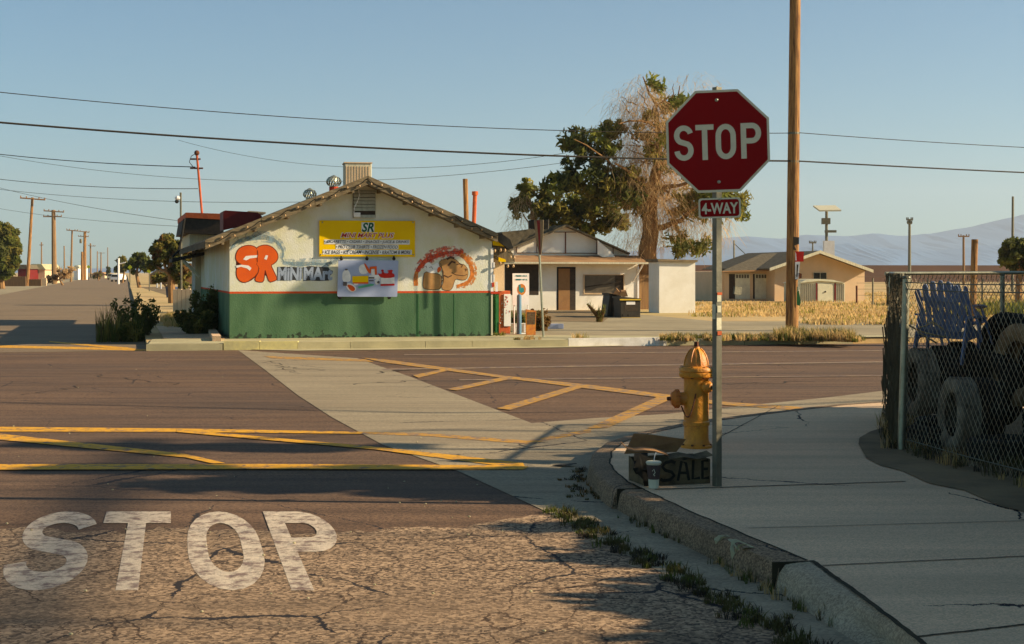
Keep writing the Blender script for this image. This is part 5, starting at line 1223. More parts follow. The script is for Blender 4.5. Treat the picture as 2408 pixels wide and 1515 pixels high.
b = MB(); b.prism([sv(x, cz0 + z, .006) for x, z in rrect(.312, .150, .02)], (Ms.to_3x3() @ Vector((0, .004, 0)))); p4 = b.build('lower_plate', M['signwhite'], ss)
b = MB(); b.poly([sv(x, cz0 + z, .0072) for x, z in rrect(.286, .126, .02)]); b.build('red_face', M['signred'], p4)
b = MB(); ex = (sv(1, 0) - sv(0, 0)).normalized(); ez = (sv(0, 1) - sv(0, 0)).normalized()
put_text(b, '4-WAY', sv(0, cz0 - .002, .0085), ex, ez, .262, .078, 0, .028); b.build('lettering', M['signwhite'], p4)
b = MB(); b.lathe([(.009, 0), (.007, .006), (0, .007)], sv(0, cz0 + .062, .008), (Ms.to_3x3() @ Vector((0, -1, 0))), 10); b.build('bolt', M['galv'], p4)

# ================================================================== FIRE HYDRANT
HB = Vector((1.684, 13.0, .15))
hy = thing('fire_hydrant', 'yellow fire hydrant with dark top nut and chained side cap on the pavement corner', 'fire hydrant', HB)
u = 1 / 882.0
prof = [(0, 0), (.145, 0), (.145, .022), (.13, .03), (.13, .04), (.118, .06), (.112, .09), (.112, .20), (.122, .205), (.122, .235), (.113, .245), (.113, .60), (.118, .63), (.152, .645), (.158, .655), (.158, .682), (.15, .688), (.15, .693), (.158, .698), (.158, .722), (.148, .735), (.118, .745)]
b = MB(); b.lathe(prof, HB, seg=36); bar = b.build('barrel', M['hyd'], hy, smooth=True)
dome = [(.118, .745), (.112, .78), (.098, .83), (.076, .87), (.05, .895), (.032, .905), (.03, .92), (0, .92)]
b = MB(); b.lathe(dome, HB, seg=32)
for k in range(8):
    a = math.pi * 2 * (k + .3) / 8; b.tube([HB + Vector((r_ * math.cos(a) * 1.0, r_ * math.sin(a), z)) for r_, z in ((.116, .752), (.112, .79), (.098, .835), (.074, .876), (.045, .902))], .007, 6)
bo = b.build('bonnet', M['hyd'], hy, smooth=True)
b = MB(); b.lathe([(.026, .918), (.02, .965), (0, .968)], HB, seg=5); b.build('top_nut', M['rust'], hy)
b = MB()
for k in range(8):
    a = math.pi * 2 * (k + .5) / 8; c = HB + Vector((.136 * math.cos(a), .136 * math.sin(a), .634)); b.lathe([(.013, 0), (.013, .012)], c + Vector((0, 0, .095)), seg=6); b.lathe([(.013, -.012), (.013, 0)], c + Vector((0, 0, .012)), seg=6)
    b.lathe([(.012, 0), (.012, .016)], HB + Vector((.133 * math.cos(a), .133 * math.sin(a), .022)), seg=6)
b.build('flange_bolt', M['rust'], hy)['kind'] = 'stuff'
def outlet(name, z, ang, r, ln, capm, label=None):
    ax = Vector((math.cos(R(ang)), math.sin(R(ang)), 0)); c = HB + Vector((0, 0, z))
    b = MB(); b.lathe([(r * 1.1, .06), (r * .9, .12), (r * .9, ln)], c, ax, 20); nz = b.build('nozzle', M['hyd'], hy, smooth=True)
    b = MB(); b.lathe([(r * .9, ln), (r * 1.18, ln + .003), (r * 1.22, ln + .035), (r * 1.1, ln + .05), (r * .8, ln + .075), (r * .35, ln + .082), (.0, ln + .083)], c, ax, 24)
    for k in range(6):
        a = math.pi * k / 3; q = Vector((0, 0, 1)).rotation_difference(ax); p = c + q @ Vector((r * 1.16 * math.cos(a), r * 1.16 * math.sin(a), ln + .005)); b.tube([p, p + ax * .04], .009, 6)
    cp = b.build('cap', capm, nz, smooth=True); b = MB(); b.lathe([(.02, ln + .08), (.017, ln + .115), (0, ln + .116)], c, ax, 5); b.build('cap_nut', M['rust'], cp)
    return c + ax * (ln + .02)
e1 = outlet('side', .445, 184, .068, .155, M['hydred'])
e2 = outlet('front', .56, -52, .042, .12, M['hyd'])
b = MB(); p0 = e1 + Vector((.03, -.06, -.06)); p1 = HB + Vector((-.02, -.125, .50))
b.tube([p0.lerp(p1, k / 14) + Vector((0, -.02 * math.sin(math.pi * k / 14), -.15 * math.sin(math.pi * k / 14))) for k in range(15)], .007, 6)
b.build('chain', M['rust'], hy)

# ================================================================== CARDBOARD BOX, CUP
bxa = R(16); BX = Vector((1.20, 10.86, .152)); bt = thing('cardboard_box', 'dark stained torn cardboard box with black spray lettering at the foot of the hydrant', 'cardboard box', BX, rot=(0, 0, bxa))
L3 = lambda x, y, z: Vector((x, y, z))
b = MB(); wd, dp, hh, th = .265, .17, .185, .006
rnd = random.Random(2); top = [(-wd + 2 * wd * k / 12, hh + rnd.uniform(-.012, .012)) for k in range(13)]
b.prism([L3(-wd, -dp, 0), L3(wd, -dp, 0)] + [L3(x, -dp, z) for x, z in top[::-1]], (0, th, 0))
b.prism([L3(-wd, dp, 0), L3(wd, dp, 0), L3(wd, dp, hh), L3(-wd, dp, hh * .97)], (0, -th, 0))
b.prism([L3(-wd, -dp + th, 0), L3(-wd, dp - th, 0), L3(-wd, dp - th, hh), L3(-wd, 0, hh * .7), L3(-wd, -dp * .4, hh * .9), L3(-wd, -dp + th, hh * .55)], (th, 0, 0))
b.prism([L3(wd, -dp + th, 0), L3(wd, dp - th, 0), L3(wd, dp - th, hh), L3(wd, -dp + th, hh)], (-th, 0, 0))
b.box(-wd + th, wd - th, -dp + th, dp - th, .001, .008); b.build('body', M['cardold'], bt, world=False)
b = MB()
def strip3(mb, pts, vec, th_):
    vec = Vector(vec); P = [Vector(p) for p in pts]; n = len(P)
    nrm = (P[-1] - P[0]).cross(vec).normalized() * th_
    vs = P + [p + vec for p in P] + [p + nrm for p in P] + [p + vec + nrm for p in P]; fs = []
    for i in range(n - 1): fs += [(i, i + 1, n + i + 1, n + i), (2 * n + i, 3 * n + i, 3 * n + i + 1, 2 * n + i + 1), (i, 2 * n + i, 2 * n + i + 1, i + 1), (n + i, n + i + 1, 3 * n + i + 1, 3 * n + i)]
    fs += [(0, n, 3 * n, 2 * n), (n - 1, 3 * n - 1, 4 * n - 1, 2 * n - 1)]; mb.add(vs, fs)
b.prism([L3(-.30, .17, .20), L3(.13, .17, .20), L3(.20, .14, .30), L3(-.09, .16, .345), L3(-.22, .17, .355), L3(-.25, .17, .30)], (0, .006, 0)); b.build('back_flap', M['card'], bt, world=False)
b = MB(); strip3(b, [(-.41, -.10, .30), (-.37, -.10, .262), (-.31, -.10, .248), (-.24, -.1, .252), (-.16, -.12, .245), (-.06, -.13, .215)], (.03, .14, .012), .005); b.build('curled_flap', M['card'], bt, world=False)
b = MB(); strip3(b, [(-.33, -.12, .245), (-.34, -.14, .18), (-.35, -.16, .12), (-.33, -.15, .09)], (.10, -.02, .0), .004); b.prism([L3(-.36, -.17, .13), L3(-.28, -.18, .05), L3(-.27, -.17, .0), L3(-.22, -.175, 0), L3(-.2, -.175, .2), L3(-.31, -.17, .24)], (0, .004, 0)); b.build('torn_flap', M['spray'], bt, world=False)
b = MB(); strip3(b, [(-.06, -.165, .19), (.04, -.20, .21), (.14, -.22, .19), (.27, -.21, .215)], (0, .12, .02), .004); b.build('front_flap', M['cardold'], bt, world=False)
b = MB()
def sp_(pts, w_):
    L_, R_ = stroke(pts, w_); n = len(L_); k = len(b.v) * 1e-6
    b.add([L3(x, -dp - .002 - k, z) for x, z in L_ + R_], [(i, n + i, n + i + 1, i + 1) for i in range(n - 1)])
sp_([(-.02, .165), (-.05, .178), (-.10, .17), (-.125, .14), (-.10, .112), (-.05, .098), (-.03, .07), (-.06, .04), (-.12, .035), (-.14, .05)], .024)
sp_([(0, .03), (.03, .175), (.065, .16), (.09, .03)], .022); sp_([(.01, .09), (.085, .085)], .02)
sp_([(.125, .18), (.12, .04), (.18, .045)], .022); sp_([(.25, .175), (.20, .17), (.20, .04), (.255, .045)], .022); sp_([(.20, .11), (.245, .112)], .02)
sp_([(-.27, .02), (-.2, .1), (-.24, .19)], .03); b.build('spray_lettering', M['spray'], bt, world=False)
b = MB(); b.prism([(1.56, 11.05, .152), (1.60, 11.06, .152), (1.60, 11.06, .37), (1.565, 11.05, .36)], (0, .03, 0)); tag(b.build('white_board_scrap', M['white'], None, base=(1.58, 11.05, .152)), 'narrow white board scrap standing between the box and the post', 'board scrap')
cp = thing('paper_cup', 'white drinking cup with dark print, lid and straw standing before the box', 'cup', (1.05, 10.54, .152))
O0 = (0, 0, 0)
b = MB(); b.lathe([(0, 0), (.037, 0), (.0405, .06)], O0, seg=24); b.lathe([(.0405, .06), (.053, .182)], O0, seg=24); b.build('cup_body', M['cupw'], cp, world=False, smooth=True)
b = MB(); n = 22; vs = []
for k in range(n + 1):
    a = R(-180 + 250 * k / n) - R(35); vs += [(.0415 * math.cos(a), .0415 * math.sin(a), .066), (.0533 * math.cos(a), .0533 * math.sin(a), .174)]
b.add(vs, [(2 * k, 2 * k + 2, 2 * k + 3, 2 * k + 1) for k in range(n)]); b.build('print', M['cupd'], cp, world=False)
b = MB(); b.lathe([(.055, .18), (.058, .184), (.058, .192), (.05, .198), (.045, .196), (0, .196)], O0, seg=24); b.build('lid', M['cupw'], cp, world=False, smooth=True)
b = MB(); b.tube([(0, 0, .19), (.008, 0, .24), (.018, -.004, .262)], .0035, 6); b.build('straw', M['white'], cp, world=False)
b = MB()
sp2_ = [(-.016, .13), (-.004, .145), (.006, .12), (-.006, .105), (.004, .095)]
L_, R_ = stroke(sp2_, .006); n = len(L_); b.add([Vector((x, -.0515 + (.145 - z) * .09, z)) for x, z in L_ + R_], [(i, n + i, n + i + 1, i + 1) for i in range(n - 1)]); b.build('swirl', M['cupw'], cp, world=False)

# ================================================================== CHAIN LINK ENCLOSURE
GZ = .158
def mesh_panel(name_par, p0, p1, z0, z1, bulge=0.0, dw=.075, dh=.09, r=.0021, m='meshwire', seed=0):
    rnd = random.Random(seed); p0 = Vector(p0); p1 = Vector(p1); L_ = (p1 - p0).length; d = (p1 - p0).normalized(); H = z1 - z0; nrm = Vector((-d.y, d.x, 0))
    b = MB(); sl_ = dw / dh; run = H * sl_
    def P(s_, z):
        k = (z - z0) / H; bl = bulge * math.sin(math.pi * k) * (.6 + .4 * math.sin(s_ * 2.1)) ; return p0 + d * s_ + Vector((0, 0, z)) + nrm * bl
    n = int((L_ + run) / dw) + 1; seg = 6
    for sgn in (1, -1):
        for i in range(n):
            s0 = i * dw - (run if sgn > 0 else 0); pts = []
            for k in range(seg + 1):
                z = z0 + H * k / seg; s_ = s0 + sgn * (z - z0) * sl_
                pts.append((s_, z))
            q = []
            for (sa, za), (sb, zb) in zip(pts, pts[1:]):
                if sa < 0 and sb < 0 or sa > L_ and sb > L_: continue
                def cl(s_, z, o_s, o_z):
                    if s_ < 0: t = (0 - s_) / (o_s - s_); return (0, z + (o_z - z) * t)
                    if s_ > L_: t = (L_ - s_) / (o_s - s_); return (L_, z + (o_z - z) * t)
                    return (s_, z)
                A_, B_ = cl(sa, za, sb, zb), cl(sb, zb, sa, za)
                if not q: q.append(A_)
                q.append(B_)
            if len(q) > 1: b.tube([P(s_, z) + nrm * (.003 * sgn) for s_, z in q], r, 3, False)
    return b.build('mesh', M[m], name_par)
P1, P2, P3 = Vector((3.53, 12.8, 0)), Vector((4.26, 16.0, 0)), Vector((4.75, 6.0, 0))
cf = thing('chain_link_fence', 'rusty chain link fence corner around the tyre pile at the pavement edge', 'fence', (P1.x, P1.y, GZ))
def fpost(x, y, top, r=.03, lean=(0, 0), m='galv'):
    b = MB(); b.tube([(x, y, GZ - .05), (x + lean[0], y + lean[1], top)], r, 12); o = b.build('post', M[m], cf, smooth=True); b = MB(); b.ball((x + lean[0], y + lean[1], top), r * 1.15, 10, 6, (1, 1, .6)); b.build('post_cap', M['dgalv'], o); return o
fpost(3.50, 12.8, 1.70, .034, (.05, 0)); fpost(4.26, 16.0, 1.72); fpost(5.62, 16.3, 1.72, .028); fpost(8.2, 16.8, 1.72, .028); fpost(3.95, 10.3, 1.70); fpost(4.3, 8.2, 1.70)
b = MB(); b.tube([(4.2, 16.0, 1.735), (5.62, 16.3, 1.742), (12, 17.5, 1.75)], .023, 10); b.tube([(3.55, 12.8, 1.70), (4.26, 16.0, 1.735)], .02, 8); b.build('rail', M['galv'], cf, smooth=True)
mesh_panel(cf, P1, P3, GZ, 1.70, .02, seed=1); mesh_panel(cf, P1, P2, GZ - .02, 1.74, -.05, seed=2, m='dgalv', dw=.06, dh=.07, r=.004); mesh_panel(cf, P2, Vector((12, 17.55, 0)), GZ, 1.70, 0, seed=3, m='dgalv')
b = MB()
for z in (1.66, 1.60, .25): b.tube([(3.53, 12.8, z), (3.53 + .39 * .5, 11.7, z - .012), (3.95, 10.3, z), (4.75, 6, z)], .005, 5)
b.build('tension_wire', M['dgalv'], cf)
rnd = random.Random(5); b = MB()                       # the dark stringy growth caught in the edge-on side mesh
for k in range(420):
    t = rnd.random(); z = rnd.uniform(.1, 1.72); p = P1.lerp(P2, t) + Vector((rnd.uniform(-.05, .01) - .04 * (1.7 - z), 0, z)); q = p + Vector((rnd.uniform(-.02, .02), rnd.uniform(-.04, .04), rnd.uniform(.08, .3)))
    if q.z > 1.74: q.z = 1.74
    b.tube([p, q], rnd.uniform(.004, .009), 3, False)
b.build('dead_creeper', M['weath'], cf)['kind'] = 'stuff'
b = MB()
for k in range(34):
    x = 3.56 + k * .008; b.tube([(3.53 + (P3.x - 3.53) * k / 90, 12.8 + (P3.y - 12.8) * k / 90, 1.69), (3.535 + (P3.x - 3.53) * k / 90, 12.79 + (P3.y - 12.8) * k / 90, 1.735)], .003, 3)
b.build('barb', M['dgalv'], cf)['kind'] = 'stuff'

def tyre_mesh(R_=.315, ri=.185, w_=.2):
    pr_ = []; h = w_ / 2
    pr_ = [(ri, -h * .62), (ri + .02, -h * .8), (ri + .06, -h), (R_ - .045, -h * .98), (R_ - .012, -h * .84)]
    tr = []
    for k in range(5):
        z0 = -h * .82 + k * h * 1.64 / 5; z1 = z0 + h * 1.64 / 5
        tr += [(R_, z0 + .003), (R_, z1 - .009), (R_ - .009, z1 - .007), (R_ - .009, z1 - .001)]
    pr_ += tr + [(R_ - .012, h * .84), (R_ - .045, h * .98), (ri + .06, h), (ri + .02, h * .8), (ri, h * .62), (ri + .025, h * .5), (R_ - .03, h * .6), (R_ - .02, 0), (R_ - .03, -h * .6), (ri + .025, -h * .5)]
    return pr_
TP = tyre_mesh(); tyre_cache = {}
def tyre(label, loc, axis, m='rubber', s_=1.0, group='old tyres heaped behind the fence', name='tyre'):
    if m not in tyre_cache:
        b = MB(); b.lathe(TP, O0, seg=40, closed=True); o = b.build('tyre', M[m], smooth=True); tyre_cache[m] = o
    else: o = tyre_cache[m].copy(); COL.objects.link(o)
    o.location = loc; o.rotation_euler = Vector(axis).to_track_quat('Z', 'Y').to_euler(); o.scale = (s_, s_, s_)
    return tag(o, label, 'tyre', group)
tyre('dark upright tyre with a dusty rim, leftmost beside the corner post', (3.80, 13.25, .73), (-.998, -.04, .04), 'rubberdust', 1.0)
tyre('dark upright tyre directly behind the leftmost dusty rimmed one', (4.04, 13.36, .74), (-.998, -.03, 0), 'rubber', 1.02)
tyre('black upright tyre in the middle of the heap under the chairs', (4.30, 13.6, .76), (-.99, -.1, 0), 'rubber', 1.05)
tyre('grey dusty tyre standing upright low in the middle of the heap', (3.93, 12.5, .50), (-.998, -.02, .03), 'rubberdust', 1.05)
tyre('black upright tyre just right of the grey dusty one', (4.20, 12.7, .48), (-.998, -.05, 0), 'rubber', 1.05)
tyre('large tan dusty tyre leaning at the top right of the heap', (4.68, 13.0, .90), (-.97, -.22, .05), 'rubbertan', 1.2)
tyre('black tyre arched behind the tan dusty one at the top of the heap', (4.86, 13.9, .98), (-.9, -.35, .1), 'rubber', 1.2)
tyre('black upright tyre behind the gap between the grey and tan tyres', (4.5, 13.3, .66), (-.95, -.3, 0), 'rubber', 1.1)
tyre('black tyre lying flat at the left foot of the heap', (3.92, 12.95, .255), (.02, .05, 1), 'rubber', 1.0)
tyre('black tyre lying flat at the foot of the heap near the middle', (4.18, 12.05, .255), (-.03, .02, 1), 'rubber', 1.0)
tyre('black tyre lying flat on the lower right foot of the heap', (4.42, 11.3, .255), (.02, -.02, 1), 'rubber', 1.0)
tyre('black tyre lying flat under the tan dusty tyre', (4.85, 12.6, .255), (.02, .02, 1), 'rubber', 1.0)
tyre('second black tyre of the flat stack under the tan dusty tyre', (4.86, 12.62, .455), (-.02, .03, 1), 'rubber', 1.0)
tyre('black tyre lying flat under the upright ones at the back left', (4.2, 13.7, .255), (0, .02, 1), 'rubber', 1.0)
for i, (x, y) in enumerate(((4.9, 11.6), (5.0, 10.9))):
    for k in range(3): tyre('black tyre in a flat stack at the right end of the heap', (x, y, .255 + k * .2), (random.uniform(-.04, .04), random.uniform(-.04, .04), 1), 'rubber', 1.0)

# plastic garden chairs thrown on the heap
def garden_chair(label, loc, rz, tilt, s_):
    t = thing('garden_chair', label, 'chair', loc, 'plastic chairs on the tyre heap', (R(tilt[0]), R(tilt[1]), R(rz))); t.scale = (s_, s_, s_)
    def bp(u_, v): return Vector((u_, .20 + .24 * v, .30 + .68 * v))
    b = MB()
    for k in range(7):
        a = (k - 3) / 3.0; x0_ = a * .18; x1_ = a * .27; tpv = 1.0 - .16 * a * a - .02; w0, w1 = .022, .034
        q = [bp(x0_ - w0, 0), bp(x0_ + w0, 0), bp(x1_ + w1, tpv - .06), bp(x1_ + w1 * .5, tpv), bp(x1_ - w1 * .5, tpv), bp(x1_ - w1, tpv - .06)]
        b.prism(q, (0, .018, -.004))
    for v in (.12, .62): b.prism([bp(-.2 - .07 * v, v) + Vector((0, .019, 0)), bp(.2 + .07 * v, v) + Vector((0, .019, 0)), bp(.2 + .07 * v, v + .07) + Vector((0, .019, 0)), bp(-.2 - .07 * v, v + .07) + Vector((0, .019, 0))], (0, .02, 0))
    b.build('backrest', M['chair'], t, world=False)
    b = MB()
    for k in range(6): y = -.28 + k * .085; z = .38 - k * .016; b.box(-.25, .25, y, y + .07, z, z + .018)
    b.build('seat', M['chair'], t, world=False)
    for sx in (-1, 1):
        b = MB(); b.prism([(sx * .27, -.33, .56), (sx * .37, -.35, .565), (sx * .37, -.2, .57), (sx * .33, .28, .55), (sx * .27, .28, .55)], (0, 0, .022)); b.build('armrest', M['chair'], t, world=False)
        b = MB(); b.prism([(sx * .29, -.30, 0), (sx * .29, -.23, 0), (sx * .29, -.20, .56), (sx * .29, -.30, .56)], (sx * .022, 0, 0)); b.build('leg', M['chair'], t, world=False)
        b = MB(); b.prism([(sx * .27, .36, 0), (sx * .27, .44, 0), (sx * .27, .28, .55), (sx * .27, -.25, .40), (sx * .27, -.25, .34), (sx * .27, .22, .28)], (sx * .02, 0, 0)); b.build('leg', M['chair'], t, world=False)
    return t
garden_chair('blue grey slatted plastic chair with its round back beside the corner post', (4.12, 13.5, .88), 148, (4, -2), .80)
garden_chair('second blue grey plastic chair turned sideways right of the first', (4.48, 13.95, 1.0), 152, (6, 17), .66)
b = MB(); rp = lambda x, y, Y=12.95: A(*C6(x, y), Y)
b.tube([rp(372, 392), rp(420, 418, 13.1), rp(470, 440, 13.2), rp(560, 462, 13.3), rp(635, 466, 13.4)], .008, 6); b.tube([rp(440, 412, 13.1), rp(480, 405, 13.2), rp(520, 380, 13.3), rp(570, 415, 13.3), rp(632, 462, 13.4)], .008, 6)
b.tube([rp(440, 440, 13.1), rp(490, 470, 13.2), rp(540, 498, 13.3)], .008, 6); o = b.build('rope', M['rope'], None, base=(3.9, 13.1, 1.2)); tag(o, 'pale frayed rope tied from the corner post across both chairs', 'rope')

# ================================================================== TREES AND PLANTS
rnd = random.Random(21)
TY = 63.0; s_ = TY / F
tb = A(1524, 738, TY); tb.z = LZ
tr = thing('large_tree', 'tall half dead tree with drooping tan twigs behind the white house', 'tree', tb)
b = MB()
def tp_(x, y, dy=0): p = A(x, y, TY); p.y += dy; return p
b.tube([tb + Vector((0, 0, -.1)), tp_(1526, 690), tp_(1524, 640), tp_(1522, 590), tp_(1530, 545), tp_(1528, 500), tp_(1532, 450), tp_(1545, 400)], [.52, .44, .42, .40, .36, .33, .29, .24], 14)
br = [((1530, 545), (1560, 535, .0), (1600, 520, -.6), .17, .10), ((1600, 520), (1630, 490, -1), (1670, 470, -1.6), .10, .03), ((1545, 400), (1552, 330, .5), (1545, 250, .8), .20, .10), ((1545, 250), (1530, 215, .8), (1515, 175, .7), .09, .02),
      ((1532, 450), (1490, 420, -.8), (1440, 390, -1.5), .10, .045), ((1440, 390), (1400, 370, -2), (1345, 340, -2.4), .045, .015), ((1545, 400), (1600, 360, 1), (1650, 300, 1.5), .14, .06), ((1650, 300), (1670, 250, 1.5), (1700, 190, 1.8), .06, .015),
      ((1530, 500), (1470, 480, .8), (1400, 440, 1.5), .13, .04), ((1400, 440), (1340, 430, 1.6), (1300, 420, 1.8), .05, .02), ((1532, 450), (1590, 440, -1), (1640, 430, -2), .12, .03), ((1545, 300), (1500, 290, -1), (1450, 300, -1.6), .08, .02), ((1552, 330), (1590, 270, .3), (1600, 200, .2), .08, .02)]
for (s0, m0, e0, r0_, r1_) in br:
    a = tp_(*s0); c = tp_(m0[0], m0[1], m0[2]); d_ = tp_(e0[0], e0[1], e0[2]); b.tube([a, a.lerp(c, .5) + Vector((0, 0, .08)), c, c.lerp(d_, .5) + Vector((0, 0, .06)), d_], [r0_, r0_ * .9, (r0_ + r1_) / 2, (r0_ + r1_) / 2.4, r1_], 8)
for k in range(70):
    x0_ = rnd.gauss(1540, 30); y0_ = rnd.uniform(240, 480); a = tp_(x0_, y0_, rnd.uniform(-1.5, 1.5)); c = a + Vector((rnd.uniform(-.9, .9), rnd.uniform(-.5, .5), rnd.uniform(-.2, .9))); limb(b, a, c, .035, .01, rnd, 4, .1)
b.build('trunk', M['bark'], tr, smooth=True)
b = MB(); px = s_
for (x, y, rx, ry, n, ln, ot) in ((1530, 330, 75, 130, 1500, 1.5, .3), (1540, 480, 75, 70, 1000, 1.4, .3), (1500, 250, 70, 55, 330, 1.1, .6), (1600, 440, 60, 70, 520, 1.2, .3), (1520, 210, 50, 45, 150, .9, .8), (1640, 210, 60, 45, 130, .9, .8), (1650, 520, 70, 60, 420, 1.2, .3), (1470, 400, 60, 70, 500, 1.3, .4), (1620, 330, 60, 80, 450, 1.2, .4), (1500, 570, 70, 40, 240, 1.0, .3), (1420, 330, 60, 40, 200, .9, .5), (1225, 500, 30, 60, 160, .8, .7)):
    c = tp_(x, y, rnd.uniform(-.4, .4)); strands(b, c, (rx * px, min(rx * px, 1.6), ry * px), int(n * 1.25), ln, .0105, rnd, 1.0, ot)
b.build('dry_twigs', M['twig'], tr)['kind'] = 'stuff'
b = MB(); mats3 = ['leafd', 'leafo', 'leafl', 'leafb']
for (x, y, rx, ry, nc, mi_) in ((1400, 345, 62, 40, 30, 0), (1350, 330, 30, 22, 12, 0), (1440, 300, 30, 15, 8, 1), (1375, 420, 85, 50, 44, 0), (1450, 440, 70, 42, 34, 0), (1490, 470, 40, 30, 18, 0), (1310, 430, 35, 35, 16, 0), (1540, 200, 20, 20, 4, 2), (1590, 230, 35, 35, 10, 2), (1600, 300, 40, 50, 10, 2), (1540, 330, 60, 60, 16, 1), (1620, 470, 45, 50, 18, 2), (1600, 560, 25, 40, 14, 2), (1680, 480, 60, 45, 22, 2), (1740, 490, 22, 35, 10, 2), (1520, 430, 50, 80, 16, 1), (1640, 580, 30, 20, 6, 1), (1700, 440, 40, 30, 10, 1)):
    for k in range(nc):
        b.cur = mi_ if rnd.random() < .52 else rnd.choice((1, 2, 0)); clumps(b, tp_(x, y, rnd.uniform(-.8, .8)), (rx * px, 1.1, ry * px), 1, 42, .38, .125, rnd, elong=2.6, droop=.5)
b.build('crown', [M[m] for m in mats3], tr)
simple_tree('leafy_tree', 'olive green leafy tree rising over the white house roof at the left', 1330, 68, 738, [(1240, 445, 26, 28), (1225, 490, 22, 30), (1280, 490, 45, 32), (1340, 500, 50, 38), (1400, 490, 50, 36), (1440, 520, 40, 28), (1370, 540, 55, 22), (1300, 530, 30, 18), (1290, 455, 22, 18)], ['leafo', 'leafl', 'leafo', 'leafd'], 31, .16, nl=60, size=.15, dens=1.25)
simple_tree('bushy_tree', 'dense dark green bushy tree at the right edge behind the fence', 2395, 70, 690, [(2390, 590, 36, 26), (2400, 615, 46, 26), (2420, 580, 30, 22), (2450, 600, 40, 30)], ['leafd', 'leafd', 'leafl'], 5, .2, nl=110, size=.16, dens=2.2)
# left street side
simple_tree('leafy_tree', 'large bright green tree cut by the left edge of the picture', 5, 150, 665, [(0, 560, 38, 34), (22, 590, 24, 34), (-30, 590, 50, 50), (10, 630, 36, 26), (-10, 540, 26, 18), (30, 620, 16, 22)], ['leafl', 'leafl', 'leafo', 'leafd'], 8, .35, nl=95, size=.34, dens=2.6)
simple_tree('leafy_tree', 'dark green and brown tree beside the shop on the left street', 405, 75, 672, [(400, 580, 34, 26), (375, 600, 26, 24), (420, 610, 30, 26), (440, 590, 30, 22), (360, 622, 14, 18), (430, 640, 26, 20)], ['leafd', 'leafb', 'leafd', 'leafo'], 12, .22, nl=75, size=.17, dens=2.0)
simple_tree('leafy_tree', 'round mid green tree farther down the right side of the street', 328, 150, 656, [(325, 615, 20, 17), (312, 628, 14, 14), (342, 625, 14, 15), (330, 600, 10, 8)], ['leafl', 'leafd', 'leafl'], 14, .22, nl=80, size=.26, dens=3.0)
simple_tree('leafy_tree', 'small far grey green tree left of the round one', 288, 230, 652, [(288, 620, 13, 14), (280, 632, 9, 10), (297, 628, 9, 11)], ['leafd', 'leafo'], 15, .2, nl=60, size=.4, dens=3.0)
simple_tree('shrub', 'low dark shrubbery under the brown tree on the left street', 395, 95, 668, [(372, 654, 16, 9), (400, 652, 22, 11), (425, 656, 16, 10)], ['leafd', 'leafb', 'leafo'], 23, .1, nl=60, size=.2, dens=3, cat='shrub')
simple_tree('conifer', 'tiny dark pointed tree at the far end of the street', 254, 400, 652, [(254, 640, 5, 8), (254, 633, 3, 5)], ['leafd'], 16, .2, nl=50, size=.6, dens=3)
simple_tree('shrub', 'tiny yellow green shrub left of the far street end', 232, 300, 655, [(231, 645, 7, 8), (226, 650, 6, 5)], ['leafo', 'leafb'], 17, .15, nl=50, size=.45, dens=3, cat='shrub')
simple_tree('bare_tree', 'bare reddish brown tree behind the thick pale power pole', 148, 190, 668, [(140, 645, 22, 16), (162, 640, 16, 18), (120, 655, 14, 10)], ['twig', 'leafb', 'twig'], 18, .15, nl=45, size=.22, dens=1.6)
simple_tree('shrub', 'pale green bush beside the blue bin', 430, 125, 690, [(425, 668, 14, 14), (440, 676, 12, 12), (418, 650, 9, 7)], ['leafl', 'leafo'], 19, .08, nl=60, size=.13, dens=3, cat='shrub')
rnd = random.Random(40)
def bush(name, label, c, rad, nst, hgt, leafm, seed, size=.06, stems='green', cat='shrub', nl=60, nc=40):
    rnd = random.Random(seed); t = thing(name, label, cat, c); b = MB(); cr = MB()
    for k in range(nst):
        a = rnd.uniform(0, 6.28); r_ = rad * math.sqrt(rnd.random()); p0 = Vector(c) + Vector((math.cos(a) * r_ * .35, math.sin(a) * r_ * .35, 0)); hh = hgt * rnd.uniform(.5, 1.1) * (1 - .35 * r_ / rad)
        p1 = p0 + Vector((math.cos(a) * r_ * .8, math.sin(a) * r_ * .8, hh)); limb(b, p0, p1, .010, .003, rnd, 4, .05)
        cr.cur = rnd.randrange(len(leafm))
        for j in range(nc // 8): q = p0.lerp(p1, rnd.uniform(.15, 1.05)); leaves(cr, q, (.09, .09, .11), int(nl / 5), size, rnd, elong=2.2)
    b.build('stems', M[stems], t); cr.build('foliage', [M[m] for m in leafm], t); return t
tufts('kerb_scrub', [(G(rnd.uniform(272, 366), 797).x, 35.9 + rnd.gauss(0, .35), .01, rnd.uniform(.4, 1.2)) for _ in range(46)], .8, ['leafd', 'green', 'weed', 'leafo'], .10, 12, .012, lean=.3, rnd=random.Random(55))
bush('roadside_shrub', 'dark ragged shrub at the kerb left of the shop corner', (G(322, 797, .0).x, G(322, 797).y - .2, .02), .62, 46, 1.25, ['leafd', 'leafd', 'green'], 51, .055, nc=40)
bush('roadside_shrub', 'small olive weed clump at the foot of the dark kerb shrub', (G(326, 800).x + .05, G(326, 800).y - .9, .02), .3, 24, .5, ['leafo', 'green'], 52, .05)
bush('wall_bush', 'dark green bush against the shaded side wall of the shop', (A(492, 745, 38).x, 38, .15), .42, 46, 1.4, ['leafd', 'leafd', 'green'], 53, .06, nc=56)
bush('wall_bush', 'low spreading dark bush left of the one on the shop wall', (A(462, 745, 37).x, 37, .12), .5, 34, .75, ['leafd', 'leafd', 'leafo'], 54, .07, nc=48)
bush('green_plant', 'dark leafy plant behind the blue bollard', (A(*C3(310, 1100), 39).x, 39, LZ), .3, 22, .55, ['leafd', 'leafo'], 55, .07)
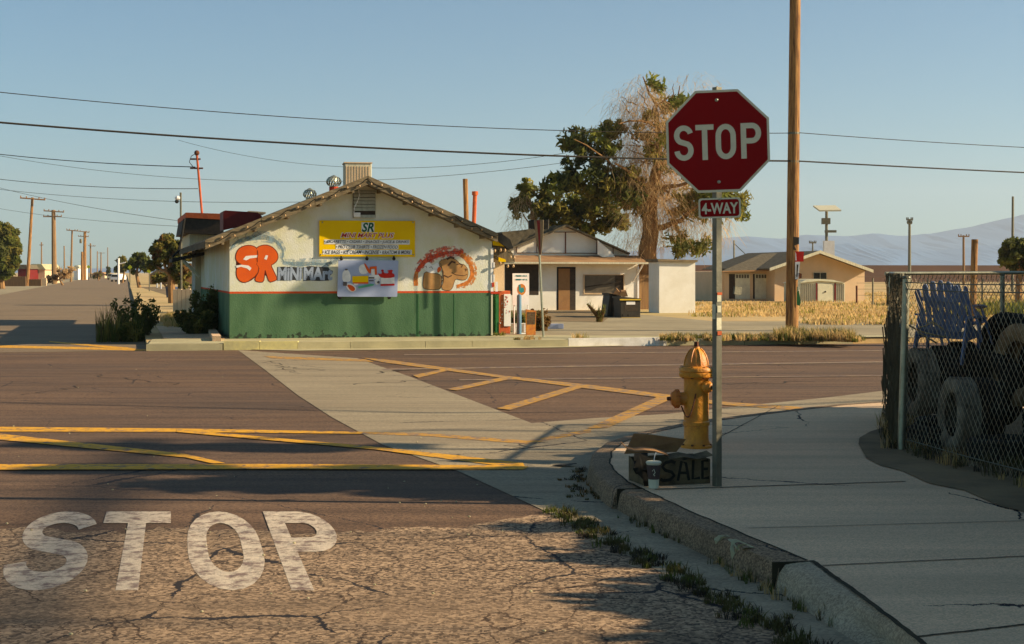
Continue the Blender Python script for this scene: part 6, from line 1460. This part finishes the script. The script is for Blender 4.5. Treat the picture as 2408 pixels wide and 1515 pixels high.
bush('green_plant', 'reddish dry plant right of the orange menu board', (A(*C3(545, 1100), 39.5).x, 39.5, LZ), .28, 22, .6, ['leafb', 'leafb', 'leafo'], 56, .06)
t = thing('planter_tub', 'white and orange planter tubs around the blue bollard', 'planter', (A(*C3(345, 1230), 38.6).x, 38.6, LZ)); b = MB()
for x, w_ in ((308, .18), (395, .16)): c = A(*C3(x, 1240), 38.6); b.lathe([(w_ * .7, LZ), (w_, LZ + .22), (w_ * 1.08, LZ + .24), (w_ * .9, LZ + .245), (0, LZ + .2)], (c.x, 38.6, 0), seg=12)
b.build('tub', M['white'], t)
# yucca
yb = A(*C3(1130, 1240), 46.5); yb.z = LZ; yu = thing('yucca', 'spiky green yucca with two leaning arms left of the dumpsters', 'plant', yb); b = MB(); lf_ = MB(); rnd = random.Random(61)
for path in (((1130, 1240), (1110, 1160), (1060, 1100), (1010, 1045)), ((1130, 1240), (1150, 1180), (1165, 1120), (1180, 1085)), ((1125, 1230), (1125, 1150), (1120, 1110))):
    P_ = [A(*C3(x, y), 46.5) for x, y in path]; P_[0].z = LZ; b.tube(P_, [.09, .07, .06, .03][:len(P_)], 7)
    for p, q in zip(P_, P_[1:]):
        for k in range(34):
            c = p.lerp(q, rnd.random()); d_ = Vector((rnd.gauss(0, 1), rnd.gauss(0, 1), rnd.gauss(.3, 1))).normalized(); sd_ = d_.cross(Vector((0, 0, 1))).normalized() * .016; l_ = rnd.uniform(.14, .26)
            lf_.add([c - sd_, c + sd_, c + d_ * l_], [(0, 1, 2)])
b.build('stem', M['leafb'], yu); lf_.build('leaves', [M['leafl']], yu)

# ground cover
rnd = random.Random(70)
def along(pts, n, sp, z, k0=.5, k1=1.2, fn=None):
    out = []; seg = [(Vector(a), Vector(c)) for a, c in zip(pts, pts[1:])]; tot = sum((c - a).length for a, c in seg)
    for a, c in seg:
        for _ in range(int(n * (c - a).length / tot)):
            p = a.lerp(c, rnd.random()); out.append((p.x + rnd.gauss(0, sp), p.y + rnd.gauss(0, sp), z, rnd.uniform(k0, k1)))
    return out
gw = [(G(x, y).x, G(x, y).y) for x, y in ((1300, 1205), (1375, 1235), (1460, 1290), (1560, 1335), (1660, 1395), (1760, 1450), (1850, 1500), (1960, 1570), (2100, 1650))]
tufts('gutter_weeds', along(gw, 300, .06, .008, .3, 1.0), .06, ['weed', 'green', 'weed', 'dark', 'weed'], .05, 22, .0028, lean=.8, rnd=random.Random(1))
tufts('gutter_weeds', along([(1.16, 8.9), (.95, 9.65), (.8, 10.1)] , 30, .03, .0, .4, 1.2), .07, ['weed', 'green'], .02, 12, .0022, rnd=random.Random(2))
tufts('gutter_weeds', along([(1.62, 7.0), (1.42, 7.7), (1.2, 8.6)], 50, .03, .0, .4, 1.3), .07, ['weed', 'straw', 'green'], .02, 12, .0022, rnd=random.Random(3))
tufts('kerb_debris', [(rnd.gauss(.60, .07), rnd.uniform(10.9, 12.6), .008, rnd.uniform(.3, .9)) for _ in range(60)], .04, ['weed', 'dark', 'leafb'], .05, 14, .004, lean=1.5, rnd=random.Random(4))
po_ = [(p[0], p[1]) for p in pts[:12]]; in_ = [Vector(p) for p in po_]
fw = along(in_, 300, .05, .155, .4, 1.3) + [(3.55 + rnd.uniform(-.15, .9) + .17 * (12.8 - y_), y_, .155, rnd.uniform(.5, 1.5)) for y_ in [rnd.uniform(10, 13.1) for _ in range(260)]] + [(rnd.uniform(3.4, 3.9) + .23 * (y_ - 12.8) * 1, y_, .155, rnd.uniform(.6, 1.6)) for y_ in [rnd.uniform(12.8, 16) for _ in range(120)]]
tufts('fence_weeds', fw, .10, ['weed', 'straw', 'weed', 'dark'], .05, 16, .003, rnd=random.Random(5))
vg = []
for x0_, x1_, n, k in ((1555, 1830, 260, .6), (1830, 2000, 300, 1.15), (2000, 2030, 20, .5)):
    for _ in range(n):
        x = rnd.uniform(x0_, x1_); yy = 798 if x < 1900 else 798 + (x - 1900) * .03; p = G(x, rnd.uniform(yy - 6, yy + 1), .16); vg.append((p.x, p.y, .14, k * rnd.uniform(.5, 1.3)))
tufts('verge_grass', vg, .22, ['straw', 'green', 'straw', 'leafo'], .12, 22, .008, rnd=random.Random(6))
fd_ = []
for _ in range(3400):
    Y = 44 + 70 * rnd.random() ** 1.3; x = rnd.uniform(1640, 2600); X = (x - CX) / F * Y
    if x < 1900 and Y < 52: continue
    if 1640 < x < 2040 and 76 < Y < 96: continue
    fd_.append((X, Y, LZ, rnd.uniform(.5, 1.4)))
tufts('dry_grass', fd_, .15, ['straw', 'straw', 'straw', 'straw', 'leafo'], .5, 12, .022, rnd=random.Random(7))
tufts('field_weeds', [((x - CX) / F * Y, Y, LZ, rnd.uniform(.6, 1.3)) for x, Y in [(rnd.choice((rnd.gauss(2300, 40), rnd.gauss(2390, 30))), rnd.uniform(50, 60)) for _ in range(140)]], .45, ['green', 'leafo'], .3, 26, .02, rnd=random.Random(8))
tufts('side_grass', [(A(x, 740, Y).x, Y, .13, rnd.uniform(.5, 1.1)) for x, Y in [(rnd.uniform(385, 465), rnd.uniform(41, 52)) for _ in range(200)]], .25, ['straw', 'leafo', 'straw'], .15, 16, .012, rnd=random.Random(9))
def wclump(label, x, y, z, h_, n, mats_, seed, spread=.12):
    p = G(x, y, z); o = tufts('weed_clump', [(p.x + rnd.gauss(0, spread), p.y + rnd.gauss(0, spread), z, rnd.uniform(.5, 1.1)) for _ in range(n)], h_, mats_, .05, 14, .006, kind='x', rnd=random.Random(seed)); del o['kind']; return tag(o, label, 'weeds')
wclump('small green weed clump at the foot of the shop corner downpipe', C3(135, 1350)[0], C3(0, 1352)[1], .15, .12, 16, ['green', 'leafo'], 81)
wclump('low dry weed clump on the kerb below the orange menu board', C3(465, 1390)[0], C3(0, 1392)[1], .15, .13, 12, ['leafb', 'straw'], 82)
wclump('tiny reddish weed on the kerb left of the dry clump', C3(350, 1390)[0], C3(0, 1395)[1], .15, .08, 6, ['leafb', 'leafo'], 83, .06)
wclump('yellow green weed clump above the white painted kerb', C3(935, 1380)[0], C3(0, 1386)[1], .15, .17, 14, ['leafo', 'straw'], 84)
wclump('small weed rooted at the kerb under the green wall', 690, 795, .15, .12, 5, ['green'], 85, .04)

# little bits of litter and debris
rnd = random.Random(90)
b = MB()
for k in range(60):
    x = rnd.uniform(0, 1300); y = rnd.uniform(1120, 1500) if k < 40 else rnd.uniform(860, 1100); p = G(x, y); s0 = rnd.uniform(.004, .011); b.ball((p.x, p.y, .008 + s0 * .5), s0, 6, 4, (1, rnd.uniform(.6, 1.4), .6))
o = b.build('pebbles', M['conc_far']); o['kind'] = 'stuff'
p = G(1330, 1098); b = MB(); b.prism([(p.x - .12, p.y, .012), (p.x - .03, p.y - .05, .014), (p.x + .10, p.y - .02, .03), (p.x + .07, p.y + .06, .02), (p.x - .05, p.y + .05, .012)], (0, 0, .006)); tag(b.build('rubber_scrap', M['black'], None, base=(p.x, p.y, .01)), 'flat black scrap of rubber in the gutter left of the kerb', 'scrap')
p = A(*C3(670, 1285), 41); b = MB(); b.box(-.32, .32, -.2, .2, 0, .14); b.box(.16, .3, -.22, -.2, .02, .15); o = b.build('blue_crate', M['posterblue'], None, base=None); o.location = (p.x, 41, LZ); tag(o, 'faded blue box lying on the ground right of the thin street sign pole', 'box')

# ================================================================== LEFT STREET, FAR OBJECTS
def house_far(label, x0, x1, yw, yr, Y, mw, mr, base_y=None, win=None, dp=8):
    p = A((x0 + x1) / 2, yw, Y); t = thing('far_house', label, 'house', (p.x, Y, 0)); b = MB(); a, c = A(x0, yw, Y), A(x1, yw, Y); b.prism([a, c, fz(c, 0), fz(a, 0)], (0, dp, 0)); b.build('wall', M[mw], t)
    b = MB(); b.prism([A(x0 - 2, yw + .5, Y - .4), A(x0 + (x1 - x0) * .2, yr, Y - .4), A(x1 - (x1 - x0) * .2, yr, Y - .4), A(x1 + 2, yw + .5, Y - .4)], (0, dp, 0)); b.build('roof', M[mr], t)
    for (u0, u1, v0, v1) in (win or []):
        b = MB(); q = [A(u0, v0, Y - .05), A(u1, v0, Y - .05), A(u1, v1, Y - .05), A(u0, v1, Y - .05)]; b.prism(q, (0, .04, 0)); b.build('window', M['greyblind'], t)
    return t
house_far('long low pale house behind the leaning dark pole on the left', *[CP(x, 0)[0] for x in (372, 600)], CP(0, 1085)[1], CP(0, 1012)[1], 230, 'cream', 'conc_far', win=[(76, 84, 646, 650)])
house_far('dark roofed house with maroon wall left of the leaning pole', *[CP(x, 0)[0] for x in (240, 372)], CP(0, 1075)[1], CP(0, 1020)[1], 225, 'maroon', 'roofgrey')
sheet('side_yard_shade', [(-8.2, 46), (-2, 46), (-18, 160), (-42, 160)], LZ + .006, M['soil'])  # dark soil sheet paints tree shade onto the side ground
house_far('low tan house behind the brown tree on the right of the far street', 352, 452, 646, 632, 190, 'brown', 'roofgrey', win=[(375, 385, 650, 655)])
house_far('small white building near the far street end between two poles', *[CP(x, 0)[0] for x in (990, 1035)], CP(0, 1060)[1], CP(0, 1030)[1], 330, 'white', 'shadewhite')
house_far('low pale house with a tan roof just left of the street end', *[CP(x, 0)[0] for x in (1230, 1400)], CP(0, 1150)[1], CP(0, 1120)[1], 420, 'cream', 'rooftan')
def wallthing(name, label, cat, x0, x1, yt, Y, m, nseg=1, dp=.2):
    a, c = A(x0, yt, Y), A(x1, yt, Y); t = thing(name, label, cat, ((a.x + c.x) / 2, Y, 0)); b = MB(); n = nseg
    for k in range(n):
        p = a.lerp(c, k / n); q = a.lerp(c, (k + .93) / n); j = random.uniform(-.03, .03); b.prism([p + Vector((0, 0, j)), q + Vector((0, 0, j)), fz(q, 0), fz(p, 0)], (0, dp, 0))
    b.build('boards', M[m], t); return t
wallthing('board_fence', 'brown board fence behind the leaning pole at the far left', 'fence', CP(-200, 0)[0], CP(345, 0)[0], CP(0, 1178)[1], 178, 'plank', 60)
wallthing('board_fence', 'shorter dark board fence right of the leaning pole', 'fence', CP(385, 0)[0], CP(550, 0)[0], CP(0, 1215)[1], 180, 'plank', 20)
wallthing('block_wall', 'low pale block wall left of the thick pale pole', 'wall', CP(556, 0)[0], CP(620, 0)[0], CP(0, 1200)[1], 184, 'cream', 4)
wallthing('low_yard_wall', 'low tan yard wall behind the blue bin', 'wall', CL(10, 0)[0], CL(225, 0)[0], CL(0, 925)[1], 58, 'cream', 5)
def blob_sign(label, x, y, r, Y):
    c = A(x, y, Y); t = thing('warning_sign', label, 'road sign', (c.x, Y, 0)); b = MB(); rr = r / F * Y; b.prism([c + Vector((rr, 0, 0)), c + Vector((0, 0, rr)), c + Vector((-rr, 0, 0)), c + Vector((0, 0, -rr))], (0, .03, 0)); b.build('plate', M['limegreen'], t); b = MB(); b.tube([(c.x, Y + .05, 0), (c.x, Y + .05, c.z + rr)], .05, 6); b.build('post', M['dgalv'], t)
blob_sign('lime diamond warning sign on the left verge by the transformer pole', *CP(1182, 1050), 4.6, 300); blob_sign('lime diamond warning sign in front of the round green tree', *CP(1735, 1055), 5.4, 145); blob_sign('lime diamond warning sign at the edge of the dark brown tree', *CP(1995, 1105), 6, 72 + 50)
q = A(*CP(1585, 1140), 210); t = thing('light_pole', 'thin white pole with a side arm before the far grey tree', 'pole', (q.x, 210, 0)); b = MB(); b.tube([(q.x, 210, 0), A(*CP(1585, 935), 210)], .16, 6); b.tube([A(*CP(1585, 1015), 210), A(*CP(1680, 990), 210)], .09, 5); b.build('pole', M['white'], t)
def mailbox(label, x, yb, yt, Y):
    a = A(x, yb, Y); t = thing('mailbox', label, 'mailbox', (a.x, Y, 0), 'mailboxes by the street'); c = A(x, yt, Y); b = MB(); b.box(a.x - .07, a.x + .07, Y - .05, Y + .05, 0, c.z); b.build('post', M['white'], t); b = MB(); b.box(a.x - .13, a.x + .13, Y - .3, Y + .3, c.z - .1, c.z + .1); b.lathe([(.13, -.3), (.13, .3)], (a.x, Y, c.z + .1), (0, 1, 0), 12); b.build('box', M['shadewhite'], t)
mailbox('white mailbox post standing farthest right beside the street', *CP(2150, 1275), CP(0, 1180)[1], 140); mailbox('grey white mailbox just left of and behind the other one', *CP(2100, 1240), CP(0, 1170)[1], 150)
q = A(*CP(2295, 1420), 92); t = thing('wheelie_bin', 'dark blue wheeled bin at the kerb left of the shop', 'bin', (q.x, 92, .02)); hb = A(*CP(2295, 1335), 92).z
b = MB(); b.prism([(q.x - .26, 91.7, .05), (q.x + .26, 91.7, .05), (q.x + .31, 91.65, hb), (q.x - .31, 91.65, hb)], (0, .6, 0)); b.build('bin', M['bin'], t); b = MB(); b.prism([(q.x - .34, 91.6, hb), (q.x + .34, 91.6, hb), (q.x + .30, 91.6, hb + .09), (q.x - .30, 91.6, hb + .09)], (0, .7, 0)); b.build('lid', M['bin'], t)
b = MB(); b.box(q.x - .1, q.x + .1, 91.62, 91.68, hb - .28, hb - .1); b.build('label_plate', M['inkwhite'], t)
for sx in (-1, 1):
    b = MB(); b.lathe([(.0, -.03), (.1, -.03), (.1, .03), (0, .03)], (q.x + sx * .27, 92.25, .12), (1, 0, 0), 12); b.build('wheel', M['rubber'], t)
def far_car(label, x, Y, col):
    c = A(x, 660, Y); t = thing('parked_car', label, 'car', (c.x, Y, 0)); b = MB(); b.prism([(c.x - .9, Y, .35), (c.x + .9, Y, .35), (c.x + .92, Y, .85), (c.x + .65, Y, 1.42), (c.x - .65, Y, 1.42), (c.x - .92, Y, .85)], (0, 4.2, 0)); b.build('body', M[col], t, bevel=.08)
    b = MB(); b.prism([(c.x - .72, Y - .02, .92), (c.x + .72, Y - .02, .92), (c.x + .58, Y - .02, 1.34), (c.x - .58, Y - .02, 1.34)], (0, .01, 0)); b.build('windscreen', M['glass'], t)
    for sx in (-1, 1):
        for yy in (.8, 3.4): b = MB(); b.lathe([(0, -.1), (.33, -.1), (.33, .1), (0, .1)], (c.x + sx * .8, Y + yy, .33), (1, 0, 0), 14); b.build('wheel', M['rubber'], t)
far_car('tiny white parked car at the far right side of the street', CP(1540, 0)[0], 260, 'white'); far_car('tiny pale parked car farthest down the street', CP(1480, 0)[0], 330, 'shadewhite')
# wire fence in the dry field
a = A(*C4(1178, 700), 72); t = thing('field_fence', 'thin wire field fence with slim posts beside the cream house', 'fence', (a.x, 72, LZ))
for x, yt, r in ((1178, 655, .05), (1297, 600, .045), (1420, 600, .04), (1560, 604, .04), (1700, 604, .04), (1850, 604, .04), (2100, 604, .04), (2260, 604, .04)):
    c = A(*C4(x, yt), 70); b = MB(); b.tube([(c.x, 70, LZ), c], r, 6); b.build('post', M['rust'] if x < 1200 else M['dgalv'], t)
b = MB()
for z in (.5, .8, 1.1, 1.4): b.tube([(A(*C4(1178, 600), 70).x, 70, LZ + z), (A(*C4(2400, 600), 70).x, 70, LZ + z)], .008, 4)
b.build('wire', M['dgalv'], t)
c0 = A(*C4(60, 640), 100); t = thing('field_fence', 'thin wire fence behind the stop sign post left of the garage', 'fence', (c0.x, 100, LZ))
for x in (5, 50, 75, 130, 180): c = A(*C4(x, 590), 100); b = MB(); b.tube([(c.x, 100, LZ), c], .05, 6); b.build('post', M['dgalv'], t)

# ================================================================== OUTSIDE THE PICTURE ON THE RIGHT: unseen things placed to throw the long shadows
def off_tree(name, label, base_, trunk_top, blobs, seed, r=.1, leafm=('leafd', 'leafo'), size=.12, nl=70):
    rnd = random.Random(seed); t = thing(name, label, 'tree', base_); b = MB(); b.tube([base_, Vector(base_).lerp(Vector(trunk_top), .5) + Vector((.05, .05, 0)), trunk_top], [r, r * .8, r * .4], 8); cr = MB()
    for (c, rad, nc, clr) in blobs:
        limb(b, trunk_top, c, r * .4, r * .1, rnd)
        for k in range(nc): cr.cur = rnd.randrange(len(leafm)); clumps(cr, c, rad, 1, nl, clr, size, rnd, elong=2.2)
    b.build('trunk', M['bark'], t, smooth=True); cr.build('crown', [M[m] for m in leafm], t); return t
rnd = random.Random(99)
hd = thing('hedge', 'unseen hedge added beyond the right edge to shade the pavement', 'hedge', (5.2, 8.5, GZ)); cr = MB(); st = MB()  # hedge added out of view to keep the pavement in shade
for k in range(1750):
    if k < 1150: y = rnd.uniform(3.5, 11.9); x = 4.9 + rnd.gauss(.15, .2); z = rnd.uniform(.2, 1.90 + .07 * math.sin(y * 3))
    else: y = rnd.uniform(11.8, 16.4); x = 6.5 + rnd.gauss(.15, .22); z = rnd.uniform(.2, (2.45 if y < 15 else 1.9) + .08 * math.sin(y * 4))
    cr.cur = rnd.randrange(2); leaves(cr, (x, y, z), (.26, .26, .2), 44, .12, rnd, elong=1.8)
for k in range(30): y = 3.6 + k * .28; limb(st, (5.1, y, GZ), (5.0 + rnd.uniform(-.2, .2), y + rnd.uniform(-.2, .2), 1.6), .02, .006, rnd)
st.build('stems', M['bark'], hd); cr.build('foliage', [M['leafd'], M['leafo']], hd)
off_tree('shade_tree', 'small spreading tree beyond the right edge behind the tyre heap', (7.2, 12.4, GZ), (7.0, 12.3, 2.4), [((6.9, 11.3, 3.0), (1.0, .75, .40), 70, .32), ((7.1, 11.4, 4.1), (1.0, .65, .3), 46, .25), ((7.3, 11.9, 4.9), (1.0, .22, .3), 14, .2), ((6.7, 10.9, 3.1), (1.1, .35, .25), 44, .24), ((7.0, 11.3, 3.9), (.9, .25, .12), 8, .16)], 101)
off_tree('shade_tree', 'narrow tree beyond the right edge near the hedge', (6.9, 9.3, GZ), (6.8, 9.3, 2.3), [((6.9, 9.3, 2.85), (.55, .14, .14), 9, .15), ((6.9, 10.1, 2.8), (.5, .08, .1), 5, .1)], 102)
off_tree('shade_tree', 'tall thin tree far beyond the right edge', (10.0, 13.5, GZ), (10.0, 13.3, 5.0), [((10.3, 13.3, 6.0), (1.3, .22, .45), 22, .22), ((10.5, 13.25, 7.0), (1.0, .2, .4), 14, .22)], 103)
# unseen trunk and leaf mass shaped to throw a shadow across the shop front
t0 = 19.0
def shadow_src(x, y, k=t0): return FS.p(x, y) + sd * k
b = MB(); cr = MB(); pts_ = [shadow_src(893, 830), shadow_src(884, 795), shadow_src(872, 750), shadow_src(858, 712), shadow_src(880, 680)]
gb = Vector((pts_[0].x + .6, pts_[0].y - .4, LZ)); t = thing('shop_shadow_caster', 'unseen leaf mass on a trunk, shaped to shade the shop front', 'tree', gb)
b.tube([gb, gb.lerp(pts_[0], .5) + Vector((.3, 0, 0))] + pts_, [.3, .2, .05, .045, .045, .045, .035], 10)
rnd = random.Random(104)
for (x, y, rx, ry, n) in ((700, 694, 16, 8, 10), (740, 680, 26, 16, 26), (790, 672, 30, 24, 40), (840, 662, 34, 26, 46), (885, 640, 30, 28, 40), (930, 625, 30, 24, 34), (980, 608, 30, 22, 30), (1040, 590, 34, 18, 28), (1100, 572, 34, 12, 20)):
    c = shadow_src(x, y); b2 = c + Vector((0, 0, 0)); limb(b, pts_[-1], c, .06, .02, rnd)
    for k in range(n): cr.cur = rnd.randrange(2); q = shadow_src(x + rnd.uniform(-rx, rx) * .9, y + rnd.uniform(-ry, ry) * .9) + sd * rnd.uniform(-.8, .8); leaves(cr, q, (.2, .055, .15), 46, .10, rnd, elong=1.5)
b.build('trunk', M['bark'], t, smooth=True); cr.build('crown', [M['leafd'], M['leafo']], t)
# wires over the crossing whose shadows cross the road
HW = 8.0
def over_wire(label, pts, r):
    k = HW / math.tan(R(SUN_EL)); P_ = []
    for x, y in pts:
        g_ = G(x, y); P_.append(Vector((g_.x + k * math.cos(R(SUN_AZ)), g_.y + k * math.sin(R(SUN_AZ)), HW)))
    d0 = (P_[0] - P_[1]).normalized(); d1 = (P_[-1] - P_[-2]).normalized()
    P_ = [P_[0] + d0 * 45] + P_ + [P_[-1] + d1 * 25]; b = MB(); b.tube(P_, r, 6, False); o = b.build('street_wire', M['cable'], None, base=P_[1]); tag(o, label, 'cable', 'wires high over the crossing')
over_wire('thick cable high above the crossing, above the picture', [(0, 947), (1000, 972), (1560, 968), (2080, 942)], .042)
over_wire('thin wire high above the crossing, nearest but two', [(0, 1150), (500, 1164), (1230, 1190)], .013)
over_wire('thin wire high above the crossing, nearest but one', [(0, 1236), (800, 1255), (1300, 1262)], .013)
over_wire('thin wire high above the crossing, nearest', [(0, 1462), (800, 1475), (1640, 1496)], .016)
over_wire('thin wire high above the crossing behind the others', [(853, 1020), (1248, 1002), (1500, 992)], .011)

lm = thing('light_mast', 'tall curved light mast beyond the right edge of the picture', 'light mast', (24, 13.3, 0)); b = MB(); P_ = []
def lift(x, y, h):
    g_ = G(x, y); k = h / math.tan(R(SUN_EL)); return Vector((g_.x + k * math.cos(R(SUN_AZ)), g_.y + k * math.sin(R(SUN_AZ)), h))
arc_ = [lift(1000, 1012, 8.6), lift(853, 1020, 9.0), lift(700, 1027, 9.2), lift(560, 1037, 9.25), lift(450, 1052, 9.1), lift(388, 1068, 8.9)]
b.tube([(24, 13.3, 0), (22.5, 13.8, 5)] + arc_, [.12, .10] + [.035] * 6, 8); b.build('pole', M['dgalv'], lm)
b = MB(); q_ = lift(388, 1068, 8.85); b.ball(q_, .3, 10, 6, (1, .5, .3)); b.build('lamp_head', M['dgalv'], lm)
hb2 = MB(); hb2.tube([lift(345, 1030, 17), lift(290, 1100, 17), lift(175, 1230, 17), lift(70, 1400, 17), lift(20, 1560, 17)], .13, 8); o = hb2.build('shadow_tube', M['cable'], None, base=lift(175, 1230, 17)); tag(o, 'unseen tube added far above to cast a blurred streak on the road', 'cable')  # floating tube added out of view to cast a soft streak
yt = random.Random(200)
for i_, (x_, y_) in enumerate(((-6.5, 57), (-9.5, 68), (-12, 83))):  # trees added out of sight to throw shade bands over the far street
    off_tree('yard_shade_tree', ('hidden yard tree added to shade the far street', 'second hidden tree added to shade the far street', 'third hidden tree added to shade the far street')[i_], (x_, y_, LZ), (x_, y_, 2.0), [((x_, y_, 2.9), (1.2, .9, .7), 30, .4)], 210 + i_, .14, size=.16)
# ================================================================== HAZE
hb_ = MB(); hb_.box(-7000, 9000, -200, 9000, -1.2, 520); hz = hb_.build('haze', mat('haze_surface_unused', (1, 1, 1)))
hm = bpy.data.materials.new('haze_air'); hm.use_nodes = True; n_ = hm.node_tree; n_.nodes.clear(); vo_ = n_.nodes.new('ShaderNodeVolumePrincipled'); ou = n_.nodes.new('ShaderNodeOutputMaterial')
vo_.inputs['Color'].default_value = (.80, .88, .95, 1); vo_.inputs['Density'].default_value = .00013; vo_.inputs['Anisotropy'].default_value = .2
n_.links.new(vo_.outputs[0], ou.inputs['Volume']); hz.data.materials.clear(); hz.data.materials.append(hm); hz['kind'] = 'stuff'
